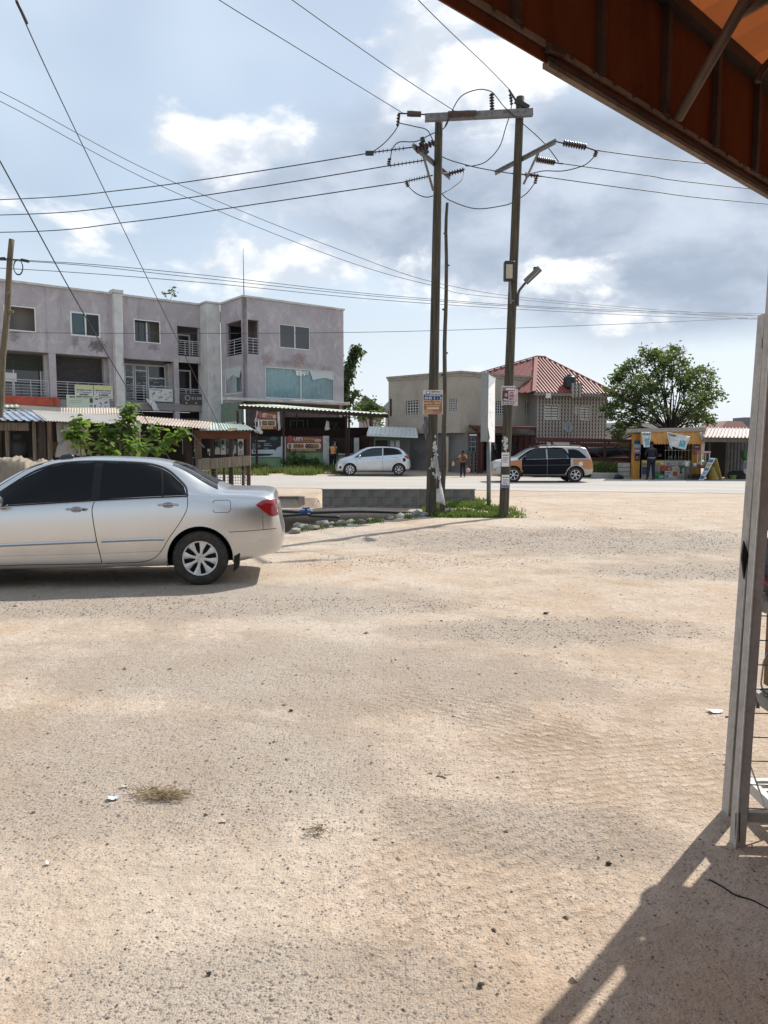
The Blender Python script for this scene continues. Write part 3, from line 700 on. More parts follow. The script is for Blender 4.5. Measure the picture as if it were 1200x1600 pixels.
# rags tied to the left pole
def cloth(name, corners, label, mat, amp=.04, n=10, seed=0, th=True):
    a, b, c, d = [Vector(q) for q in corners]      # a,b lower; d,c upper
    def f(u, v):
        p = a.lerp(b, u).lerp(d.lerp(c, u), v)
        w = amp * (noise.noise(Vector((u * 3 + seed, v * 1.2, seed))) + .5 * noise.noise(Vector((u * 9, v * 2 + seed, 3)))) 
        return p + Vector((w * .5, w * 1.4, w * .2))
    o = single(name, MB().grid(f, n, n), mat, label, 'cloth', 1)
    sm = o.modifiers.new('thick', 'SOLIDIFY'); sm.thickness = .006
    return o
cloth('rag', (A(659, 668, 16.5), A(666, 690, 16.5), A(668, 652, 16.5), A(664, 650, 16.5)), 'grey rag knotted under the class notice on the left pole', M('grey_rag', (.16, .16, .17), .9), .1, 8, 2)
bn = thing('torn_banner', 'torn white banner hanging down the right side of the left pole', 'banner', A(685, 790, 16.6))
mbn = MB().grid(lambda u, v: A(680 + 2 * (1 - v) + u * (1.5 + 13 * (1 - v) ** 1.3), 702 + (1 - v) * (88 - 6 * (1 - u)), 16.55 - .08 * u + .05 * math.sin(u * 5 + v * 7)), 8, 20)
ob = part('sheet', mbn, M('banner_white', (.60, .60, .60), .7, col2=(.45, .45, .45)), bn, 1, True); ob.modifiers.new('t', 'SOLIDIFY').thickness = .005
part('printed_picture', MB().add([A(681.5, 764, 16.46), A(686, 763, 16.44), A(687, 750, 16.44), A(682, 748, 16.46)], [(0, 1, 2, 3)]).add([A(682, 748, 16.46), A(685, 749, 16.45), A(684.5, 742, 16.45)], [(0, 1, 2)]), ink(.06, .025, .03), bn, False, True)

# vertical pylon sign on a steel post
ps = thing('pylon_sign', 'tall narrow white flag sign on a grey steel post', 'sign', (G(763, 797).x, 17.9, .05))
part('post', MB().tube([A(763.5, 798, 17.9), A(763.8, 690, 17.9)], .052, 12), M('steel_post', (.22, .225, .22), .6, .3, col2=(.15, .15, .15)), ps, 1, True)
part('side_panel', MB().cbox(*[q for p in zip(A(752.5, 690, 17.8), A(762, 582, 18.0)) for q in (min(p), max(p))], .01), M('perforated_grey', (.33, .35, .35), .6, .2, col2=(.24, .25, .25), vs=30), ps, False, True, 'grey edge panel of the sign')
fp = MB().prism([A(762.3, 690.5, 17.82), A(773, 691, 19.6), A(773.6, 594, 19.6), A(762.4, 600, 17.82)], (-.03, .1, 0))
part('face_panel', fp, M('sign_face', (.80, .80, .80), .5, var=.04), ps, False, True, 'white front panel with faint lettering')
part('torn_corner', MB().add([A(762.2, 584, 17.8), A(775, 591, 19.4), A(774.5, 594, 19.4), A(763, 607, 17.78)], [(0, 1, 2, 3)]), M('torn_vinyl', (.45, .46, .48), .6), ps, False, True)
fd = MB()
for (a, b) in (((764, 616), (770, 614)), ((765, 622), (769, 636)), ((768, 617), (771, 634)), ((764, 645), (771, 644)), ((766, 652), (771, 640)), ((767, 658), (770, 668)), ((765, 640), (767, 655))):
    def q(x, y): t = (x - 762.3) / (773 - 762.3); return A(x, y, 17.82 + 1.78 * t - .03)
    fd.bar(q(*a), q(*b), .012, .002)
part('lettering', fd, ink(.4, .41, .42), ps, False, True)
part('lower_flap', MB().add([A(762.2, 664, 17.79), A(765.5, 684, 17.75), A(763, 692, 17.7), A(762.2, 690, 17.79)], [(0, 1, 2, 3)]), M('torn_vinyl_dark', (.2, .21, .21), .7), ps, False, True)

# left wooden pole with a cable coil
lp = thing('utility_pole', 'short knotty wooden pole with a cable coil at the left edge', 'utility pole', (A(10, 700, 21).x, 21, 0))
part('pole', wood_pole(lp, 2, 782, 21, 18.5, 374, 21, .105, .075, .03), wood_mat('yellow_pole', (.09, .07, .042), (.17, .14, .09)), lp, 1, True)
cl = MB()
for k in range(5):
    c = A(28.5, 417.5, 20.8 + .02 * k); cl.tube([c + Vector((math.cos(t) * .125, .01 * math.sin(3 * t + k), math.sin(t) * (.19 + .006 * k))) for t in [2 * math.pi * i / 20 for i in range(21)]], .011, 5)
part('cable_coil', cl, MBLACK, lp, 1, True)
part('clamp', MB().bar(A(33, 406, 20.9), A(45, 408.5, 20.9), .07).bar(A(0, 404.5, 20.9), A(8, 404, 20.9), .07).bar(A(8, 404, 20.9), A(33, 406, 20.9), .02), MBLACK, lp, False, True)
part('knots', MB().tube([A(14, 460, 20.95), A(10, 457, 20.9)], [.1, .03], 7).tube([A(16, 488, 20.9), A(21, 487, 20.85)], [.08, .03], 7), MATS['yellow_pole'], lp, False, True)

# ================================================================== WIRES
def wire(name, label, pts, r=.011, sub=10, group='overhead wires'):
    P = [A(a, b, Y) for a, b, Y in pts]
    return single(name, MB().tube(crom(P, sub), r, 5), MWIRE, label, 'wire', 1, group)
L3 = 'power line running left from the wooden poles, '
wire('power_line', L3 + 'topmost of three', [(-420, 322, 26), (0, 312, 20.5), (200, 296, 18.8), (400, 268, 17.6), (578, 239, 16.7)], .012)
wire('power_line', L3 + 'middle of three', [(-420, 340, 26), (0, 336, 20.5), (200, 321, 18.8), (400, 293, 17.6), (607, 259, 16.6)], .012)
wire('power_line', L3 + 'lowest of three', [(-420, 360, 26), (0, 363, 20.5), (200, 347, 18.8), (400, 319, 17.6), (634, 284, 16.4)], .012)
R3 = 'power line running right from the wooden poles, '
wire('power_line', R3 + 'topmost of three', [(932, 235, 15.8), (1070, 252, 17.4), (1300, 272, 20), (1700, 300, 26)], .011)
wire('power_line', R3 + 'middle of three', [(868, 254, 16.5), (1010, 274, 17.8), (1145, 292, 19.2), (1700, 350, 26)], .011)
wire('power_line', R3 + 'lowest of three', [(842, 275, 17.2), (1010, 298, 18.2), (1185, 317.5, 19.8), (1700, 360, 26)], .011)
wire('feeder_wire', 'wire from the crossarm left end up over the sky', [(630, 177, 16.4), (560, 134, 14.5), (450, 66, 12.4), (343, 0, 10.8), (120, -145, 8)], .008)
wire('feeder_wire', 'wire from the crossarm middle up over the sky', [(716, 177, 16.4), (640, 128, 14.7), (540, 59, 12.5), (457, 0, 11), (250, -150, 8)], .008)
wire('feeder_wire', 'wire from the right pole top up to the awning', [(796, 140, 16.4), (760, 103, 15), (700, 46, 12.8), (648, -6, 11.2), (520, -140, 8.5)], .008)
wire('stay_wire', 'long steep stay wire from the top left to the shack post', [(-30, -160, 9), (27, 6, 11), (120, 208, 15), (240, 455, 20), (330, 640, 25.2), (386, 752, 28)], .010)
single('splice', MB().tube([A(26, 2, 10.95), A(42, 36, 11.5)], .022, 6), MBLACK, 'dark splice sleeve on the stay wire at the top left', 'cable splice', 1)
wire('stay_wire', 'lower stay wire crossing the grey building to the bush', [(-120, 40, 9), (0, 252, 12), (100, 436, 15), (180, 575, 18), (250, 692, 21), (275, 735, 22.5)], .012)
wire('service_wire', 'upper of two long diagonal wires crossing to the right pole', [(-200, 60, 9), (0, 143, 11), (250, 275, 13.5), (530, 390, 15.6), (700, 446, 17), (900, 473, 20), (1190, 493, 26), (1600, 505, 36)], .0055)
wire('service_wire', 'lower of two long diagonal wires crossing to the right pole', [(-200, 72, 9), (0, 158, 11), (250, 290, 13.5), (530, 404, 15.6), (680, 447, 16.8), (790, 466, 18.4), (1190, 498, 26), (1600, 512, 36)], .0055)
wire('telephone_wire', 'upper telephone wire from the left pole coil', [(-300, 398, 24), (44, 407, 21), (300, 428, 22), (600, 461, 24.5), (900, 482, 27), (1190, 490, 31), (1700, 500, 40)], .009)
wire('telephone_wire', 'middle telephone wire from the left pole coil', [(-300, 400, 24), (44, 408.5, 21), (300, 433, 22), (600, 464, 24.5), (900, 484, 27), (1190, 493, 31), (1700, 503, 40)], .009)
wire('telephone_wire', 'lower telephone wire from the left pole', [(-300, 410, 24), (0, 419, 21), (300, 440, 22), (600, 469, 24.5), (900, 488, 27), (1190, 499, 31), (1700, 508, 40)], .009)
wire('telephone_wire', 'lone level wire crossing in front of the grey building', [(-300, 516, 26), (0, 519.5, 26), (300, 521, 26), (600, 518.5, 26), (900, 509, 27), (1190, 496, 29), (1700, 470, 36)], .009)

# ================================================================== BUILDING HELPERS
MGLASS = M('dark_glass', (.018, .022, .027), .06, spec=.8, var=0)
MFRAME = M('white_alu', (.66, .67, .66), .45, var=.05)
def clear_glass():
    if 'clear_glass' in MATS: return MATS['clear_glass']
    m = bpy.data.materials.new('clear_glass'); m.use_nodes = True; MATS['clear_glass'] = m; T = NT(m.node_tree)
    fr_ = T.n('ShaderNodeFresnel', ins={0: 1.5}).outputs[0]
    mx = T.n('ShaderNodeMixShader', ins={0: T.m('MULTIPLY', fr_, .55), 1: T.n('ShaderNodeBsdfTransparent', ins={0: (.86, .92, .93)}).outputs[0], 2: T.n('ShaderNodeBsdfGlossy', ins={'Roughness': .03}).outputs[0]})
    T.t.links.new(mx.outputs[0], T.n('ShaderNodeOutputMaterial').inputs[0]); return m
def holed(u0, u1, z0, z1, y, th, holes, depth=.14):
    """wall in the local x/z plane at y (front) with rectangular holes and reveals"""
    us = sorted({u0, u1, *[h[0] for h in holes], *[h[1] for h in holes]}); zs = sorted({z0, z1, *[h[2] for h in holes], *[h[3] for h in holes]})
    us = [u for u in us if u0 <= u <= u1]; zs = [z for z in zs if z0 <= z <= z1]
    mb = MB()
    for i in range(len(us) - 1):
        for j in range(len(zs) - 1):
            cu, cz = (us[i] + us[i + 1]) / 2, (zs[j] + zs[j + 1]) / 2
            if any(h[0] < cu < h[1] and h[2] < cz < h[3] for h in holes): continue
            a, b, c, d = us[i], us[i + 1], zs[j], zs[j + 1]
            mb.quad((a, y, c), (b, y, c), (b, y, d), (a, y, d)); mb.quad((b, y + th, c), (a, y + th, c), (a, y + th, d), (b, y + th, d))
    for a, b, c, d in holes:
        q = y + min(depth, th)
        for A0, B0 in (((a, c), (b, c)), ((b, c), (b, d)), ((b, d), (a, d)), ((a, d), (a, c))):
            mb.quad((A0[0], y, A0[1]), (A0[0], y + th, A0[1]), (B0[0], y + th, B0[1]), (B0[0], y, B0[1]))
    for (A0, B0) in (((u0, z0), (u1, z0)), ((u1, z0), (u1, z1)), ((u1, z1), (u0, z1)), ((u0, z1), (u0, z0))):
        mb.quad((A0[0], y, A0[1]), (B0[0], y, B0[1]), (B0[0], y + th, B0[1]), (A0[0], y + th, A0[1]))
    return mb
def window(parent, a, b, c, d, y, n=2, fw=.05, fm=None, gm=None, transom=None, name='window', gap=.0):
    """frame with n panes side by side; set in the local x/z plane, front at y"""
    fm = fm or MFRAME; gm = gm or MGLASS
    mb = MB().box(a, b, y, y + .06, c, c + fw).box(a, b, y, y + .06, d - fw, d).box(a, a + fw, y, y + .06, c + fw, d - fw).box(b - fw, b, y, y + .06, c + fw, d - fw)
    for i in range(1, n):
        x = a + (b - a) * i / n; mb.box(x - fw / 2, x + fw / 2, y - .004, y + .064, c + fw, d - fw)
    if transom: mb.box(a + fw, b - fw, y + .002, y + .058, transom - fw / 2, transom + fw / 2)
    w = part(name, mb, fm, parent)
    for i in range(n):
        x0, x1 = a + (b - a) * i / n + fw * .5, a + (b - a) * (i + 1) / n - fw * .5
        part('pane', MB().box(x0, x1, y + .025, y + .033, c + fw * .6, d - fw * .6), gm, w)
    return w
def railing(parent, p, q, z0, z1, nb=6, mat=None, posts=2, r=.018):
    p, q = Vector(p), Vector(q)
    rt = part('railing', MB().tube([(*p[:2], z1), (*q[:2], z1)], r * 1.5, 6), mat, parent)
    for i in range(posts):
        c = p.lerp(q, i / (posts - 1)); part('baluster', MB().tube([(c.x, c.y, z0), (c.x, c.y, z1)], r * 1.2, 6), mat, rt)
    for i in range(nb):
        z = z0 + (z1 - z0) * (i + .4) / (nb + .2); part('rail', MB().tube([(*p[:2], z), (*q[:2], z)], r, 5), mat, rt)
    return rt
def corr(a, b, c, d, ribs, amp, nv=2, sag=0.0, box=False):
    """corrugated sheet: a-b front edge, d-c back edge; ribs run from front to back"""
    a, b, c, d = map(Vector, (a, b, c, d)); n = (b - a).cross(d - a).normalized()
    if n.z < 0: n = -n
    N = ribs * 6
    def f(u, v):
        p = a.lerp(b, u).lerp(d.lerp(c, u), v); ph = u * ribs
        w = math.sin(ph * 2 * math.pi) if not box else (1 if (ph % 1) < .18 else -1)
        return p + n * (amp * w) - Vector((0, 0, sag * math.sin(math.pi * v)))
    return MB().grid(f, N, nv)

def peel_plaster():
    m = bpy.data.materials.new('mauve_plaster'); m.use_nodes = True; MATS['mauve_plaster'] = m; T = NT(m.node_tree)
    O = T.n('ShaderNodeTexCoord').outputs['Object']
    a = T.noise(O, .55, 8, .68); b = T.noise(T.v('MULTIPLY', O, (1, 1, .7)), 1.3, 9, .72, dist=.6); s = T.noise(T.v('MULTIPLY', O, (2.2, 2.2, .22)), 1.1, 7, .65)
    c = T.mix(T.ss(a, .38, .62), (.355, .325, .342), (.415, .382, .398))
    c = T.mix(T.ss(b, .50, .61, 0, .55), c, (.53, .50, .50))                     # washed, peeled patches
    c = T.mix(T.ss(T.noise(O, 3.4, 8, .75, dist=1.0), .58, .66, 0, .45), c, (.58, .55, .55))
    c = T.mix(T.ss(s, .58, .75, 0, .6), c, (.19, .17, .175))                      # rain streaks
    c = T.mix(T.ss(T.noise(T.v('ADD', O, (3, 1, 8)), 1.9, 9, .75), .665, .72, 0, .8), c, (.10, .07, .06))
    sn = T.noise(O, 5, 5, .75)
    for (x, y, z, rx, rz, k, cc) in STAINS:
        q = T.v('MULTIPLY', T.v('SUBTRACT', O, (x, y, z)), (1 / rx, .8, 1 / rz))
        c = T.mix(T.m('MULTIPLY', T.ss(T.m('ADD', T.v('LENGTH', q), T.m('MULTIPLY', T.m('SUBTRACT', sn, .5), 2.6)), .35, 1.0, 1, 0), k * .8), c, cc)
    g = T.ss(T.noise(O, 25, 5, .7), .25, .75, .88, 1.12)
    c = T.mix(1.0, c, T.n('ShaderNodeCombineXYZ', ins={0: g, 1: g, 2: g}).outputs[0], 'MULTIPLY')
    bp = T.n('ShaderNodeBump', ins={'Strength': .35, 'Distance': .02, 'Height': T.noise(O, 18, 6, .7)})
    bs = T.n('ShaderNodeBsdfPrincipled', ins={'Roughness': .92, 'Base Color': c, 'Normal': bp.outputs[0], 'Specular IOR Level': .2})
    T.t.links.new(bs.outputs[0], T.n('ShaderNodeOutputMaterial').inputs[0]); return m
BLKM = (.045, .04, .038); RUS = (.17, .085, .06)
STAINS = [(-7.7, 4.4, 7.55, .7, .5, .85, BLKM), (-9.0, 4.4, 7.7, .3, .4, .5, BLKM), (-12.4, 4.4, 7.8, .35, .6, .5, BLKM), (-4.2, 4.4, 7.75, .5, .3, .45, BLKM), (4.1, 0, 7.25, .8, .45, .6, RUS), (3.6, 0, 6.85, 2.2, .3, .5, RUS), (1.6, 0, 7.0, .5, .5, .45, RUS), (6.2, 0, 6.7, .9, .25, .4, RUS)]
MPEEL = peel_plaster()
MWPIL = M('white_pillar_paint', (.60, .60, .585), .8, col2=(.48, .475, .46), vs=1.5, dirt=(.22, .19, .16), dscale=1.6, streak=4, dth=(.60, .75))
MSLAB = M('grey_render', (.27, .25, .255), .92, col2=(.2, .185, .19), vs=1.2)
MCOP = M('coping', (.56, .55, .53), .85, col2=(.40, .39, .37), vs=2)
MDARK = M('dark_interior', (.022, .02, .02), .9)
MSHUT = M('shutter_grey', (.115, .11, .11), .6, .2, col2=(.085, .08, .08), vs=3)
MRAIL = M('rail_paint', (.42, .43, .44), .5)

# ================================================================== GREY THREE-STOREY BUILDING
BA = math.radians(38); BO = Vector((-8.84, 47.3, .12))
gb = thing('shop_building', 'weathered mauve grey three storey corner building with white pillars', 'building', BO, BA)
Bi = ROOTM[gb.name]
def fac(px, py, w=0.0):
    """pixel -> (u, z) on the facade plane y = w of the building"""
    r = Bi.to_3x3() @ ray(px, py); o = Bi @ Vector((0, 0, EYE)); t = (w - o.y) / r.y; p = o + r * t; return p.x, p.z
def frect(x0, y0, x1, y1, w=0.0):
    """rectangle from pixel corners (left edge measured at its own mid height)"""
    a, z1 = fac(x0, y0, w); b, z0b = fac(x1, y1, w); _, z1b = fac(x1, y0, w); _, z0 = fac(x0, y1, w)
    return a, b, z0, z1
def fhole(x0, ytl, ybl, x1, ytr, ybr, w=0.0):
    a, t1 = fac(x0, ytl, w); _, b1 = fac(x0, ybl, w); b, t2 = fac(x1, ytr, w); _, b2 = fac(x1, ybr, w)
    return a, b, (b1 + b2) / 2, (t1 + t2) / 2
ZT = 10.75; U1 = 7.65
# --- right block
w1 = fhole(436.5, 505, 544, 485, 511, 547); w2 = fhole(414.5, 571, 620.5, 523, 581, 628)
bal = fhole(381.5, 498, 553, 404, 501, 553); bal = (max(bal[0], .28), bal[1], bal[2], bal[3])
front = part('front_wall', holed(0.0, U1, 4.25, ZT, 0, .22, [w1, w2, bal]), MPEEL, gb)
window(gb, *w1, .05, 2, .07)
wc_ = window(gb, *w2, .05, 2, .07, gm=clear_glass())
def curtain(parent, a, b, c, d, y, seed=0, mat=None):
    def f(u, v):
        w = .05 * math.sin(u * (b - a) * 21 + 2 * noise.noise(Vector((u * 7, v, seed)))) + .03 * noise.noise(Vector((u * 30, v * 2, seed)))
        return (a + (b - a) * u, y + w, c + (d - c) * v)
    return part('curtain', MB().grid(f, 140, 6), mat, parent, 1)
MCUR = M('teal_curtain', (.58, .66, .67), .85, col2=(.50, .58, .60), vs=4)
curtain(gb, w2[0] + .06, w2[1] - .06, w2[2] + .05, w2[3] - .05, .20, 3, MCUR)
part('torn_film', MB().add([(w2[1] - 2.0, .072, w2[3] - .08), (w2[1] - .08, .072, w2[3] - .08), (w2[1] - .08, .072, w2[3] - .62), (w2[1] - .7, .072, w2[3] - .5), (w2[1] - 1.1, .072, w2[3] - .55), (w2[1] - 1.75, .072, w2[3] - .7)], [(0, 1, 2, 3, 4, 5)]), M('window_film', (.50, .55, .56), .6), wc_)
part('torn_film', MB().add([(w2[0] + 2.2, .073, w2[3] - .1), (w2[0] + 3.4, .073, w2[3] - .1), (w2[0] + 3.3, .073, w2[3] - .42), (w2[0] + 2.9, .073, w2[3] - .3), (w2[0] + 2.5, .073, w2[3] - .45)], [(0, 1, 2, 3, 4)]), M('window_film2', (.40, .47, .49), .6), wc_)
part('lettering', xf(text_mb('En', 1, .03, .7, .3), Matrix.Translation((w2[0] + 2.35, .066, w2[3] - .45))), WHT, wc_)
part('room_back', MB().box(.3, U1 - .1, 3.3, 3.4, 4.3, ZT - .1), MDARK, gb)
# side wall of the right block runs back from the corner (local x = 0)
SD = 3.3
def sidep(px, py):
    r = Bi.to_3x3() @ ray(px, py); o = Bi @ Vector((0, 0, EYE)); t = -o.x / r.x; p = o + r * t; return p.y, p.z
sb0, sb1 = sidep(368, 501), sidep(346, 552); sg0, sg1 = sidep(369, 570), sidep(345, 619)
hs = [(.35, min(sb0[0] * 0 + 2.6, SD - .3), bal[2], bal[3]), (.45, 2.9, sg1[1] + .05, sg0[1])]
sw = holed(0.0, SD, 4.25, ZT, 0, .22, hs); sw.v = [(p[1], p[0], p[2]) for p in sw.v]; sw.f = [f[::-1] for f in sw.f]
part('side_wall', sw, MPEEL, gb)
Rz = Matrix(((0, 1, 0, 0), (1, 0, 0, 0), (0, 0, 1, 0), (0, 0, 0, 1)))
swin = part('side_window', xf(MB().box(hs[1][0], hs[1][1], .05, .11, hs[1][2], hs[1][2] + .07).box(hs[1][0], hs[1][1], .05, .11, hs[1][3] - .07, hs[1][3]).box(hs[1][0], hs[1][0] + .07, .05, .11, hs[1][2] + .07, hs[1][3] - .07).box(hs[1][1] - .07, hs[1][1], .05, .11, hs[1][2] + .07, hs[1][3] - .07), Rz), MFRAME, gb)
part('pane', xf(MB().box(hs[1][0] + .04, hs[1][1] - .04, .075, .083, hs[1][2] + .04, hs[1][3] - .04), Rz), clear_glass(), swin)
def fcs(u, v): return (.24 + .05 * math.sin(u * 50 + 2 * noise.noise(Vector((u * 7, v, 1)))), hs[1][0] + (hs[1][1] - hs[1][0]) * u, hs[1][2] + (hs[1][3] - .5 - hs[1][2]) * v)
part('curtain', MB().grid(fcs, 60, 4), MCUR, gb, 1)
part('torn_film', MB().add([(.072, .5, hs[1][3] - .1), (.072, 2.8, hs[1][3] - .1), (.072, 2.7, hs[1][3] - .9), (.072, 1.8, hs[1][3] - .6), (.072, .9, hs[1][3] - .85)], [(4, 3, 2, 1, 0)]), M('window_film', (.50, .55, .56)), swin)
# corner balcony: back walls and sliding door inside
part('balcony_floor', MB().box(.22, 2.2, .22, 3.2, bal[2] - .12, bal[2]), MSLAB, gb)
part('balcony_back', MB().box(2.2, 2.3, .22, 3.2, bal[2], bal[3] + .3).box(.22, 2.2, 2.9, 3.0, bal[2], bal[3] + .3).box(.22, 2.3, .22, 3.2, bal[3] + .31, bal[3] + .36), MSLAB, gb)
part('balcony_door', MB().box(.5, 1.5, 2.84, 2.89, bal[2] + .05, bal[3] - .05), MGLASS, gb)
part('balcony_door', MB().box(2.14, 2.19, .6, 1.9, bal[2] + .05, bal[3] - .05), MGLASS, gb)
railing(gb, (bal[0], .06, 0), (bal[1], .06, 0), bal[2] + .05, bal[2] + 1.0, 5, MRAIL, 3)
railing(gb, (.06, .35, 0), (.06, hs[0][1], 0), bal[2] + .05, bal[2] + 1.0, 5, MRAIL, 3)
part('parapet_coping', MB().box(-.08, U1 + .08, -.08, .26, ZT, ZT + .12).box(-.08, .26, .26, SD, ZT, ZT + .12), MCOP, gb)
part('roof_slab', MB().box(.26, U1, .26, 7, ZT - .5, ZT - .3), MSLAB, gb)
part('end_wall', MB().box(U1 - .22, U1 - .002, .22, 7, 0, ZT), MPEEL, gb)
part('lightning_rod', MB().tube([(.3, .5, ZT - .3), (.3, .5, ZT + 3.1)], [.035, .015], 6), MBLACK, gb)
# ledge over the ground floor
part('ledge', MB().cbox(-1.6, U1, -.75, 0.0, 4.25, 4.42, .02), MCOP, gb)
part('ground_floor_front', holed(.3, U1, 0, 4.25, .35, .2, [(.9, 2.6, .1, 3.2), (3.6, 6.8, 1.0, 3.2)]), M('ground_floor_paint', (.16, .15, .14), .9, col2=(.1, .09, .09)), gb)
window(gb, 3.6, 6.8, 1.0, 3.2, .42, 3, .08, MSHUT)
part('ground_side', MB().box(-.1, .1, .4, SD, 0, 4.25), M('pale_green_wall', (.20, .27, .20), .9, col2=(.15, .2, .16)), gb)
sdw = part('ground_window', xf(MB().box(.8, 2.6, -.06, -.01, 2.9, 3.0).box(.8, 2.6, -.06, -.01, 1.0, 1.1).box(.8, .9, -.06, -.01, 1.1, 2.9).box(2.5, 2.6, -.06, -.01, 1.1, 2.9).box(1.65, 1.75, -.06, -.01, 1.1, 2.9), Matrix.Translation((-.1, 0, 0)) @ Rz), MFRAME, gb)
part('pane', xf(MB().box(.9, 2.5, -.03, -.02, 1.1, 2.9), Matrix.Translation((-.1, 0, 0)) @ Rz), MGLASS, sdw)
# --- white pillars
pu0, _ = fac(324, 520, SD); pu1, _ = fac(342, 520, SD)
part('white_pillar', MB().cbox(pu0, -.02, SD, SD + 1.6, 0, ZT + .02, .02), MWPIL, gb)
part('pillar_cap', MB().cbox(pu0 - .06, .05, SD - .06, SD + 1.66, ZT + .022, ZT + .16, .02), MCOP, gb)
# --- left wing
LW = 4.4; UL = -16.0
b0, b1 = fac(180.5, 550, LW - .45)[0], fac(193.5, 550, LW - .45)[0]
part('white_pillar', MB().cbox(b0, b1, LW - .45, LW + .05, 0, ZT + .05, .02), MWPIL, gb)
part('pillar_cap', MB().cbox(b0 - .08, b1 + .08, LW - .53, LW + .2, ZT + .052, ZT + .28, .02), MCOP, gb)
z6 = 6.93
wa = fhole(5, 476, 517, 55, 480.5, 518, LW); wb = fhole(109, 486, 524, 156, 491, 528, LW); wcc = fhole(208.5, 498.5, 534, 250, 502, 537.5, LW)
lg0 = fac(277.5, 540, LW)[0]; lg1 = pu0 + .02; zl0 = fac(300, 557, LW)[1]; zl1 = fac(300, 511, LW)[1]
part('upper_wall', holed(UL, lg1, z6, ZT, LW, .22, [wa, wb, wcc, (lg0, lg1 - .03, zl0, zl1)]), MPEEL, gb)
part('parapet_coping', MB().box(UL, lg1, LW - .08, LW + .3, ZT + .004, ZT + .13), MCOP, gb)
part('roof_slab', MB().box(UL, lg1 + .4, LW + .3, LW + 8, ZT - .5, ZT - .3), MSLAB, gb)
def sideless_frame(h, y, mat=None, fw=.06, name='window'):
    a, b, c, d = h
    return part(name, MB().box(a, b, y, y + .05, c, c + fw).box(a, b, y, y + .05, d - fw, d).box(a, a + fw, y, y + .05, c + fw, d - fw).box(b - fw, b, y, y + .05, c + fw, d - fw), mat or MFRAME, gb)
MBEIGE = M('beige_room', (.30, .28, .25), .9)
for h in (wa, wb, wcc):
    a, b, c, d = h
    part('room', MB().box(a - .3, b + .3, LW + 1.0, LW + 1.1, c - .3, d + .3).box(a - .35, a - .3, LW + .23, LW + 1, c - .3, d + .3).box(b + .3, b + .35, LW + .23, LW + 1, c - .3, d + .3).box(a - .3, b + .3, LW + .23, LW + 1, c - .35, c - .3).box(a - .3, b + .3, LW + .23, LW + 1, d + .3, d + .35), MBEIGE, gb)
fa = sideless_frame(wa, LW - .03); part('pane', MB().box(wa[0] + .06, wa[0] + .55, LW + .5, LW + .52, wa[2], wa[3] - .1), MGLASS, fa)
fb = window(gb, *wb, LW - .03, 2, .09, gm=clear_glass()); part('opening', MB().box(wb[0] + (wb[1] - wb[0]) * .55, wb[1] - .1, LW + .06, LW + .08, wb[2] + .1, wb[2] + .95), MDARK, fb)
part('blind', MB().box(wb[0] + .1, wb[0] + (wb[1] - wb[0]) * .46, LW + .06, LW + .08, wb[2] + .1, wb[3] - .1), M('teal_blind', (.13, .18, .19), .7), fb)
fc = sideless_frame(wcc, LW - .03)
for k in range(3):
    x = wcc[0] + .06 + k * .38; part('louvre_panel', MB().box(x, x + .34, LW + .3, LW + .33, wcc[2], wcc[3] - .15), MGLASS, fc)
part('frame_inner', MB().box(wcc[0] + .9, wcc[0] + .98, LW + .28, LW + .34, wcc[2], wcc[3] - .1), MFRAME, fc)
# loggia rooms
for (za, zb) in ((zl0, zl1), (4.2, 6.9)):
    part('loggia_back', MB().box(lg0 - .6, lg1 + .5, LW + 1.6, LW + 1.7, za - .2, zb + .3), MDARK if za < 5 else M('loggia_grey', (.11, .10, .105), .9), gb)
    part('loggia_floor', MB().box(lg0 - .6, lg1 + .5, LW + .23, LW + 1.6, za - .16, za), MSLAB, gb)
    dm = part('loggia_door', MB().box(lg1 - 1.05, lg1 - .95, LW + 1.5, LW + 1.58, za, zb - .3).box(lg1 - .2, lg1 - .1, LW + 1.5, LW + 1.58, za, zb - .3).box(lg1 - .95, lg1 - .2, LW + 1.5, LW + 1.58, zb - .4, zb - .3), MFRAME, gb)
    part('pane', MB().box(lg1 - .95, lg1 - .2, LW + 1.54, LW + 1.56, za, zb - .4), MGLASS, dm)
    railing(gb, (lg0 + .02, LW + .08, 0), (lg1 - .04, LW + .08, 0), za + .08, za + 1.0, 6, MRAIL, 4)
part('loggia_side', MB().box(lg0 - .7, lg0 - .6, LW + .23, LW + 1.6, z6, ZT - .5), MSLAB, gb)
# middle storey: recessed gallery
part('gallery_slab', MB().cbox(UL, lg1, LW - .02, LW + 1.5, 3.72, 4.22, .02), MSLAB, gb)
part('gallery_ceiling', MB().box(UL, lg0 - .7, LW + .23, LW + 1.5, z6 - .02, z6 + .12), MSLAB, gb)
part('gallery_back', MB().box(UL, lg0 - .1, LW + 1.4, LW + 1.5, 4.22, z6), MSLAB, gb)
for (x0, x1) in ((78, 89), (171.5, 180), (272.5, 280)):
    a, b = fac(x0, 600, LW)[0], fac(x1, 600, LW)[0]; part('column', MB().cbox(a, b, LW + .004, LW + .4, 0, z6 - .002, .015), MPEEL, gb)
    part('inner_pier', MB().box(a - .05, b + .12, LW + .9, LW + 1.39, 4.22, z6 - .03), MWPIL, gb)
def shutter(a, b, c, d, y, n):
    mb = MB(); st = (d - c) / n
    for i in range(n):
        z = c + i * st; mb.add([(a, y, z), (b, y, z), (b, y - .035, z + st * .45), (a, y - .035, z + st * .45), (b, y, z + st * .96), (a, y, z + st * .96)], [(0, 1, 2, 3), (3, 2, 4, 5)])
    return mb
y_s = LW + 1.3
s2a, s2b = fac(89.5, 600, y_s)[0], fac(168, 600, y_s)[0]
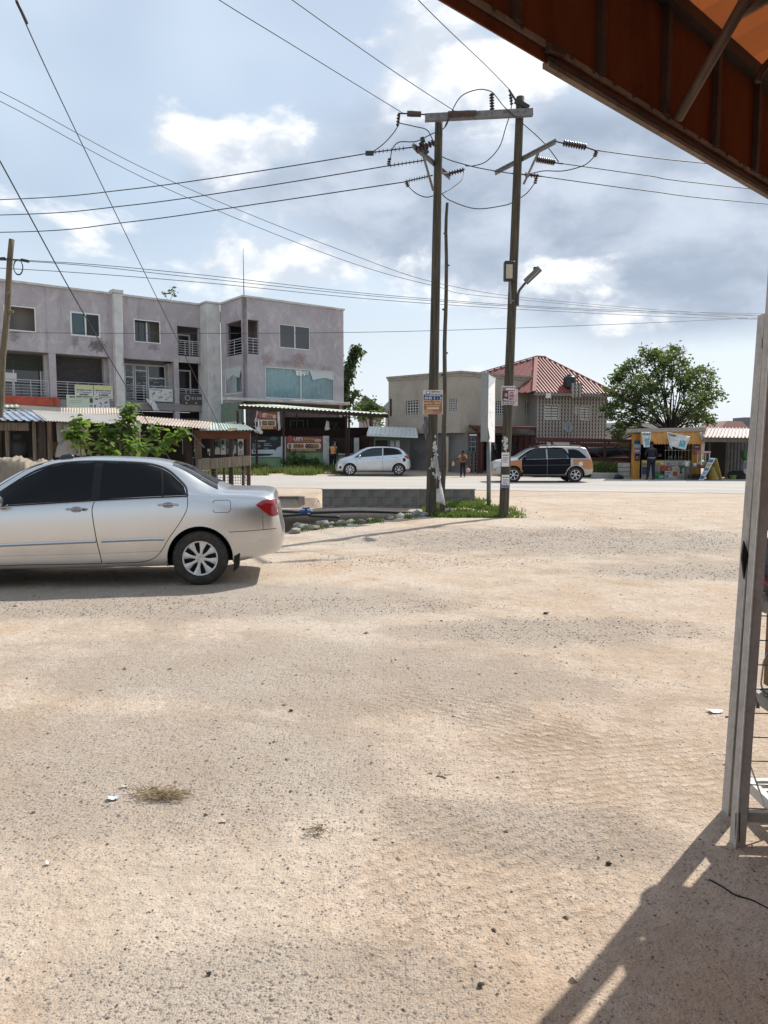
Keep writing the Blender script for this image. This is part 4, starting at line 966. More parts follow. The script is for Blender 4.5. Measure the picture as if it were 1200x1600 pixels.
part('roller_shutter', shutter(s2a, s2b, 4.22, z6 - .05, y_s, 24), MSHUT, gb)
s1a, s1b = fac(-70, 600, y_s)[0], fac(72, 600, y_s)[0]
part('roller_shutter', shutter(s1a, s1b, 5.95, z6 - .1, y_s - .05, 9), M('shutter_green', (.055, .065, .055), .6), gb, label='half raised dark roller shutter at the left bay')
sf = window(gb, s1a, s1b - .25, 4.3, 6.7, y_s + .02, 3, .07)
part('poster', MB().box(fac(2, 590, y_s)[0], fac(26, 590, y_s)[0], y_s, y_s + .01, 5.25, 5.75), WHT, sf)
s3a, s3b = fac(195, 600, y_s)[0], fac(259, 600, y_s)[0]; tw = s3b - s3a
for k, (fa_, fb_) in enumerate(((0, .22), (.24, .54), (.56, 1.0))):
    sw_ = window(gb, s3a + tw * fa_, s3a + tw * fb_, 4.25, 6.75, y_s, 1, .07, transom=5.9 if k != 1 else 6.35, name='shop_front')
    pk = M('poster_teal', (.13, .15, .16), .7, col2=(.07, .08, .085), vs=5)
    part('poster', MB().box(s3a + tw * (fa_ + .02), s3a + tw * (fb_ - .02), y_s + .012, y_s + .018, 4.9, 5.8 if k != 1 else 6.2), pk, sw_)
    for j in range(7):
        xx = s3a + tw * (fa_ + (fb_ - fa_) * random.uniform(.12, .7)); zz = random.uniform(5, 6.5); part('printed_panel', MB().box(xx, xx + .3 * random.random() + .1, y_s + .006, y_s + .01, zz, zz + .05), ink(.4, .4, .4), sw_)
# gallery railings
for (x0, x1, bars) in ((-70, 77, 6), (89.5, 171, 6), (194, 271, 6)):
    a, b = fac(x0, 610, LW)[0], fac(x1, 610, LW)[0]; railing(gb, (a, LW + .1, 0), (b, LW + .1, 0), 4.25, 5.28, bars, MRAIL, 6)
# ground floor
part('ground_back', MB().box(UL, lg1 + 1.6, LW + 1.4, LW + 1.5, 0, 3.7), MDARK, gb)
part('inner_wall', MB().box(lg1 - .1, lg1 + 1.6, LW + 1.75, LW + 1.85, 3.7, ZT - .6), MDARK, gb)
for k in range(6):
    a = UL + .8 + k * 2.6; wg = window(gb, a, a + 1.9, .8, 3.3, LW + 1.3, 2, .07, MSLAB)
part('red_fascia', MB().cbox(fac(-70, 620, LW - .3)[0], fac(92.5, 620, LW - .3)[0], LW - .3, LW - .1, fac(60, 633, LW - .3)[1], fac(60, 620, LW - .3)[1], .01), M('red_fascia_paint', (.42, .07, .035), .7, col2=(.3, .05, .03)), gb)
part('red_bracket', MB().cbox(fac(83, 620, LW - .31)[0], fac(86, 620, LW - .31)[0], LW - .33, LW - .305, fac(60, 634, LW - .3)[1], fac(60, 621, LW - .3)[1], .005), M('red_fascia_dark', (.2, .04, .03), .7), gb)

# banners tied to the gallery railing
def facade_banner(label, x0, y0, x1, y1, items, w, mat=None):
    a, b, z0, z1 = fhole(x0, y0, y1, x1, y0 + (x1 - x0) * .028, y1 + (x1 - x0) * .022, w)
    Bm = ROOTM[gb.name].inverted()
    o = Bm @ Vector((a, w, z0)); xd = (Bm.to_3x3() @ Vector((1, 0, 0)))
    t = thing('banner', label, 'banner', o)
    part('sheet', xf(MB().cbox(0, b - a, 0, .012, 0, z1 - z0, .003), frame_m(o, xd, (0, 0, 1))), mat or M('banner_sheet', (.60, .61, .58), .7, col2=(.50, .51, .48), vs=2), t, False, True)
    print_on(t, o, xd, b - a, z1 - z0, items, step=.004); return t
facade_banner('wide pale green banner with product pictures under the roller shutter', 103.5, 617, 171, 637.5, [
    ('r', .0, .0, .55, 1, ink(.50, .58, .47)), ('w', .07, .78, .4, .92, ink(.05, .1, .04)), ('r', .07, .55, .35, .60, ink(.35, .42, .33)), ('r', .07, .40, .33, .45, ink(.35, .42, .33)),
    ('r', .53, .45, .60, .85, ink(.05, .05, .06)), ('r', .66, .7, .72, .95, ink(.06, .07, .1)), ('o', .56, .2, .025, .1, ink(.1, .25, .08)), ('r', .63, .08, .67, .3, ink(.12, .13, .4)),
    ('p', [(.75, .8), (.82, .95), (.83, .92), (.77, .76)], DGR), ('p', [(.86, .5), (.95, .62), (.94, .5), (.9, .4)], ink(.1, .12, .2)), ('p', [(.75, .5), (.8, .3), (.82, .33), (.77, .52)], DGR), ('r', .86, .12, .93, .25, ink(.3, .35, .45)), ('r', .76, .08, .79, .22, ink(.2, .25, .5))], LW - .06)
facade_banner('left of two yellow topped lettered banners on the railing', 116.5, 601, 145.5, 621.5, [('r', .0, .68, 1, 1, ink(.52, .54, .28)), ('w', .08, .56, .95, .66, ink(.06, .07, .06)), ('t', '1, 3 Hydraulic', .12, .36, .9, .50, ink(.05, .05, .05)), ('w', .25, .22, .75, .33, ink(.05, .05, .05)), ('w', .06, .06, .95, .15, ink(.05, .07, .03))], LW - .09)
facade_banner('right of two yellow topped lettered banners on the railing', 146.5, 602, 176, 622.5, [('r', .0, .68, 1, 1, ink(.55, .55, .26)), ('w', .05, .56, .92, .66, ink(.06, .07, .06)), ('t', '1, 3 Hydraulic', .12, .36, .9, .50, ink(.05, .05, .05)), ('w', .25, .22, .75, .33, ink(.05, .05, .05)), ('r', .1, .1, .9, .16, ink(.3, .32, .25))], LW - .09)
its = [('r', .04, .85, .09, .95, ink(.35, .1, .06)), ('w', .14, .86, .55, .93, ink(.15, .15, .17))]
random.seed(21)
for i in range(26):
    x, y = random.uniform(.05, .9), random.uniform(.08, .76); s = random.uniform(.02, .06); cc = random.choice([ink(.05, .05, .06), ink(.25, .06, .05), ink(.05, .08, .28), ink(.08, .2, .1), ink(.3, .32, .34)])
    its.append(('p', [(x, y), (x + s, y + s * random.uniform(-.5, 1)), (x + s * 1.1, y + s * 1.8), (x + s * .2, y + s * 1.4)], cc))
facade_banner('white banner covered in small part pictures right of the tall pillar', 233, 607, 269.5, 627, its, LW - .06)
Bm = ROOTM[gb.name].inverted()
p_ = [Bm @ Vector((*[fac(x, y, LW - .1)[0]], LW - .1 - k, fac(x, y, LW - .1)[1])) for x, y, k in ((239, 640, .3), (246, 643, .3), (241, 625, 0), (227, 623, 0))]
cloth('banner_flap', (p_[0], p_[1], p_[2], p_[3]), 'loose white cloth flap hanging below the part picture banner', M('flap_white', (.6, .6, .6), .8), .25, 10, 4)
facade_banner('dark round logo banner on the lower loggia railing', 282, 615, 318, 632, [('r', .02, .3, .98, .95, ink(.055, .055, .06)), ('o', .3, .62, .13, .26, ink(.30, .30, .31)), ('o', .3, .62, .09, .18, ink(.06, .06, .06)), ('w', .48, .48, .9, .75, ink(.28, .28, .29)), ('r', .2, .03, .55, .24, ink(.05, .05, .05)), ('o', .24, .14, .035, .09, ink(.5, .42, .03)), ('o', .66, .14, .035, .09, ink(.5, .42, .03))], LW - .05, M('dark_sheet', (.06, .06, .065), .7))
# sprig growing on the roof
def leaf_cluster(mb, c, n, spread, size, flat=.6, rnd=random, droop=0.0):
    for _ in range(n):
        p = Vector(c) + Vector((rnd.gauss(0, spread), rnd.gauss(0, spread), rnd.gauss(0, spread * flat)))
        a = Vector((rnd.gauss(0, 1), rnd.gauss(0, 1), rnd.gauss(0, .6) - droop)).normalized(); b = a.cross(Vector((rnd.gauss(0, 1), rnd.gauss(0, 1), rnd.gauss(0, 1)))).normalized(); s = size * rnd.uniform(.6, 1.3)
        mb.add([p, p + a * s * .5 + b * s * .24, p + a * s, p + a * s * .5 - b * s * .24], [(0, 1, 2, 3)])
sp = thing('roof_sprig', 'small leafy weed sprouting from the building roof edge', 'plant', Bm @ Vector((*[fac(265, 470, LW)[0]], LW + .3, ZT + .1)))
q0 = Bm @ Vector((fac(265, 470, LW)[0], LW + .25, ZT))
part('stem', MB().tube([q0, q0 + Vector((-.1, 0, .3)), q0 + Vector((-.15, 0, .5))], .015, 5).tube([q0, q0 + Vector((.25, 0, .35)), q0 + Vector((.35, 0, .7))], .015, 5), M('stem_brown', (.12, .09, .05)), sp, False, True)
lc = MB(); leaf_cluster(lc, q0 + Vector((-.15, 0, .55)), 14, .1, .28); leaf_cluster(lc, q0 + Vector((.35, 0, .68)), 26, .15, .28, 1.2)
part('leaves', lc, leaf_mat('dark_leaf', (.02, .035, .015), (.05, .075, .03), .2), sp, False, True)

# ================================================================== RESTAURANT TERRACE
MGRW = M('green_wall', (.20, .31, .17), .85, col2=(.15, .235, .135), vs=1.4, dirt=(.17, .15, .12), dscale=2.5)
MWPL = M('whitish_pier', (.52, .53, .52), .85, col2=(.40, .40, .38), vs=1.2, dirt=(.25, .23, .2), dscale=2)
MBRD = M('dark_brown_wood', (.032, .016, .012), .85, col2=(.05, .026, .02), vs=4)
YW = 45.3
rw = thing('terrace_wall', 'low green wall with white piers in front of the restaurant', 'wall', (A(440, 720, YW).x, YW, .1))
def px_box(mb, x0, y0, x1, y1, Y, th, b=.01):
    p, q = A(x0, y1, Y), A(x1, y0, Y); return mb.cbox(min(p.x, q.x), max(p.x, q.x), Y, Y + th, min(p.z, q.z), max(p.z, q.z), b)
part('wall_panel', px_box(MB(), 380, 705, 512, 732, YW + .05, .2), MGRW, rw, False, True)
part('wall_panel', px_box(MB(), 524, 711, 640, 732, YW + .05, .2), MGRW, rw, False, True)
part('coping', px_box(MB(), 524, 708.5, 554, 711, YW, .3), MWPL, rw, False, True)
for x0, x1, y0 in ((439.5, 446.5, 682), (505, 514, 681), (553, 561, 684), (519.5, 524, 690)):
    part('pier', px_box(MB(), x0, y0, x1, 732, YW - .05, .36), MWPL, rw, False, True)
px_board('restaurant_banner', 'black information banner with white telephone strip on the terrace wall', 'banner', 391, 682, 440.5, 714, YW - .02, M('navy_vinyl', (.010, .014, .020), .5), [
    ('p', [(.0, .0), (.02, .03), (.6, .06), (.72, .12), (.85, .45), (1, .55), (1, 0)], ink(.45, .50, .56)), ('p', [(.0, .05), (.58, .08), (.7, .15), (.83, .5), (.98, .6), (.98, .98), (.02, .98)], ink(.010, .015, .022)), ('o', .75, .9, .12, .09, ink(.035, .11, .12)),
    ('r', .17, .75, .50, .81, ink(.40, .42, .44)), ('r', .05, .16, .78, .36, ink(.48, .53, .58)), ('o', .125, .27, .04, .06, ink(.02, .02, .03)), ('w', .08, .62, .3, .66, ink(.4, .42, .44)), ('w', .08, .55, .34, .59, ink(.4, .42, .44)), ('w', .08, .48, .33, .52, ink(.4, .42, .44)), ('w', .08, .41, .24, .45, ink(.4, .42, .44)), ('w', .44, .62, .64, .66, ink(.4, .42, .44)), ('w', .44, .54, .7, .58, ink(.4, .42, .44)), ('w', .44, .41, .58, .45, ink(.4, .42, .44))], .02)
def food(): 
    its = [('r', 0, 0, 1, 1, ink(.16, .045, .03)), ('o', .1, .84, .08, .22, ink(.36, .07, .05)), ('t', "LEE'S", .21, .74, .46, .95, ink(.72, .68, .6)), ('t', 'Kitchen', .49, .76, .78, .95, ink(.55, .30, .12)), ('o', .86, .74, .10, .12, ink(.48, .33, .2)), ('r', .22, .66, .74, .70, ink(.35, .2, .12)), ('r', .05, .18, .92, .56, ink(.58, .54, .47)), ('o', .06, .37, .04, .19, ink(.58, .54, .47)), ('o', .91, .37, .04, .19, ink(.58, .54, .47))]
    for i, c in enumerate((.10, .23, .29, .36, .44, .56, .63, .70, .78, .85)): its += [('o', c, .37, .042, .155, ink(*random.choice([(.14, .05, .03), (.22, .11, .04), (.09, .07, .03), (.05, .02, .02)]))), ('o', c, .38, .022, .08, ink(*random.choice([(.35, .18, .06), (.25, .22, .08), (.3, .07, .04)])))]
    return its + [('r', .13, .03, .80, .15, ink(.52, .36, .10)), ('w', .16, .055, .77, .125, ink(.2, .05, .03))]
px_board('restaurant_banner', "brown LEE'S Kitchen food banner on the terrace wall", 'banner', 447.5, 682, 504.5, 705.5, YW - .02, M('brown_vinyl', (.10, .03, .02), .5), food(), .02)
tb = px_board('restaurant_sign', "brown LEE'S Kitchen food sign hanging under the terrace roof", 'sign', 404, 644, 433, 671, 44.7, M('brown_vinyl', (.10, .03, .02), .5), food(), .03)
cn = thing('terrace', 'dark open restaurant terrace under a long green tin roof', 'terrace', (A(500, 720, 46).x, 46.5, .1))
a, b = A(372, 633, 44.6), A(628, 648.5, 44.6)
rf = part('tin_roof', corr(a, b, b + Vector((1.5, 5.2, .12)), a + Vector((1.5, 3.0, .2)), 40, .03), M('green_tin', (.22, .30, .25), .5, .3, col2=(.34, .36, .33), vs=1.2, dirt=(.12, .09, .06), dscale=1.5), cn, 1, True)
part('fascia', MB().bar(a + Vector((0, .1, -.12)), b + Vector((0, .1, -.12)), .06, .2), MBRD, cn, False, True)
for px in (371, 401, 443, 541, 545, 579, 607, 622): part('post', MB().bar(A(px, 733, 44.9), A(px + .5, 642, 44.9), .12), MBRD, cn, False, True)
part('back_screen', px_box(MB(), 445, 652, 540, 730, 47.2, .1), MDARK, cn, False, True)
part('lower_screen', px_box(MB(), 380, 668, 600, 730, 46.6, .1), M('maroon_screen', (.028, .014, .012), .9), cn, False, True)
for k in range(11):
    px = 516 + k * 4.0
    if px < 552: part('slat', px_box(MB(), px, 684, px + 3.4, 709, 45.5, .05), MBRD, cn, False, True)
for k in range(7): part('slat', px_box(MB(), 562 + k * 3.6, 681, 562 + k * 3.6 + 3, 712, 45.6, .05), MBRD, cn, False, True)
part('window', px_box(MB(), 456, 650, 481, 652.3, 46.9, .05).addbm(bmesh.new()), MATS['grey_render'], cn, False, True)
wf = MB()
for (x0, y0, x1, y1) in ((453, 656, 475, 658), (453, 658, 454.5, 674), (463, 646, 464.5, 674), (473.5, 658, 475, 674), (480, 655, 481.5, 676)): px_box(wf, x0, y0, x1, y1, 46.9, .05, .002)
part('window_bars', wf, M('dim_frame', (.07, .08, .075), .7), cn, False, True)
part('lattice', MB().bar(A(518, 660, 46.5), A(526, 674, 46.5), .03).bar(A(522, 659, 46.5), A(530, 672, 46.5), .03).bar(A(527, 660, 46.5), A(519, 673, 46.5), .03), M('dim_frame', (.07, .08, .075)), cn, False, True)
cloth('hanging_cloth', (A(508, 673, 45), A(515, 671, 45), A(514, 662, 45), A(510.5, 656, 45)), 'white cloth hanging in the dark restaurant terrace', M('white_cloth', (.6, .6, .58), .9), .2, 8, 3)
cloth('curtain_strip', (A(434.5, 673, 44.7), A(438.5, 671, 44.7), A(436.5, 643, 44.7), A(433, 643, 44.7)), 'white curtain strip right of the hanging food sign', M('white_cloth', (.6, .6, .58), .9), .1, 8, 6)
cloth('curtain_strip', (A(397, 659, 44.8), A(402, 659, 44.8), A(403.5, 643, 44.8), A(402, 641, 44.8)), 'white curtain strip left of the hanging food sign', M('white_cloth', (.6, .6, .58), .9), .1, 8, 8)
cloth('white_bag', (A(399, 676, 44.5), A(410, 678, 44.5), A(407, 668, 44.5), A(397, 665, 44.5)), 'bunched white sack hanging below the food sign', M('white_cloth', (.6, .6, .58), .9), .35, 10, 9)
# ticket booth with white tin awning
bt = thing('booth', 'small green booth with a white ribbed awning behind the hatchback', 'booth', (A(612, 735, 42.4).x, 42.4, .1))
ba, bb = A(573, 678, 41.7), A(653, 681, 41.7)
part('awning', corr(ba, bb, A(650, 668, 43), A(577, 666, 43), 12, .018, box=True), M('white_tin', (.62, .63, .61), .5, .1, col2=(.52, .53, .51), vs=1), bt, False, True)
part('awning_fascia', MB().bar(ba - Vector((0, -.02, .06)), bb - Vector((0, -.02, .06)), .03, .12), M('white_tin', (.62, .63, .61)), bt, False, True)
part('green_fascia', px_box(MB(), 584, 682.5, 640, 688, 42.1, .08), M('booth_green', (.07, .13, .075), .7), bt, False, True)
for px in (584.5, 608, 638): part('post', px_box(MB(), px, 688, px + 2, 735, 42.1, .08), M('booth_green', (.07, .13, .075)), bt, False, True)
part('counter_opening', px_box(MB(), 586.5, 687, 605, 715, 42.35, .05), MBRD, bt, False, True)
for px in (609.5, 618): part('white_panel', px_box(MB(), px, 688, px + 6.5, 728, 42.3, .06), MWPL, bt, False, True)
part('back_panel', px_box(MB(), 584, 684, 640, 736, 43.3, .08), M('booth_back', (.17, .165, .165), .9), bt, False, True)

# ================================================================== GREY PLASTER HOUSE
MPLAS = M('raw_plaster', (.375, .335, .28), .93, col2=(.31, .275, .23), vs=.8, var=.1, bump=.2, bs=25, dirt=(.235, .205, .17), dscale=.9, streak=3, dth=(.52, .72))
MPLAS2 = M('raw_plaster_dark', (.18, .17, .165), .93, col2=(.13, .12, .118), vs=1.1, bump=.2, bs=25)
ph = thing('plaster_house', 'bare grey plastered two storey house with barred windows and angled front', 'house', (4.2, 41.0, .08))
def face(parentless_o, p0, p1):
    d = Vector((p1[0] - p0[0], p1[1] - p0[1], 0)); L = d.length; d.normalize(); n = Vector((-d.y, d.x, 0))
    m = Matrix(((d.x, n.x, 0, p0[0]), (d.y, n.y, 0, p0[1]), (0, 0, 1, 0), (0, 0, 0, 1)))
    inv = m.inverted()
    def uv(px, py, w=0.0):
        r = inv.to_3x3() @ ray(px, py); o = inv @ Vector((0, 0, EYE)); t = (w - o.y) / r.y; p = o + r * t; return p.x, p.z
    return m, L, uv
PL, PC, PR = (.27, 44.6), (4.2, 41.0), (9.62, 44.9)
mL, lL, uvL = face(None, PL, PC); mR, lR, uvR = face(None, PC, PR)
Z0, Z1 = 2.28, 5.55
def hole(uv, x0, y0, x1, y1):
    a, zt = uv(x0, y0); b, zb = uv(x1, y1); _, zt2 = uv(x1, y0); _, zb2 = uv(x0, y1); return a, b, (zb + zb2) / 2, (zt + zt2) / 2
hL = [hole(uvL, 634, 626, 655, 647.5), hole(uvL, 702, 623, 715, 641.5)]
hR = [hole(uvR, 773, 627, 790, 648), hole(uvR, 819, 629.5, 835, 646.5)]
phi = ROOTM[ph.name]
for (m, L, hs_, nm) in ((mL, lL, hL, 'upper_wall'), (mR, lR, hR, 'upper_wall')):
    part(nm, xf(holed(0.0, L, Z0, Z1, 0, .2, hs_), m), MPLAS, ph, False, True)
    part('cornice', xf(MB().box(-.1, L + .1, -.1, .22, Z1 + .002, Z1 + .12).box(-.05, L + .05, -.05, -.002, Z1 - .14, Z1), m), M('cornice_plaster', (.33, .295, .245), .9, col2=(.25, .22, .18)), ph, False, True)
    for (a, b, c, d) in hs_:
        wn = part('window', xf(MB().box(a - .02, b + .02, .12, .17, c - .02, d + .02), m), MDARK, ph, False, True)
        nb = 4 if b - a < .75 else 5
        for i in range(nb): x = a + (b - a) * (i + .5) / nb; part('bar', xf(MB().box(x - .022, x + .022, .05, .075, c, d), m), M('grille_white', (.50, .50, .48), .6), wn, False, True)
        for i in range(5): z = c + (d - c) * (i + .5) / 5; part('bar', xf(MB().box(a, b, .078, .1, z - .02, z + .02), m), M('grille_white', (.50, .50, .48)), wn, False, True)
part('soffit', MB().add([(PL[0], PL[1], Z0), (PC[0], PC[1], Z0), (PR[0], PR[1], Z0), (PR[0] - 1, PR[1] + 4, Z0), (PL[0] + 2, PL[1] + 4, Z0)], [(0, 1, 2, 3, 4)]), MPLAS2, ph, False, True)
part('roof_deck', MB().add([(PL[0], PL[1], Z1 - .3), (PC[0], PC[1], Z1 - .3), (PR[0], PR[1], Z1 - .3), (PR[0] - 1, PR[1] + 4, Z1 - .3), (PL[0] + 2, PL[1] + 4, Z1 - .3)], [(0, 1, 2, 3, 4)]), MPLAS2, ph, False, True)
part('end_wall', xf(MB().box(-.01, .19, .2, 5, 0, Z1), mL), MPLAS, ph, False, True)
part('end_wall', xf(MB().box(lR - .2, lR + .01, .2, 5, 0, Z1), mR), MPLAS, ph, False, True)
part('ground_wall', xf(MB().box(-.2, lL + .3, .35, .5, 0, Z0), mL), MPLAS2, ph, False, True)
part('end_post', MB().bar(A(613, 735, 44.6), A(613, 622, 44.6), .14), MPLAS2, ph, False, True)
part('end_door', px_box(MB(), 609, 623, 612, 650, 44.4, .05), MBRD, ph, False, True)
part('cream_door', px_box(MB(), 691, 682, 701, 741, 41.6, .06), M('cream_door_paint', (.40, .36, .30), .8), ph, False, True)
def tile_mat():
    m = bpy.data.materials.new('patterned_tile'); m.use_nodes = True; MATS['patterned_tile'] = m; T = NT(m.node_tree)
    O = T.n('ShaderNodeTexCoord').outputs['Object']; s = T.n('ShaderNodeSeparateXYZ', ins={0: O})
    k = 1 / .21
    u = T.m('MULTIPLY', s.outputs[0], k); v = T.m('MULTIPLY', s.outputs[2], k)
    fu = T.m('FRACT', u); fv = T.m('FRACT', v)
    tri = T.m('GREATER_THAN', T.m('ADD', fu, T.m('MULTIPLY', T.m('PINGPONG', v, .5), .9)), .82)
    hex_ = T.m('LESS_THAN', T.m('ABSOLUTE', T.m('SUBTRACT', T.m('PINGPONG', T.m('ADD', u, T.m('MULTIPLY', v, .5)), .5), .25)), .085)
    c = T.mix(tri, (.50, .47, .43), (.075, .05, .042)); c = T.mix(hex_, c, (.15, .11, .095))
    g = T.m('GREATER_THAN', T.m('MAXIMUM', T.m('ABSOLUTE', T.m('SUBTRACT', fu, .5)), T.m('ABSOLUTE', T.m('SUBTRACT', fv, .5))), .475)
    c = T.mix(g, c, (.32, .30, .28))
    b = T.n('ShaderNodeBsdfPrincipled', ins={'Roughness': .35, 'Base Color': c})
    T.t.links.new(b.outputs[0], T.n('ShaderNodeOutputMaterial').inputs[0]); return m
MTILE = tile_mat()
part('tiled_wall', px_box(MB(), 707, 680, 752, 742, 41.9, .15), MTILE, ph, False, True)
wq = A(730.5, 706, 41.85); wq1 = A(748.5, 682, 41.85)
ww = part('shop_window', MB().box(wq.x, wq1.x, 41.78, 41.86, wq.z, wq1.z), MFRAME, ph, False, True)
for i in range(3):
    for j in range(3):
        x0 = wq.x + (wq1.x - wq.x) * (i + .08) / 3; x1 = wq.x + (wq1.x - wq.x) * (i + .92) / 3; z0 = wq.z + (wq1.z - wq.z) * (j + .08) / 3; z1 = wq.z + (wq1.z - wq.z) * (j + .92) / 3
        part('pane', MB().box(x0, x1, 41.77, 41.778, z0, z1), M('blue_glass', (.06, .11, .17), .1), ww, False, True)
MRED = M('oxide_red', (.085, .022, .018), .75, col2=(.055, .016, .014), vs=2)
part('shop_gate', px_box(MB(), 745, 676, 756, 743, 41.2, .1), MRED, ph, False, True)
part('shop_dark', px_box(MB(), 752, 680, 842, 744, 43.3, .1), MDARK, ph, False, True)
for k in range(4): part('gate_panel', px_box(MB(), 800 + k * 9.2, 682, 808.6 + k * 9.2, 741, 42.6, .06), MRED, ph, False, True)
part('shop_awning', MB().prism([A(737, 664.5, 40.2), A(838, 667, 40.2), A(838, 671, 40.2), A(737, 668, 40.2)], (0, 3.2, .15)), MRED, ph, False, True)
for px in (746, 752, 837): part('awning_post', MB().bar(A(px, 744, 40.5), A(px, 668, 40.5), .07), MRED, ph, False, True)
part('awning_brace', MB().bar(A(838, 672, 40.4), A(815, 667, 42), .05), MRED, ph, False, True)
part('awning_brace', MB().bar(A(737, 667, 40.4), A(755, 682, 41.4), .05), MRED, ph, False, True)
for x0, y0, x1, y1, lb, c in ((764, 694, 778, 725, 'dark clothes hanging at the shop front left of the right pole', (.02, .02, .024)), (798, 690, 807, 716, 'dark clothes hanging at the shop front right of the right pole', (.02, .02, .022)), (765, 692, 775, 703, 'grey patterned cloth hanging beside the white pylon sign', (.22, .23, .25))):
    cloth('hanging_clothes', (A(x0, y1, 40.6), A(x1, y1, 40.6), A(x1 - 1, y0, 40.6), A(x0 + 1, y0, 40.6)), lb, M('clothes_%d' % (c[0] * 1000 + c[2] * 1e5), c, .95), .3, 10, x0)

# ================================================================== TILED HOUSE WITH RED ROOF
th_ = thing('tiled_house', 'two storey house with brown patterned wall tiles and red hipped roof', 'house', (9.3, 43.2, .05))
P0 = A(838, 700, 43.2); P1 = A(947, 700, 44.6)
mT, lT, uvT = face(None, (P0.x, P0.y), (P1.x, P1.y))
hT = [hole(uvT, 851, 632, 874, 656), hole(uvT, 898, 633.5, 905, 647), hole(uvT, 907, 634, 922.5, 657), hole(uvT, 936, 635, 940, 649)]
ZE = 4.62
# own frame so that the tile pattern follows the wall
tw_ = bpy.data.objects.new('tiled_wall', holed(0.0, lT, 0.0, ZE, 0, .2, hT).mesh('tiled_wall', MTILE)); link(tw_, th_)
tw_.matrix_local = ROOTM[th_.name] @ mT
sdw_ = bpy.data.objects.new('tiled_side_wall', MB().box(0, .2, .21, 7, 0, ZE).mesh('tiled_side_wall', MTILE)); link(sdw_, th_); sdw_.matrix_local = ROOTM[th_.name] @ mT
part('side_wall', xf(MB().box(lT - .2, lT, .21, 7, 0, ZE - .01), mT), MPLAS, th_, False, True)
MSHW = M('white_shutter', (.60, .59, .56), .7)
for (a, b, c, d) in hT:
    nn = 2 if b - a > .5 else 1
    wn = part('shutter_window', xf(MB().box(a, b, .03, .09, c, c + .05).box(a, b, .03, .09, d - .05, d).box(a, a + .05, .03, .09, c + .05, d - .05).box(b - .05, b, .03, .09, c + .05, d - .05), mT), MSHW, th_, False, True)
    for i in range(nn):
        x0 = a + .06 + (b - a - .12) * i / nn; x1 = a + .06 + (b - a - .12) * (i + 1) / nn - .04; mb = MB(); n = max(3, int((d - c) / .16))
        for j in range(n):
            z = c + .06 + (d - c - .12) * j / n; mb.add([(x0, .06, z), (x1, .06, z), (x1, .045, z + .11), (x0, .045, z + .11)], [(0, 1, 2, 3)])
        part('louvres', xf(mb, mT), MSHW, wn, False, True)
        part('pane', xf(MB().box(x0, x1, .075, .085, c + .05, d - .05), mT), MGLASS, wn, False, True)
# hipped roof: ribbed sheets as real ridges
MROOF = M('red_roof', (.22, .058, .048), .6, .0, col2=(.17, .046, .04), vs=1.0, dirt=(.24, .09, .075), dscale=2)
ov = .45
e0, e1, e2, e3 = mT @ Vector((-ov, -ov, ZE)), mT @ Vector((lT + ov, -ov, ZE)), mT @ Vector((lT + ov, 7.4, ZE)), mT @ Vector((-6.5, 5.5, ZE))
r0, r1 = A(838, 558, 46.8), A(852, 559, 47.0)
roof = part('roof', MB().add([e0, e1, r1, r0], [(0, 1, 2, 3)]).add([e1, e2, r1], [(0, 1, 2)]).add([e3, e0, r0], [(0, 1, 2)]).add([e2, e3, r0, r1], [(0, 1, 2, 3)]), MROOF, th_, False, True)
def ribs(pa, pb, qa, qb, n, mat, par):
    for i in range(n + 1):
        t = i / n; a = pa.lerp(pb, t); b = qa.lerp(qb, t); part('roof_rib', MB().bar(a + Vector((0, 0, .02)), b + Vector((0, 0, .02)), .05, .06), mat, par, False, True)
# ribs run straight up the slope and stop at the hips
MRIB = M('red_roof_rib', (.245, .072, .06), .6)
def slope_ribs(a, b, top0, top1, n, par):
    d = (b - a).normalized(); L = (b - a).length; t0 = (top0 - a).dot(d) ; t1 = (top1 - a).dot(d); ap = top0 if top0.z >= top1.z else top1
    hvec0 = top0 - (a + d * t0)
    for i in range(n):
        s = L * (i + .5) / n
        if s < t0: f = s / t0 if t0 > 0 else 1
        elif s > t1: f = (L - s) / (L - t1) if L > t1 else 1
        else: f = 1
        if f < .05: continue
        p = a + d * s + Vector((0, 0, .02)); part('roof_rib', MB().bar(p, p + hvec0 * f, .07, .06), MRIB, par, False, True)
slope_ribs(e0, e1, r0, r1, 26, roof); slope_ribs(e3, e0, r0, r0, 24, roof)
hc = MB()
for p, q in ((e0, r0), (e1, r1), (e3, r0), (r0, r1)): hc.bar(p + Vector((0, 0, .06)), q + Vector((0, 0, .06)), .22, .06)
part('ridge_cap', hc, M('ridge_pink', (.32, .12, .10), .6), roof, False, True)
part('gutter', MB().bar(e0 - Vector((0, 0, .1)), e1 - Vector((0, 0, .1)), .12, .16), M('eave_board', (.22, .2, .2), .8), th_, False, True)
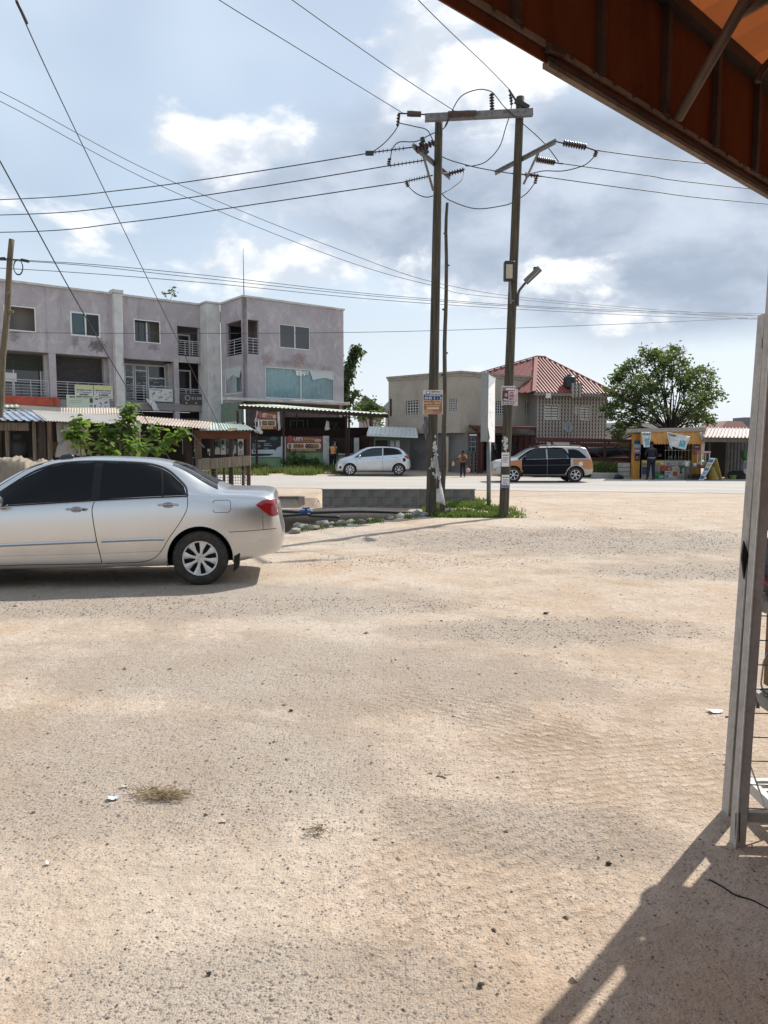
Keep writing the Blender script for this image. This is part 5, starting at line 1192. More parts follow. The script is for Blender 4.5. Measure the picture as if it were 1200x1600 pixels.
# notch with terrace wall and water tank
nw = A(893, 618, 43.4); nw1 = A(909, 604, 43.4)
nt = bpy.data.objects.new('tank_parapet', MB().box(0, nw1.x - nw.x, 0, 1.6, 0, nw1.z - nw.z + .3).mesh('tank_parapet', MTILE)); link(nt, th_); nt.matrix_local = ROOTM[th_.name] @ Matrix.Translation((nw.x, 43.3, nw.z - .1))
part('wall_lamp', px_box(MB(), 853, 615, 861, 622, 42.7, .2), WHT, th_, False, True)
tk = thing('water_tank', 'black plastic water tank standing on the red roofed house', 'water tank', (A(890, 606, 43.9).x, 43.9, A(890, 606, 43.9).z))
tr_ = .36
part('tank_body', MB().lathe([(0, 0), (tr_, 0), (tr_ * 1.04, .05), (tr_, .12), (tr_ * 1.04, .2), (tr_, .28), (tr_ * 1.04, .36), (tr_, .44), (tr_ * 1.03, .55), (tr_ * .8, .66), (tr_ * .45, .70), (0, .71)], (0, 0, 0), n=24), M('black_tank', (.014, .014, .016), .4), tk, 50)
part('tank_lid', MB().lathe([(0, .70), (.16, .70), (.17, .76), (.12, .79), (0, .8)], (0, 0, 0), n=18), M('black_tank', (.014, .014, .016)), tk, 50)
part('inlet_pipe', MB().tube([(.25, -.1, .6), (.32, -.15, .72), (.42, -.2, .6), (.42, -.2, 0)], .025, 8), MATS['black_tank'], tk, 1)
ds = thing('satellite_dish', 'grey satellite dish mounted on the patterned tile wall', 'satellite dish', A(888, 680, 42.9))
dc = A(888, 667, 42.8)
part('dish', MB().lathe([(.0, .06), (.15, .045), (.27, .01), (.33, -.02), (.335, -.03), (.27, .0), (.15, .035), (0, .05)], dc, (-.25, 1, -.25), 24), M('dish_grey', (.25, .26, .28), .5), ds, 1, True)
part('feed_arm', MB().tube([dc + Vector((0, .1, -.3)), dc + Vector((-.05, -.35, -.05))], .018, 6).tube([dc + Vector((-.05, -.35, -.05)), dc + Vector((-.05, -.30, .02))], .04, 8), MGALV, ds, False, True)
part('mount', MB().tube([dc + Vector((0, .08, 0)), dc + Vector((0, .25, -.1)), dc + Vector((0, .25, -.45))], .03, 8), MGALV, ds, False, True)

# red steel truss and black pipe beside the kiosk
tt = thing('steel_truss', 'long oxide red steel truss raised behind the wagon', 'truss', (A(912, 735, 38).x, 38, 0))
YT = 38.0
part('top_chord', MB().bar(A(836, 685.5, YT), A(990, 689, YT), .1, .14), MRED, tt, False, True)
part('bottom_chord', MB().bar(A(836, 718, YT), A(990, 718, YT), .1, .16), MRED, tt, False, True)
part('top_chord', MB().bar(A(840, 688, YT + 1.2), A(990, 690, YT + 1.2), .1, .12), MRED, tt, False, True)
for px in (841, 862, 894.5, 902.5, 945, 985): part('upright', MB().bar(A(px, 718, YT), A(px, 688, YT), .12 if px in (902.5, 945) else .09), MRED, tt, False, True)
for (a, b) in (((862, 692), (890, 714)), ((903, 690), (941, 715)), ((949, 690), (983, 714)), ((841, 690), (860, 715))): part('diagonal', MB().bar(A(*a, YT), A(*b, YT), .06), MRED, tt, False, True)
for px in (846, 983): part('leg', MB().bar((A(px, 740, YT).x, YT, 0), A(px, 718, YT), .14), MRED, tt, False, True)
for px in (860, 902, 945): part('cross_tie', MB().bar(A(px, 689, YT), A(px, 689.5, YT + 1.2), .07), MRED, tt, False, True)
p0, p1 = A(905, 707, 38.7), A(988, 706.5, 38.7)
single('black_pipe', MB().tube([p0, p0.lerp(p1, .01), p0.lerp(p1, .99), p1], [.24, .28, .28, .24], 20), M('black_pipe_big', (.02, .02, .024), .35), 'thick black plastic pipe lying inside the red truss', 'pipe', 50)
single('white_sheeting', px_box(MB(), 855, 690, 890, 701, 39.2, .05), M('white_tin', (.62, .63, .61)), 'white tin sheeting seen through the red truss', 'tin sheet')
single('yard_wall', px_box(MB(), 838, 692, 990, 742, 42.5, .15), M('yard_red', (.10, .03, .026), .9, col2=(.05, .03, .028)), 'dull red yard wall behind the steel truss', 'wall')
lowm = M('low_wall_concrete', (.33, .31, .28), .92, col2=(.25, .235, .21), vs=2, bump=.3)
single('low_wall', px_box(MB(), 926, 739, 972, 750.5, 35.0, .3, .02), lowm, 'low grey concrete kerb wall between the wagon and the kiosk', 'wall')
bp = thing('block_stack', 'stack of grey concrete blocks beside the yellow kiosk', 'blocks', A(977, 751, 34.8))
for r in range(4):
    for c in range(1): part('block', px_box(MB(), 969 + r * .4, 723.5 + r * 7, 985, 730 + r * 7, 34.7 + .02 * r, .4, .015), lowm, bp, False, True)
single('black_bag', xf(rock_mb(.2, 44, .8), Matrix.Translation((A(966, 746, 34.5).x, 34.5, .12))), M('black_plastic_bag', (.012, .012, .013), .5), 'small black plastic bag by the block stack', 'bag', 50)

# ================================================================== FAR BACKGROUND
for nm, lb, poly, Y, col in (('far_house', 'distant house with dark gabled roof behind the terrace', ((553, 640), (570, 617), (602, 640)), 78, (.07, .068, .07)), ('far_house', 'distant house with pale grey roof left of the plaster house', ((594, 640), (612, 622), (640, 640)), 70, (.25, .29, .29)), ('far_house', 'distant house with pale pink roof at far right', ((1122, 672), (1137, 657.5), (1160, 658.5), (1172, 672)), 80, (.40, .24, .22)), ('far_house', 'distant grey roofed house left of the kiosk tree', ((935, 673), (950, 661), (1020, 660), (1075, 673)), 60, (.36, .37, .36))):
    P = [A(x, y, Y) for x, y in poly]; base = A(poly[0][0], 690, Y)
    t = thing(nm, lb, 'house', (P[0].x, Y, 0), group='distant houses')
    part('roof', MB().prism(P, (0, 6, 0)), M('far_roof_%d' % Y, col, .8), t, False, True)
    part('wall', MB().box(P[0].x + .5, P[-1].x - .5, Y + .5, Y + 5.5, 0, P[0].z - .01), M('far_wall', (.36, .33, .30), .9), t, False, True)
t = thing('far_tower', 'distant grey building block beside the right post', 'building', (A(1166, 680, 85).x, 85, 0))
part('block', MB().box(A(1158, 680, 85).x, A(1175, 680, 85).x, 85, 88, 0, A(1164, 663, 85).z).box(A(1163, 680, 85).x, A(1175, 680, 85).x, 85.2, 88, 0, A(1164, 652, 85).z), M('far_grey', (.13, .15, .17), .9), t, False, True)

# ================================================================== CARS
def paint(name, col, metal=.6, rough=.28, dust=None):
    if name in MATS: return MATS[name]
    m = bpy.data.materials.new(name); m.use_nodes = True; MATS[name] = m; T = NT(m.node_tree)
    O = T.n('ShaderNodeTexCoord').outputs['Object']; z = T.n('ShaderNodeSeparateXYZ', ins={0: O}).outputs[2]
    c = T.n('ShaderNodeRGB').outputs[0]; c.default_value = (*col, 1)
    d = T.m('MULTIPLY', T.ss(T.m('ADD', z, T.m('MULTIPLY', T.noise(O, 2, 3, .5), .4)), .3, .95, 1, 0), T.ss(T.noise(O, 5, 3, .5), .2, .75, .45, 1))
    d = T.m('MULTIPLY', d, .42)
    c = T.mix(d, c, dust or (.36, .28, .20))
    b = T.n('ShaderNodeBsdfPrincipled', ins={'Base Color': c, 'Metallic': T.m('MULTIPLY', T.m('SUBTRACT', 1.0, d), metal), 'Roughness': T.m('ADD', rough, T.m('MULTIPLY', d, .45)), 'Coat Weight': T.m('SUBTRACT', .7, d), 'Coat Roughness': .22})
    T.t.links.new(b.outputs[0], T.n('ShaderNodeOutputMaterial').inputs[0]); return m
MTYRE = M('tyre_rubber', (.022, .021, .02), .85, col2=(.05, .043, .035), vs=14)
MRIM = M('wheel_silver', (.66, .665, .67), .4, .3, col2=(.56, .54, .50), vs=9)
MTRIM = M('black_trim', (.014, .014, .015), .55, spec=.25)
MCHR = M('chrome', (.6, .6, .62), .15, 1.0)
MTINT = M('tinted_glass', (.005, .006, .008), .05, spec=.22, var=0)
MREDL = M('tail_red', (.28, .008, .012), .12, coat=.8, var=.05)
class Car:
    """body surface lofted along x (rear = 0, front = L); y left, z up"""
    def __init__(s, keys):
        s.k = {n: pch(v) for n, v in keys.items()}; s.L = keys['top'][-1][0]; s.cache = {}
    def sec(s, x):
        key = round(x, 4)
        if key in s.cache: return s.cache[key]
        K = {n: f(x) for n, f in s.k.items()}
        b, w, zs, wc, t, dr = K['bot'], K['wm'], K['zs'], K['wc'], K['top'], K['drop']
        zs = min(zs, t - dr - .01); zm = b + (zs - b) * .48
        P = [(0, b), (w * .80, b), (w * .955, b + .045), (w * .985, b + (zm - b) * .5), (w, zm), (w * .992, zm + (zs - zm) * .6), (w * K['sh'], zs), ((w * K['sh'] * .38 + wc * .62), zs + (t - dr - zs) * .66), (wc, t - dr), (wc * .86, t - dr * .42), (wc * .55, t - dr * .12), (0, t)]
        out = []
        n = len(P)
        for i in range(n - 1):
            p0, p1, p2, p3 = P[max(i - 1, 0)], P[i], P[i + 1], P[min(i + 2, n - 1)]
            sub = 5
            for q in range(sub):
                u = q / sub
                if i in (0,): out.append((p1[0] + (p2[0] - p1[0]) * u, p1[1])); continue
                tens = .38
                m1 = ((p2[0] - p0[0]) * tens, (p2[1] - p0[1]) * tens); m2 = ((p3[0] - p1[0]) * tens, (p3[1] - p1[1]) * tens)
                h1, h2, h3, h4 = 2 * u ** 3 - 3 * u * u + 1, u ** 3 - 2 * u * u + u, -2 * u ** 3 + 3 * u * u, u ** 3 - u * u
                out.append((h1 * p1[0] + h2 * m1[0] + h3 * p2[0] + h4 * m2[0], h1 * p1[1] + h2 * m1[1] + h3 * p2[1] + h4 * m2[1]))
        out.append(P[-1]); s.cache[key] = out; return out
    def y(s, x, z):
        S = s.sec(x); S = S[8:]
        zz = np.maximum.accumulate([p[1] for p in S]) + np.arange(len(S)) * 1e-6
        return float(np.interp(z, zz, [p[0] for p in S]))
    def zt(s, x, y):
        S = s.sec(x)[30:][::-1]
        return float(np.interp(abs(y), [p[0] for p in S], [p[1] for p in S]))
    def body(s, wheels, step=.022):
        n = int(s.L / step); xs_ = []
        x = 0.0
        while x < s.L: xs_.append(x); x += .008 if (x < .16 or x > s.L - .16) else step
        xs_.append(s.L)
        # align grid columns around the arches is not needed: the rim is snapped to the circle
        secs = [s.sec(x) for x in xs_]; m = len(secs[0]); V = []; F = []
        def snap(px, py, pz): return (px, py, pz)
        for x, S in zip(xs_, secs):
            for (yy, zz) in S: V.append([x, yy, zz])
        idx = lambda i, j: i * m + j
        kept = []; removed = set()
        for i in range(len(xs_) - 1):
            for j in range(m - 1):
                q = (idx(i, j), idx(i, j + 1), idx(i + 1, j + 1), idx(i + 1, j)); c = [sum(V[a][k] for a in q) / 4 for k in range(3)]
                ins = any((c[0] - wx) ** 2 + (c[2] - wz) ** 2 < wr ** 2 for wx, wz, wr in wheels) and c[1] > .45
                (removed.update(q) if ins else kept.append(q))
        kv = set(a for q in kept for a in q)
        for a in removed & kv:
            x, yy, zz = V[a]
            for wx, wz, wr in wheels:
                d = math.hypot(x - wx, zz - wz)
                if d < wr + .06 and yy > .45:
                    nx_, nz = wx + (x - wx) * wr / d, wz + (zz - wz) * wr / d
                    V[a] = [nx_, s.y(nx_, nz) if nz > s.k['bot'](nx_) + .05 else yy, nz]
        nV = len(V); full = V + [[x, -y_, z] for x, y_, z in V]
        F = kept + [tuple(a + nV for a in reversed(q)) for q in kept]
        # end caps
        F.append(tuple(idx(0, j) for j in range(m - 1, -1, -1)) + tuple(idx(0, j) + nV for j in range(1, m - 1)))
        F.append(tuple(idx(len(xs_) - 1, j) for j in range(m)) + tuple(idx(len(xs_) - 1, j) + nV for j in range(m - 2, 0, -1)))
        mb = MB(); mb.v = [tuple(p) for p in full]; mb.f = F
        bm = bmesh.new(); me = bpy.data.meshes.new('t'); me.from_pydata(mb.v, [], mb.f); bm.from_mesh(me); bmesh.ops.remove_doubles(bm, verts=bm.verts, dist=.0005); bmesh.ops.recalc_face_normals(bm, faces=bm.faces)
        out = MB().addbm(bm); bpy.data.meshes.remove(me); return out
    def patch(s, xsr, zlo, zhi, side=1, off=.004, nx=26, nz=8):
        zlo, zhi = pch(zlo), pch(zhi)
        def f(u, v):
            x = xsr[0] + (xsr[1] - xsr[0]) * u; z = zlo(x) + (max(zhi(x), zlo(x) + .002) - zlo(x)) * v
            return (x, side * (s.y(x, z) + off), z)
        return MB().grid(f, nx, nz)
    def strip(s, pts, w, side=1, off=.003, sub=6, thick=0.0, closed=False):
        P = [(p.x, p.z) for p in crom([(a, 0, b) for a, b in (pts + [pts[0]] if closed else pts)], sub)] if sub > 1 else pts
        mb = MB(); n = len(P); vs = []
        for i, (x, z) in enumerate(P):
            x2, z2 = P[min(i + 1, n - 1)]; x1, z1 = P[max(i - 1, 0)]; d = math.hypot(x2 - x1, z2 - z1) or 1; nx_, nz = -(z2 - z1) / d * w / 2, (x2 - x1) / d * w / 2
            for sg in (-1, 0, 1):
                a, b = x + sg * nx_, z + sg * nz; vs.append((a, side * (s.y(a, b) + off + (thick if sg == 0 else 0)), b))
        return mb.add(vs, [f for i in range(n - 1) for f in ((i * 3, i * 3 + 1, i * 3 + 4, i * 3 + 3), (i * 3 + 1, i * 3 + 2, i * 3 + 5, i * 3 + 4))])
    def top(s, x0, x1, w0, w1, off=.004, nx=14, ny=14, curve=0.0):
        def f(u, v):
            x = x0 + (x1 - x0) * u; t = v * 2 - 1; yy = t * (w0 + (w1 - w0) * u); x = x + curve * t * t
            return (x, yy, s.zt(x, yy) + off)
        return MB().grid(f, nx, ny)

def wheel(par, x, z, y, side, R, r, w, spokes, kind):
    """wheel with its axle along y; side +1 = outer face towards +y"""
    prof = [(r, -w * .5), (r * 1.04, -w * .5), (R * .90, -w * .52), (R * .975, -w * .44), (R, -w * .33), (R, w * .33), (R * .975, w * .44), (R * .90, w * .52), (r * 1.06, w * .50), (r * 1.0, w * .46), (r * .96, w * .2), (r * .96, -w * .4)]
    c = (x, y, z)
    ty = MB().lathe(prof, c, (0, side, 0), 40, True)
    wh = part('wheel', ty, MTYRE, par, 40)
    part('tread_grooves', MB().lathe([(R + .001, -w * .12), (R + .0015, -w * .10)], c, (0, side, 0), 40).lathe([(R + .001, w * .10), (R + .0015, w * .12)], c, (0, side, 0), 40), MTRIM, wh)
    part('rim_well', MB().lathe([(r * .97, w * .44), (r * .93, w * .30), (r * .9, w * .12), (0, w * .10)], c, (0, side, 0), 32), MTRIM, wh, 40)
    Mx = Matrix.Translation(c) @ (Matrix.Rotation(0, 4, 'X') if side > 0 else Matrix.Rotation(math.pi, 4, 'Z'))
    rm = MB().lathe([(r * .90, w * .43), (r * .93, w * .49), (r * .99, w * .50), (r * 1.0, w * .45)], (0, 0, 0), (0, 1, 0), 40)
    for k in range(spokes):
        a = 2 * math.pi * k / spokes + .2; da, dw = (.17, .235) if kind == 'cap' else (.13, .17)
        def pt(rr, ang, yy): return (rr * math.cos(ang), yy, rr * math.sin(ang))
        sp_ = []
        for rr, hw, yy in ((r * .20, .42 if kind == 'cap' else .45, w * .47), (r * .5, da * 1.02, w * .495), (r * .93, dw, w * .47)):
            sp_ += [pt(rr, a - hw, yy - .004), pt(rr, a - hw * .55, yy + .006), pt(rr, a + hw * .55, yy + .006), pt(rr, a + hw, yy - .004)]
        rm.add(sp_, [(i * 4 + j, i * 4 + j + 1, i * 4 + 5 + j, i * 4 + 4 + j) for i in range(2) for j in range(3)])
    rm.lathe([(r * .27, w * .40), (r * .27, w * .485), (r * .2, w * .51), (r * .17, w * .515), (r * .16, w * .505), (0, w * .505)], (0, 0, 0), (0, 1, 0), 24)
    part('rim', xf(rm, Mx), MRIM, wh, 50)
    em = MB().lathe([(r * .115, w * .512), (r * .125, w * .52), (r * .135, w * .512)], (0, 0, 0), (0, 1, 0), 20).lathe([(r * .05, w * .512), (r * .06, w * .52), (r * .07, w * .512)], (0, 0, 0), (0, 1, 0), 14)
    part('hub_emblem', xf(em, Mx), MCHR, wh, 1)
    return wh
def arch_liner(par, x, z, R, y0, y1):
    for sd in (1, -1):
        mb = MB().grid(lambda u, v: (x + R * math.cos(-.25 + u * (math.pi + .5)), sd * (y0 + (y1 - y0) * v), z + R * math.sin(-.25 + u * (math.pi + .5))), 24, 1)
        mb.add([(x + R * math.cos(t), sd * y0, z + R * math.sin(t)) for t in [-.25 + (math.pi + .5) * i / 24 for i in range(25)]], [tuple(range(25))])
        part('wheel_arch', mb, MTRIM, par)
def rounded(x0, x1, z0, z1, r):
    pts = []
    for cx, cz, a0 in ((x1 - r, z1 - r, 0), (x0 + r, z1 - r, 90), (x0 + r, z0 + r, 180), (x1 - r, z0 + r, 270)):
        for i in range(5): a = math.radians(a0 + i * 22.5); pts.append((cx + r * math.cos(a), cz + r * math.sin(a)))
    return pts

# ------------------------------------------------------------------ silver sedan
S = Car(dict(
    top=[(0, .60), (.02, .66), (.055, .86), (.085, 1.0), (.13, 1.06), (.25, 1.085), (.66, 1.10), (.78, 1.15), (1.30, 1.405), (1.65, 1.465), (2.15, 1.485), (2.62, 1.455), (2.85, 1.40), (3.55, 1.03), (3.66, .995), (4.2, .88), (4.4, .77), (4.48, .64), (4.5, .54)],
    bot=[(0, .47), (.05, .36), (.25, .31), (.55, .25), (.95, .22), (3.6, .21), (4.3, .22), (4.5, .36)],
    wm=[(0, .56), (.02, .66), (.08, .735), (.2, .79), (.45, .825), (.9, .845), (2.2, .85), (3.6, .845), (4.1, .80), (4.35, .68), (4.5, .45)],
    zs=[(0, .56), (.055, .82), (.1, .93), (.25, 1.0), (.6, 1.03), (1.1, 1.035), (1.55, 1.025), (3.3, .93), (3.8, .86), (4.3, .74), (4.5, .48)],
    sh=[(0, .97), (.2, .955), (.5, .94), (1.0, .945), (1.4, .955), (3.3, .955), (4.5, .94)],
    wc=[(0, .46), (.06, .60), (.15, .66), (.62, .665), (.8, .60), (1.05, .565), (1.3, .555), (2.0, .575), (2.85, .56), (3.4, .60), (3.6, .63), (4.2, .60), (4.5, .40)],
    drop=[(0, .02), (.1, .03), (.3, .035), (.65, .045), (1.3, .065), (2, .065), (2.85, .065), (3.6, .06), (4.3, .05), (4.5, .03)]))
sed = thing('sedan_car', 'silver four door sedan parked at left with dark tinted windows', 'car', (0, 0, 0), 0)
def place(o, loc, rz, sc=1.0):
    o.location = loc; o.rotation_euler = (0, 0, rz); o.scale = (sc,) * 3
MSIL = paint('silver_paint', (.60, .605, .605), .9, .24, (.44, .36, .27))
SWH = [(.955, .315, .372), (3.56, .315, .372)]
bd = part('body', S.body(SWH), MSIL, sed, 45)
for x, z, R_ in SWH: arch_liner(sed, x, z, .385, .40, .80)
part('underbody', MB().box(.8, 4.2, -.6, .6, .2, .3), MTRIM, sed)
for sd in (1, -1):
    for x in (.955, 3.56): wheel(sed, x, .315, sd * .735, sd, .315, .203, .195, 8, 'cap')
belt = [(1.08, 1.035), (1.55, 1.018), (2.3, .985), (3.0, .945), (3.35, .925)]
for sd in (1, -1):
    dr = part('rear_door_window', S.patch((1.10, 2.06), [(1.10, 1.048), (1.55, 1.032), (2.06, 1.006)], [(1.10, 1.053), (1.13, 1.13), (1.2, 1.2), (1.32, 1.30), (1.45, 1.36), (1.65, 1.398), (2.06, 1.415)], sd, .003), MTINT, sed)
    dr2 = part('front_door_window', S.patch((2.14, 3.33), [(2.14, 1.003), (2.8, .968), (3.33, .938)], [(2.14, 1.416), (2.4, 1.408), (2.62, 1.375), (2.85, 1.28), (3.15, 1.08), (3.33, .945)], sd, .003), MTINT, sed)
    part('window_trim', S.strip([(1.085, 1.035), (1.11, 1.13), (1.19, 1.215), (1.31, 1.315), (1.44, 1.375), (1.65, 1.412), (2.1, 1.43), (2.4, 1.422), (2.63, 1.388), (2.87, 1.29), (3.17, 1.085), (3.37, .935)], .022, sd, .004, 5, .004), MTRIM, sed)
    part('belt_moulding', S.strip([(1.085, 1.035), (1.6, 1.017), (2.2, .99), (2.8, .957), (3.37, .925)], .016, sd, .005, 6, .004), MTRIM, sed)
    part('belt_chrome', S.strip([(1.085, 1.022), (1.6, 1.005), (2.2, .978), (2.8, .945), (3.37, .913)], .008, sd, .005, 6, .003), MCHR, sed)
    part('door_pillar', S.patch((2.055, 2.145), [(2.055, 1.0), (2.145, .996)], [(2.055, 1.425), (2.145, 1.426)], sd, .0045, 3, 8), MTRIM, sed)
    part('quarter_divider', S.strip([(1.36, 1.03), (1.375, 1.2), (1.40, 1.335)], .02, sd, .006, 4), MTRIM, sed)
    GAP = M('shut_line', (.03, .03, .032), .8)
    part('door_gap', S.strip([(1.085, 1.03), (1.082, .95), (1.10, .86), (1.18, .72), (1.30, .55), (1.38, .42), (1.46, .335), (1.58, .29), (1.75, .28), (2.02, .275)], .008, sd, .002), GAP, sed)
    part('door_gap', S.strip([(2.10, 1.0), (2.125, .93), (2.13, .85), (2.10, .6), (2.06, .36), (2.05, .275)], .009, sd, .002), GAP, sed)
    part('door_gap', S.strip([(3.36, .92), (3.37, .8), (3.32, .5), (3.25, .29), (2.9, .275), (2.05, .275)], .008, sd, .002), GAP, sed)
    part('bumper_gap', S.strip([(.62, .615), (.4, .625), (.22, .635), (.08, .642)], .007, sd, .002), GAP, sed)
    part('lamp_gap', S.strip([(.235, .80), (.235, .70), (.23, .64)], .005, sd, .002), GAP, sed)
    fc_ = part('fuel_flap' if sd > 0 else 'body_plug', S.strip(rounded(.60, .80, .845, .985, .035), .006, sd, .002, 1, 0, True) if sd > 0 else S.strip([(.6, .9), (.61, .9)], .004, sd, .001), GAP, sed)
    part('side_moulding', S.strip([(1.35, .545), (1.5, .548), (2.04, .535)], .036, sd, .004, 3, .008), MSIL, sed)
    part('side_moulding', S.strip([(2.10, .533), (2.6, .52), (3.3, .50)], .036, sd, .004, 3, .008), MSIL, sed)
    part('sill_crease', S.strip([(1.40, .40), (2.0, .385), (3.2, .37)], .02, sd, .0015, 3, -.006), MSIL, sed)
    for hx, hz in ((1.30, .935), (2.30, .895)):
        hb = part('door_handle', S.strip([(hx - .11, hz), (hx - .08, hz + .006), (hx + .08, hz + .006), (hx + .11, hz)], .028, sd, .006, 3, .03), MSIL, sed)
        part('handle_recess', MB().add([(hx + .065 * math.cos(t), sd * (S.y(hx, hz) + .0035), hz + .035 * math.sin(t)) for t in [i * math.pi / 8 for i in range(16)]], [tuple(range(16))]), M('recess_shade', (.30, .30, .295), .5), hb)
        if hx > 2: part('key_lock', MB().lathe([(0, .03), (.012, .03), (.014, .0)], (hx - .085, sd * (S.y(hx, hz) + .012), hz), (0, sd, 0), 10), MTRIM, hb)
    part('tail_lamp', S.patch((.055, .31), [(.055, .80), (.12, .785), (.2, .83), (.31, .925)], [(.055, .955), (.12, .985), (.22, .98), (.31, .93)], sd, .006, 16, 8), MREDL, sed)
    part('head_lamp', S.patch((4.0, 4.36), [(4.0, .72), (4.36, .60)], [(4.0, .80), (4.2, .80), (4.36, .70)], sd, .006, 10, 6), M('lamp_clear', (.5, .52, .53), .08), sed)
    part('arch_lip', MB().tube([(.955 + .378 * math.cos(t), sd * (S.y(.955 + .378 * math.cos(t), max(.30, .315 + .378 * math.sin(t))) - .004), .315 + .378 * math.sin(t)) for t in [math.radians(-8 + 196 * i / 30) for i in range(31)]], .010, 6), MSIL, sed, 1)
    part('mud_flap', MB().prism([(.585, sd * .74 - .09, .14), (.565, sd * .74 - .09, .40), (.50, sd * .74 - .09, .36), (.52, sd * .74 - .09, .2)], (0, .16, 0)), MTRIM, sed)
    part('wing_mirror', MB().addbm((lambda bm: (bmesh.ops.create_uvsphere(bm, u_segments=14, v_segments=10, radius=1), [setattr(v, 'co', Vector((3.12 + .07 * v.co.x, sd * (.93 + .11 * v.co.y * 1), 1.0 + .075 * v.co.z))) for v in bm.verts], bm)[-1])(bmesh.new())), MSIL, sed, 1)
part('rear_window', S.top(.80, 1.33, .60, .47, .004, curve=-.04), MTINT, sed, 1)
part('windscreen', S.top(2.80, 3.52, .50, .64, .004, curve=-.05), MTINT, sed, 1)
part('roof_aerial', MB().addbm((lambda bm: (bmesh.ops.create_uvsphere(bm, u_segments=12, v_segments=8, radius=1), [setattr(v, 'co', Vector((2.55 + .09 * v.co.x, .25 + .035 * v.co.y, 1.465 + .045 * max(v.co.z, -.3) * (1.0 if v.co.x > -.2 else 1.25)))) for v in bm.verts], bm)[-1])(bmesh.new())), M('aerial_black', (.02, .02, .025), .4), sed, 1, label='small dark bud vase shaped aerial pod on the roof')
part('rear_bumper', S.patch((.0, .02), [(0, .5), (.02, .5)], [(0, .55), (.02, .6)], 1, .002, 2, 2), MSIL, sed)
# the local frame has the rear at x = 0 and +x forward; the car faces left in the picture
place(sed, (-1.275, 9.35, .0), math.pi + math.radians(7.0))

# ------------------------------------------------------------------ silver hatchback
Hc = Car(dict(
    top=[(0, .58), (.03, .72), (.09, .98), (.2, 1.12), (.45, 1.34), (.62, 1.43), (1.0, 1.47), (1.6, 1.48), (2.1, 1.455), (2.4, 1.40), (3.15, 1.02), (3.28, .97), (3.65, .86), (3.82, .72), (3.9, .55)],
    bot=[(0, .42), (.1, .30), (.5, .22), (3.4, .2), (3.8, .22), (3.9, .34)],
    wm=[(0, .56), (.05, .68), (.2, .78), (.6, .83), (1.5, .84), (3.0, .835), (3.5, .77), (3.75, .62), (3.9, .40)],
    zs=[(0, .54), (.06, .82), (.15, .95), (.4, 1.04), (.9, 1.03), (2.6, .92), (3.2, .84), (3.7, .70), (3.9, .46)],
    sh=[(0, .96), (.4, .95), (3.9, .94)],
    wc=[(0, .42), (.08, .58), (.2, .58), (.6, .54), (1.2, .56), (2.4, .54), (3.1, .60), (3.6, .56), (3.9, .36)],
    drop=[(0, .02), (.2, .05), (.7, .07), (2.4, .07), (3.2, .06), (3.7, .05), (3.9, .03)]))
hat = thing('hatchback_car', 'small silver hatchback parked across the road before the restaurant', 'car')
HWH = [(.62, .30, .35), (3.12, .30, .35)]
MSIL2 = paint('silver_blue_paint', (.58, .62, .66), .8, .27, (.42, .35, .28))
part('body', Hc.body(HWH), MSIL2, hat, 45)
part('underbody', MB().box(.3, 3.6, -.6, .6, .18, .3), MTRIM, hat)
for x, z, R_ in HWH: arch_liner(hat, x, z, .36, .40, .78)
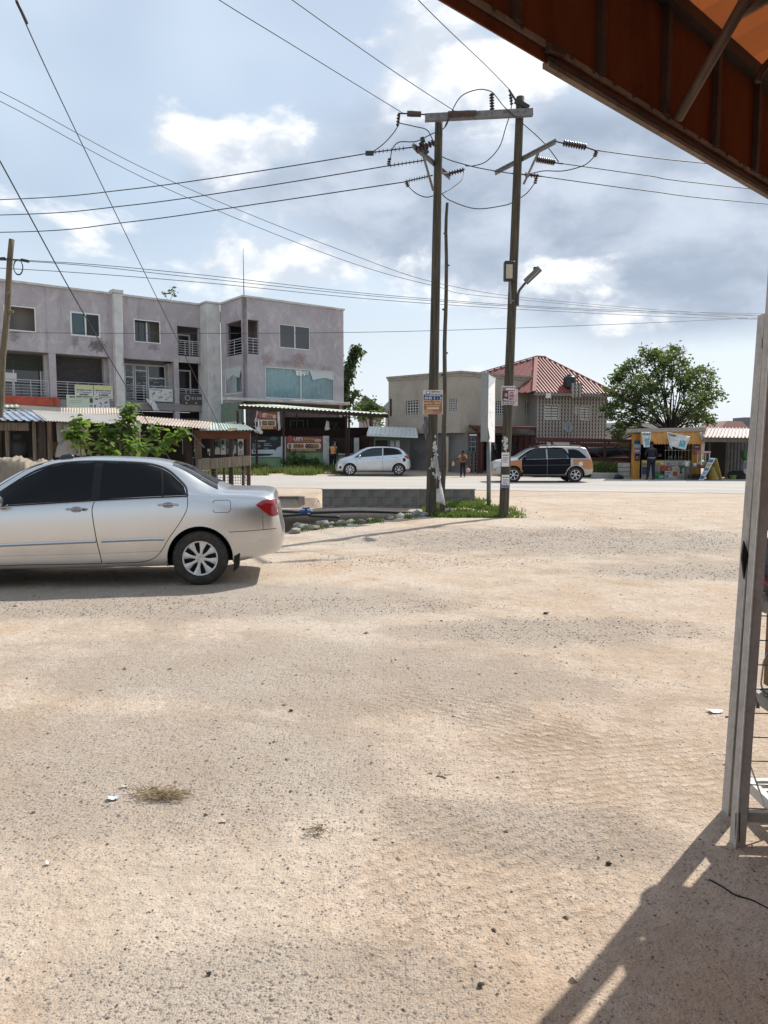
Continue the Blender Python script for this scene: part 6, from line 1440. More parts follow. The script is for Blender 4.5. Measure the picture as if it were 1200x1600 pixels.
for sd in (1, -1):
    wheel(hat, 3.12, .30, sd * .72, sd, .30, .215, .19, 8, 'cap'); wheel(hat, .62, .30, sd * .72, sd, .30, .20, .19, 7, 'alloy')
    part('rear_door_window', Hc.patch((.50, 1.42), [(.5, 1.09), (.9, 1.055), (1.42, 1.02)], [(.5, 1.13), (.58, 1.24), (.75, 1.33), (1.0, 1.385), (1.42, 1.40)], sd, .004), MTINT, hat)
    part('front_door_window', Hc.patch((1.47, 2.85), [(1.47, 1.015), (2.1, .97), (2.85, .915)], [(1.47, 1.40), (1.9, 1.38), (2.15, 1.33), (2.4, 1.22), (2.7, 1.02), (2.85, .92)], sd, .004), M('tinted_green', (.03, .045, .047), .05, spec=.35), hat)
    part('window_trim', Hc.strip([(.46, 1.085), (.55, 1.25), (.74, 1.345), (1.0, 1.40), (1.45, 1.415), (1.9, 1.395), (2.16, 1.345), (2.42, 1.235), (2.72, 1.035), (2.9, .91)], .03, sd, .004, 4), MTRIM, hat)
    part('door_gap', Hc.strip([(1.44, 1.0), (1.46, .8), (1.45, .5), (1.42, .3)], .012, sd, .003), MTRIM, hat)
    part('door_gap', Hc.strip([(2.78, .9), (2.8, .7), (2.75, .45), (2.7, .3), (1.42, .29), (1.2, .31), (1.05, .5), (.75, .75), (.55, .95), (.48, 1.08)], .010, sd, .003), M('soft_gap', (.2, .2, .2), .8), hat)
    for hx, hz in ((.78, .93), (1.65, .88)): part('door_handle', Hc.strip([(hx - .1, hz), (hx, hz + .006), (hx + .1, hz)], .035, sd, .006, 3, .03), MSIL2, hat)
    part('tail_lamp', Hc.patch((.05, .36), [(.05, .84), (.2, .86), (.36, .98)], [(.05, .95), (.2, 1.02), (.36, .99)], sd, .007, 12, 6), MREDL, hat)
    part('head_lamp', Hc.patch((3.28, 3.76), [(3.28, .74), (3.5, .66), (3.76, .58)], [(3.28, .80), (3.5, .765), (3.76, .66)], sd, .008, 12, 6), M('lamp_clear', (.5, .52, .53), .08), hat)
    part('fog_lamp', MB().lathe([(0, .012), (.05, .012), (.075, .0)], (3.62, sd * (Hc.y(3.62, .42) + .0), .42), (.5, sd, 0), 14), MTRIM, hat)
    part('fuel_cap', MB().lathe([(0, .006), (.045, .006), (.047, .004), (.09, .008), (.1, .0)], (.36, sd * (Hc.y(.36, .80) + .002), .80), (0, sd, 0), 16), MTRIM, hat)
    part('mirror', MB().addbm((lambda bm: (bmesh.ops.create_uvsphere(bm, u_segments=12, v_segments=8, radius=1), [setattr(v, 'co', Vector((2.62 + .06 * v.co.x, sd * (.90 + .10 * v.co.y), .985 + .075 * v.co.z))) for v in bm.verts], bm)[-1])(bmesh.new())), MSIL2, hat, 1)
part('rear_window', Hc.top(.2, .52, .50, .46), MTINT, hat, 1)
part('windscreen', Hc.top(2.36, 3.12, .47, .60, curve=-.05), M('tinted_green', (.03, .045, .047)), hat, 1)
place(hat, (A(642, 735, 38.6).x, 39.3, .02), math.pi, 1.02)

# ------------------------------------------------------------------ patchwork station wagon
Wc = Car(dict(
    top=[(0, .60), (.03, .70), (.10, 1.0), (.22, 1.30), (.32, 1.46), (.5, 1.51), (1.5, 1.53), (2.3, 1.51), (2.6, 1.45), (3.35, 1.06), (3.45, 1.02), (4.0, .93), (4.22, .84), (4.32, .68), (4.36, .52)],
    bot=[(0, .45), (.1, .36), (.5, .28), (3.8, .27), (4.25, .28), (4.36, .40)],
    wm=[(0, .60), (.05, .70), (.2, .79), (.6, .825), (2.0, .83), (3.6, .825), (4.0, .77), (4.22, .64), (4.36, .45)],
    zs=[(0, .57), (.07, .85), (.15, .97), (.4, 1.0), (1.5, .985), (3.2, .95), (3.8, .88), (4.2, .74), (4.36, .48)],
    sh=[(0, .97), (.4, .955), (4.36, .95)],
    wc=[(0, .46), (.1, .62), (.3, .56), (.7, .57), (1.6, .585), (2.5, .56), (3.3, .62), (4.0, .62), (4.36, .42)],
    drop=[(0, .02), (.2, .05), (.5, .055), (2.5, .06), (3.4, .05), (4.1, .05), (4.36, .03)]))
wag = thing('wagon_car', 'patchwork orange, silver and black station wagon driving on the road', 'car')
WWH = [(.80, .325, .385), (3.42, .325, .385)]
MORG = paint('orange_paint', (.40, .145, .035), .15, .4); MSIL3 = paint('worn_silver_paint', (.38, .375, .36), .5, .38); MNAV = M('navy_paint', (.004, .005, .009), .45, spec=.12, var=.05)
part('body', Wc.body(WWH), MSIL3, wag, 45)
part('underbody', MB().box(.3, 4.0, -.6, .6, .24, .34), MTRIM, wag)
for x, z, R_ in WWH: arch_liner(wag, x, z, .395, .40, .77)
for sd in (1, -1):
    for x in (.80, 3.42): wheel(wag, x, .325, sd * .71, sd, .325, .21, .20, 6, 'alloy')
    part('rear_quarter_panel', Wc.patch((.04, .92), [(.04, .56), (.2, .56), (.46, .585), (.55, .66), (.80, .715), (.92, .71)], [(.04, .92), (.1, .965), (.4, .985), (.92, .97)], sd, .005, 24, 8), MORG, wag)
    part('rear_quarter_window', Wc.patch((.34, 1.10), [(.34, 1.03), (.7, 1.02), (1.10, 1.04)], [(.34, 1.06), (.48, 1.2), (.7, 1.36), (.9, 1.40), (1.10, 1.40)], sd, .006), MTINT, wag)
    part('rear_door_panel', Wc.patch((1.02, 2.0), [(1.02, .66), (1.14, .53), (1.25, .37), (1.35, .33), (2.0, .33)], [(1.02, 1.0), (1.2, 1.005), (2.0, .985)], sd, .006), MNAV, wag)
    part('front_door_panel', Wc.patch((2.01, 3.08), [(2.01, .33), (3.0, .33), (3.08, .36)], [(2.01, .985), (2.6, .97), (3.08, .955)], sd, .006), MNAV, wag)
    part('front_fender_panel', Wc.patch((3.09, 3.86), [(3.09, .35), (3.14, .55), (3.24, .67), (3.42, .725), (3.6, .68), (3.72, .60), (3.86, .56)], [(3.09, .945), (3.4, .92), (3.6, .87), (3.86, .68)], sd, .005, 20, 8), MORG, wag)
    part('door_frame', Wc.strip([(1.05, 1.0), (1.15, 1.2), (1.32, 1.40), (1.6, 1.445), (2.2, 1.45), (2.5, 1.42), (2.75, 1.30), (3.1, 1.06), (3.22, .96)], .07, sd, .005, 5), MNAV, wag)
    part('rear_door_window', Wc.patch((1.14, 1.98), [(1.14, 1.02), (1.98, 1.005)], [(1.14, 1.06), (1.22, 1.25), (1.36, 1.375), (1.6, 1.41), (1.98, 1.42)], sd, .005), M('wagon_glass', (.02, .026, .032), .05, spec=.3), wag)
    part('front_door_window', Wc.patch((2.04, 3.10), [(2.04, 1.003), (3.10, .97)], [(2.04, 1.42), (2.4, 1.405), (2.6, 1.35), (2.9, 1.15), (3.10, .985)], sd, .005), M('wagon_glass', (.025, .032, .038)), wag)
    part('sill_trim', Wc.strip([(1.2, .335), (2.0, .32), (3.05, .325)], .05, sd, .012, 3, .01), M('trim_grey', (.12, .115, .11)), wag)
    part('arch_trim', MB().tube([(.80 + .40 * math.cos(t), sd * (Wc.y(.80 + .40 * math.cos(t), max(.36, .325 + .40 * math.sin(t))) + .004), .325 + .40 * math.sin(t)) for t in [math.radians(20 + 155 * i / 24) for i in range(25)]], .028, 6), MSIL3, wag, 1)
    part('arch_trim', MB().tube([(3.42 + .40 * math.cos(t), sd * (Wc.y(3.42 + .40 * math.cos(t), max(.36, .325 + .40 * math.sin(t))) + .002), .325 + .40 * math.sin(t)) for t in [math.radians(10 + 155 * i / 24) for i in range(25)]], .022, 6), MORG, wag, 1)
    part('fuel_cap', MB().lathe([(0, .012), (.085, .012), (.10, .0)], (.60, sd * (Wc.y(.60, .78) + .004), .78), (0, sd, 0), 16), M('cap_white', (.6, .6, .58), .6), wag, 40)
    part('tail_lamp', Wc.patch((.10, .30), [(.10, .93), (.30, .98)], [(.10, 1.10), (.2, 1.28), (.30, 1.12)], sd, .007, 8, 6), M('tail_pale', (.42, .30, .29), .2), wag)
    part('door_handle', Wc.strip([(1.22, .87), (1.32, .875), (1.42, .87)], .04, sd, .008, 3, .02), MTRIM, wag)
    part('door_handle', Wc.strip([(2.1, .86), (2.2, .865), (2.3, .86)], .04, sd, .008, 3, .02), MTRIM, wag)
    part('door_seam', Wc.strip([(1.05, .74), (1.6, .735), (2.3, .73), (3.05, .72)], .02, sd, .008, 3), M('seam_grey', (.05, .055, .065), .4), wag)
    part('head_lamp', Wc.patch((3.98, 4.24), [(3.98, .70), (4.24, .60)], [(3.98, .83), (4.24, .76)], sd, .01, 8, 6), M('lamp_clear', (.5, .52, .53)), wag)
    part('indicator', Wc.patch((4.16, 4.30), [(4.16, .50), (4.30, .49)], [(4.16, .57), (4.30, .55)], sd, .012, 5, 4), M('amber', (.5, .17, .02), .2), wag)
    part('roof_rail', MB().tube(crom([(.55, sd * .52, 1.485), (.65, sd * .52, 1.55), (1.6, sd * .53, 1.575), (2.4, sd * .52, 1.54), (2.5, sd * .515, 1.475)], 5), .018, 6), M('trim_grey', (.12, .115, .11)), wag, 1)
    part('mirror', MB().addbm((lambda bm: (bmesh.ops.create_uvsphere(bm, u_segments=12, v_segments=8, radius=1), [setattr(v, 'co', Vector((2.98 + .06 * v.co.x, sd * (.90 + .10 * v.co.y), 1.03 + .08 * v.co.z))) for v in bm.verts], bm)[-1])(bmesh.new())), MNAV, wag, 1)
part('bonnet_patch', Wc.top(3.48, 4.1, .5, .42, .004), M('bonnet_grey', (.50, .47, .41), .5, col2=(.40, .36, .30)), wag, 1)
part('windscreen', Wc.top(2.58, 3.32, .48, .60, curve=-.05), M('wagon_screen', (.10, .125, .13), .05, spec=.8), wag, 1)
part('rear_window', Wc.top(.13, .30, .48, .46), MTINT, wag, 1)
part('roof_bars', MB().tube([(1.9, -.52, 1.57), (1.9, .52, 1.57)], .02, 6).tube([(2.35, -.52, 1.56), (2.35, .52, 1.56)], .03, 6).box(2.25, 2.5, -.5, .5, 1.54, 1.6), MTRIM, wag)
part('driver', MB().lathe([(0, .0), (.16, .02), (.2, .15), (.09, .34), (.06, .38)], (2.15, .36, .85), n=12), M('driver_shirt', (.06, .06, .065), .9), wag, 1) if False else None
part('lower_grille', MB().box(4.25, 4.37, -.4, .4, .40, .50), MTRIM, wag)
place(wag, (A(928, 735, 31.2).x, 31.9, .035), math.pi, 1.0)

# ================================================================== SHACKS ON THE LEFT
MWOOD = wood_mat('grey_timber', (.09, .07, .05), (.20, .165, .125)); MWOODD = wood_mat('dark_timber', (.028, .02, .015), (.065, .048, .036))
def tin(name, c, c2, d=(.16, .09, .05)): return M(name, c, .55, .15, col2=c2, vs=1.6, dirt=d, dscale=1.8, dth=(.56, .78))
sa = thing('market_shack', 'timber shack with blue and cream tin roof behind the sedan', 'shack', (A(60, 740, 21.5).x, 21.5, 0))
part('roof_sheet', corr(A(-90, 654, 20.3), A(75, 657.5, 20.2), A(48, 641, 23.2), A(-90, 640, 23.2), 13, .018, box=True), tin('blue_tin', (.20, .26, .34), (.42, .45, .48)), sa, False, True, 'blue ribbed roof sheet')
part('roof_sheet', corr(A(70, 657.5, 20.1), A(222, 664, 20.3), A(188, 649.5, 23), A(49, 640.5, 23.2), 34, .013), tin('cream_tin', (.58, .54, .48), (.48, .44, .38), (.36, .29, .22)), sa, 1, True, 'cream corrugated roof sheet')
part('roof_sheet', corr(A(-90, 636, 23.0), A(135, 647, 23.1), A(105, 638, 25.5), A(-90, 624.5, 25.5), 44, .013), tin('brown_tin', (.17, .145, .11), (.24, .20, .15)), sa, 1, True, 'brown rusty roof sheet behind')
part('roof_sheet', corr(A(95, 645.5, 22.9), A(187, 649, 23.05), A(186, 637, 25.5), A(95, 637, 25.5), 22, .013), tin('pink_tin', (.46, .39, .32), (.40, .34, .28)), sa, 1, True, 'pinkish corrugated roof sheet')
part('roof_patch', corr(A(6, 636, 23.6), A(30, 635, 23.6), A(31, 632, 24.2), A(9, 633, 24.2), 3, .02), tin('pale_green_tin', (.33, .42, .34), (.28, .36, .30)), sa, 1, True)
part('fascia_board', MB().bar(A(-90, 665, 20.5), A(45, 667, 20.5), .05, .22), MWOOD, sa, False, True)
for px, mt, w_ in ((11, MWOOD, .09), (54, MWOOD, .10), (67, MWOODD, .2), (77, MWOOD, .1), (216, MWOOD, .08), (-40, MWOOD, .1)): part('post', MB().bar((A(px, 700, 20.6).x, 20.6, -.1), A(px, 657, 20.6), w_), mt, sa, False, True)
for px in (0, 80, 210): part('back_post', MB().bar((A(px, 700, 23).x, 23, -.1), A(px, 648, 23), .1), MWOODD, sa, False, True)
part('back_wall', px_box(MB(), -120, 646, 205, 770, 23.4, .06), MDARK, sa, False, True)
part('counter_board', px_box(MB(), 56, 703, 64, 716, 20.9, .5), MWOOD, sa, False, True)
part('inner_panel', px_box(MB(), 79, 690, 97, 712, 21.8, .05), M('plywood', (.16, .085, .04), .8), sa, False, True)
part('shelf_items', px_box(MB(), 56, 686, 64, 689, 21.6, .3).addbm(bmesh.new()), M('shelf_pale', (.38, .36, .33), .8), sa, False, True)
cloth('hanging_sheet', (A(96, 712, 20.7), A(133, 712, 20.7), A(135, 662, 20.5), A(84, 661, 20.5)), 'grey white cloth sheet hanging under the cream tin roof', M('grey_sheet', (.33, .32, .30), .95, col2=(.26, .25, .235), vs=3), .35, 20, 5)
gc = thing('gas_cylinder', 'dark grey gas cylinder standing in the shack', 'gas cylinder', (A(28, 700, 20.9).x, 20.9, A(28, 715, 20.9).z))
R0 = .245; H0 = A(28, 690, 20.9).z - A(28, 715, 20.9).z
part('tank', MB().lathe([(0, 0), (R0 * .9, 0), (R0, .06), (R0, H0 - .1), (R0 * .85, H0 - .02), (R0 * .5, H0 + .05), (.06, H0 + .08), (0, H0 + .08)], n=24), M('cylinder_grey', (.035, .037, .037), .6, spec=.2), gc, 40)
part('collar', MB().lathe([(.10, H0 + .06), (.11, H0 + .06), (.115, H0 + .21), (.10, H0 + .21)], n=20), M('cylinder_grey', (.075, .08, .08)), gc, 40)
part('valve', MB().lathe([(0, H0 + .08), (.03, H0 + .08), (.03, H0 + .15), (.05, H0 + .16), (.05, H0 + .18), (0, H0 + .19)], n=10), MGALV, gc, 40)
cs = thing('cylinder_stand', 'low timber stand under the gas cylinder', 'stand', (A(28, 720, 20.9).x, 20.9, 0))
zc = A(28, 715, 20.9).z; xc = A(28, 715, 20.9).x
part('top', MB().cbox(xc - .5, xc + .5, 20.55, 21.25, zc - .05, zc - .002, .008), MWOOD, cs, False, True)
for dx in (-.42, .42):
    for dy in (20.62, 21.18): part('leg', MB().bar((xc + dx, dy, 0), (xc + dx, dy, zc - .05), .07), MWOOD, cs, False, True)
# tarpaulin-covered heap
def tarp(u, v):
    a = A(-45 + u * 107, 0, 14.5); x = a.x; yy = 13.4 + v * 2.4
    prof = (1.40 - .30 * max(0, u - .35)) * (sstep(0, .35, v) * (1 - .15 * v)) * (1 - sstep(.86, 1.0, u))
    n = .10 * noise.noise(Vector((u * 5, v * 4, 2))) + .14 * (.4 - abs(noise.noise(Vector((u * 5 + v * 5, v * 5 - u * 3, 7))))) + .06 * (.3 - abs(noise.noise(Vector((u * 15 - v * 6, v * 13, 3)))))
    return (x + .1 * n, yy + n, max(-.02, prof + n * 1.2 * (1 if prof > .1 else .2)))
tpm = single('tarpaulin_heap', MB().grid(tarp, 90, 70), M('tan_tarpaulin', (.20, .16, .115), .7, col2=(.30, .26, .205), vs=1.2, dirt=(.15, .10, .065), dscale=1.6), 'heap covered with a creased tan tarpaulin at the left edge', 'tarpaulin', 1)

sb = thing('market_shack', 'smaller open shack with rusty and green tin roof and timber rail', 'shack', (A(330, 757, 27.3).x, 27.3, 0))
part('roof_sheet', corr(A(205, 660, 25.4), A(326, 670, 25.6), A(333, 659.5, 28.4), A(215, 649.5, 28.4), 26, .016), tin('rust_tin', (.27, .205, .165), (.40, .34, .29)), sb, 1, True, 'rusty brown corrugated roof sheet')
part('roof_sheet', corr(A(322, 671.5, 25.5), A(399, 672, 25.6), A(383, 663, 28.2), A(324, 660, 28.2), 15, .02), tin('green_tin_old', (.30, .38, .33), (.44, .46, .41), (.24, .18, .13)), sb, 1, True, 'pale green corrugated roof sheet')
part('roof_scrap', MB().add([A(355, 669, 25.6), A(371, 669, 25.6), A(371, 672, 25.55), A(357, 673.5, 25.5)], [(0, 1, 2, 3)]), tin('scrap_tan', (.45, .33, .18), (.35, .25, .15)), sb, False, True)
part('fascia_board', MB().bar(A(310, 679, 25.9), A(391, 680, 25.9), .05, .28), M('rust_board', (.13, .05, .028), .85, col2=(.09, .036, .022)), sb, False, True)
for px, mt, w_, yt in ((294, MWOODD, .14, 668), (308, MWOOD, .2, 672), (289, MWOODD, .08, 668), (330, MWOODD, .1, 676), (361, MWOODD, .15, 677), (388.5, M('rust_post', (.07, .035, .025), .85), .12, 677), (350, MWOODD, .06, 710), (333, MWOODD, .16, 715)): part('post', MB().bar((A(px, 757, 26).x, 26.0 if px > 340 else 26.4, -.1), A(px, yt, 26.0 if px > 340 else 26.4), w_), mt, sb, False, True)
for px in (215, 250, 380): part('back_post', MB().bar((A(px, 757, 28).x, 28, -.1), A(px, 660, 28), .1), MWOODD, sb, False, True)
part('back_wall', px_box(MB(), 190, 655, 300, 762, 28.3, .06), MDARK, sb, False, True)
part('rail_plank', MB().prism([A(309, 718, 25.8), A(391.5, 711.5, 25.8), A(391.5, 727, 25.8), A(309, 735, 25.8)], (0, .05, 0)), wood_mat('pale_plank', (.15, .125, .095), (.30, .26, .21)), sb, False, True)
part('brace', MB().bar(A(299, 676, 26.2), A(319, 699, 26.2), .05), MATS['pale_plank'], sb, False, True)
ms = MB()
for i in range(14): x = 336 + i * 4.0; ms.tube([A(x, 756, 25.95), A(x, 734, 25.95)], .008, 4)
for i in range(5): ms.tube([A(333, 737 + i * 4.5, 25.95), A(390, 737 + i * 4.5, 25.95)], .008, 4)
part('wire_mesh', ms, MGALV, sb, False, True)
px_board('shack_banner', 'black banner with portrait photographs hung in the smaller shack', 'banner', 284, 684, 389, 716, 27.8, M('black_vinyl', (.012, .011, .014), .5), [
    ('r', .495, .18, .575, .92, ink(.08, .14, .14)), ('o', .52, .72, .025, .14, ink(.05, .03, .025)), ('p', [(.495, .18), (.575, .2), (.57, .5), (.52, .55), (.496, .42)], ink(.50, .53, .55)),
    ('r', .582, .18, .665, .94, ink(.20, .30, .31)), ('o', .615, .78, .025, .13, ink(.05, .035, .03)), ('p', [(.583, .18), (.66, .18), (.655, .6), (.62, .64), (.59, .45)], ink(.55, .57, .60)), ('r', .605, .42, .64, .48, ink(.05, .05, .06)),
    ('r', .672, .22, .745, .92, ink(.17, .21, .22)), ('o', .705, .66, .03, .2, ink(.03, .03, .03)), ('o', .705, .68, .016, .1, ink(.3, .27, .25)), ('r', .76, .2, .825, .85, ink(.05, .11, .12)), ('p', [(.775, .22), (.81, .25), (.815, .6), (.79, .66)], ink(.45, .47, .48)),
    ('r', .84, .14, .925, .95, ink(.52, .55, .58)), ('o', .882, .68, .036, .17, ink(.035, .03, .03)), ('o', .886, .58, .024, .13, ink(.16, .13, .12)), ('p', [(.85, .15), (.92, .15), (.905, .38), (.865, .38)], ink(.30, .34, .37)),
    ('w', .19, .30, .30, .46, WHT), ('w', .21, .12, .30, .24, WHT), ('w', .39, .32, .45, .48, WHT), ('t', 'T', .39, .12, .45, .26, WHT), ('r', .02, .2, .03, .95, ink(.4, .4, .4)), ('r', .15, .02, .3, .05, ink(.4, .4, .4)), ('w', .19, .55, .29, .62, ink(.3, .3, .3))], .02)

# ================================================================== PLANTS
def leaf_mesh(L, Wd, mat, name='leaf'):
    pr = [(0, .0), (.12, .55), (.35, 1.0), (.65, .75), (.88, .3), (1, 0)]; vs = []; fs = []
    for t, w in pr:
        x = L * t; z = -L * .28 * t * t; vs += [(x, -Wd * w / 2, z + Wd * .12 * w), (x, 0, z), (x, Wd * w / 2, z + Wd * .12 * w)]
    for i in range(5): fs += [(i * 3, i * 3 + 3, i * 3 + 4, i * 3 + 1), (i * 3 + 1, i * 3 + 4, i * 3 + 5, i * 3 + 2)]
    mb = MB(); mb.v = vs; mb.f = fs; return mb.mesh(name, mat, 1)
bush = thing('leafy_sapling', 'leafy green saplings growing behind the sedan roof', 'sapling', (A(200, 800, 12.6).x, 12.6, 0))
bi = ROOTM[bush.name]
LMS = [leaf_mesh(.15, .13, leaf_mat('sap_leaf_a', (.10, .19, .03), (.20, .30, .06), .5)), leaf_mesh(.12, .105, leaf_mat('sap_leaf_b', (.07, .14, .025), (.13, .21, .04), .5)), leaf_mesh(.17, .14, leaf_mat('sap_leaf_c', (.05, .10, .02), (.09, .16, .03), .45))]
rs = random.Random(5)
STEMS = [[(128, 760, 12.6), (126, 700, 12.6), (122, 668, 12.55), (125, 656, 12.5)], [(150, 760, 12.6), (140, 705, 12.5), (118, 682, 12.4), (107, 678, 12.3)], [(185, 770, 12.7), (188, 700, 12.7), (190, 660, 12.7), (205, 634, 12.7)], [(190, 760, 12.7), (172, 690, 12.6), (158, 668, 12.5)], [(200, 760, 12.7), (206, 690, 12.8), (200, 655, 12.8)], [(215, 770, 12.8), (228, 700, 12.8), (243, 668, 12.8)], [(225, 770, 12.8), (250, 700, 12.7), (272, 682, 12.6), (288, 674, 12.5)], [(210, 760, 12.7), (232, 706, 12.5), (262, 700, 12.4)], [(180, 760, 12.5), (176, 712, 12.4), (160, 700, 12.3)], [(195, 760, 12.5), (200, 706, 12.3), (214, 690, 12.2)]]
nl = 0
for si, stp in enumerate(STEMS):
    P = crom([A(*q) for q in stp], 7); part('stem', MB().tube(P, [.018 * (1 - .6 * i / len(P)) + .004 for i in range(len(P))], 6), M('sapling_stem', (.14, .15, .06), .8), bush, 1, True)
    n0 = int(len(P) * .42)
    for i in range(n0, len(P)):
        for k in range(5 if i < len(P) - 1 else 7):
            az = rs.uniform(0, 6.28); p = P[i] + Vector((rs.gauss(0, .06), rs.gauss(0, .07), rs.gauss(0, .045)))
            o = bpy.data.objects.new('leaf', LMS[0 if rs.random() < .5 else rs.choice((1, 2))]); link(o, bush)
            o.location = bi @ p; o.rotation_euler = (rs.gauss(0, .35), rs.uniform(-.5, .55), az); s_ = rs.uniform(.6, 1.15); o.scale = (s_,) * 3; nl += 1
def branch_tree(root, base, clumps, trunk_r, leaf_n, leaf_s, lm, bark, spread, seed, lower=None, flat=.75):
    rs = random.Random(seed); tr = MB(); fork = base + (Vector(clumps[0]) - base) * .0
    mid = Vector(base) + Vector((0, 0, (max(c[2] for c in clumps) - base.z) * .32))
    tr.tube(crom([base - Vector((0, 0, .2)), base.lerp(mid, .5) + Vector((.08, 0, 0)), mid], 5), [trunk_r * (1 - .35 * i / 10) for i in range(11)], 10)
    lf = MB()
    ln0, sp0 = leaf_n, spread
    for c in clumps:
        q_ = rs.uniform(.45, 1.5); leaf_n = int(ln0 * q_); spread = sp0 * (.75 + .3 * q_)
        c = Vector(c); m1 = mid.lerp(c, .45) + Vector((rs.gauss(0, .2), rs.gauss(0, .2), .15 * (c - mid).length * .5)); pts = crom([mid, m1, c], 5)
        tr.tube(pts, [trunk_r * .24 * (1 - .8 * i / 10) + .010 for i in range(11)], 6)
        for j in range(5):
            e = c + Vector((rs.gauss(0, spread * .9), rs.gauss(0, spread * .9), rs.gauss(0, spread * .6))); tr.tube([pts[7], e], [.018, .006], 4)
            leaf_cluster(lf, e, leaf_n // 5, spread * .42, leaf_s, flat, rs, .3)
        leaf_cluster(lf, c, leaf_n // 4, spread * .8, leaf_s, flat, rs, .3)
    part('trunk', tr, bark, root, 1, True); part('crown', lf, lm, root, False, True)
BARK = M('tree_bark', (.03, .024, .02), .95, col2=(.055, .045, .036), vs=8, bump=.5)
tr1 = thing('tree', 'broad dark green tree spreading behind the yellow kiosk', 'tree', (A(1050, 700, 40).x, 40, 0))
CL = [(962, 672), (972, 684), (984, 668), (952, 640), (960, 612), (968, 590), (980, 575), (985, 640), (975, 625), (992, 600), (1000, 566), (1015, 553), (1012, 585), (1020, 610), (1005, 630), (1030, 570), (1045, 560), (1040, 590), (1055, 576), (1062, 555), (1075, 566), (1070, 590), (1050, 612), (1080, 606), (1095, 580), (1108, 578), (1100, 600), (1112, 612), (1092, 622), (1108, 632), (1098, 645), (1085, 640), (1030, 640), (1010, 650), (968, 650), (978, 662), (1060, 640), (1105, 655), (1078, 655), (1118, 618), (1035, 625), (998, 618), (960, 632), (1100, 640), (1025, 552), (1035, 605), (1015, 600), (985, 610), (1085, 592), (1122, 600), (1065, 545)]
rs = random.Random(11)
branch_tree(tr1, Vector((A(1046, 700, 40).x, 40, 0)), [A(1030 + (x - 1036) * .93, y + 2, 40 + rs.gauss(0, 1.1)) for x, y in CL], .15, 175, .20, leaf_mat('kiosk_tree_leaf', (.022, .042, .015), (.075, .10, .035), .35), BARK, .30, 12)
tr2 = thing('tree', 'tall narrow dark tree leaning beside the grey building', 'tree', (A(538, 700, 56).x, 56, 0))
lf = MB(); rs = random.Random(3)
P = [A(x, y, 56) for x, y in ((536, 720), (536, 640), (540, 600), (549, 566), (557, 543))]; P = crom(P, 10)
for i, p in enumerate(P[8:]):
    k = i / (len(P) - 8); leaf_cluster(lf, p, 46, .30 * (1 - .5 * k) * (.6 + .7 * rs.random()), .34, .8, rs, 1.2)
for (x, y) in ((552, 618), (556, 612), (548, 628), (560, 550), (562, 547)): leaf_cluster(lf, A(x, y, 56), 40, .22, .4, .8, rs, 1.0)
part('trunk', MB().tube(P, [.16 * (1 - .85 * i / len(P)) for i in range(len(P))], 8), BARK, tr2, 1, True)
part('crown', lf, leaf_mat('ashoka_leaf', (.014, .03, .012), (.04, .065, .022), .2), tr2, False, True)
tr3 = thing('tree', 'small pale green tree behind the restaurant terrace roof', 'tree', (A(578, 700, 62).x, 62, 0))
rs = random.Random(8); branch_tree(tr3, Vector((A(578, 700, 62).x, 62, 0)), [A(x, y, 62 + rs.gauss(0, .8)) for x, y in ((562, 640), (570, 634), (580, 631), (588, 638), (576, 642), (592, 645), (566, 650), (584, 650))], .12, 130, .3, leaf_mat('pale_tree_leaf', (.035, .06, .02), (.08, .11, .038), .3), BARK, .4, 4)
# weedy shrub by the terrace wall
wd = thing('weed_clump', 'upright weeds against the green terrace wall', 'weeds', (A(465, 728, 44.9).x, 44.9, .1))
wm_ = MB(); rs = random.Random(2)
for i in range(46):
    x = rs.uniform(441, 505); b0 = A(x, 727, 44.7 + rs.uniform(-.4, .3)); hgt = rs.uniform(.25, .85) * (1.2 if 455 < x < 480 else .8)
    tip = b0 + Vector((rs.gauss(0, .12), 0, hgt)); wm_.tube([b0, tip], [.012, .005], 4)
    for j in range(8): leaf_cluster(wm_, b0.lerp(tip, .2 + .1 * j), 2, .05, .16, .6, rs)
part('leaves', wm_, leaf_mat('weed_leaf', (.035, .07, .02), (.09, .13, .035), .3), wd, False, True)

ft = MB(); rs = random.Random(77)
for (x0, x1) in ((68, 240), (-240, -66)):
    for i in range(90):
        x = rs.uniform(x0, x1); leaf_cluster(ft, (x, 125 + rs.gauss(0, 6), rs.uniform(1.0, 4.2)), 34, 1.5, 1.3, .7, rs)
tag(struct('distant_trees', ft, leaf_mat('far_leaf', (.03, .05, .02), (.07, .09, .04), .25), kind='stuff'), 'low band of distant trees along the horizon', 'trees')

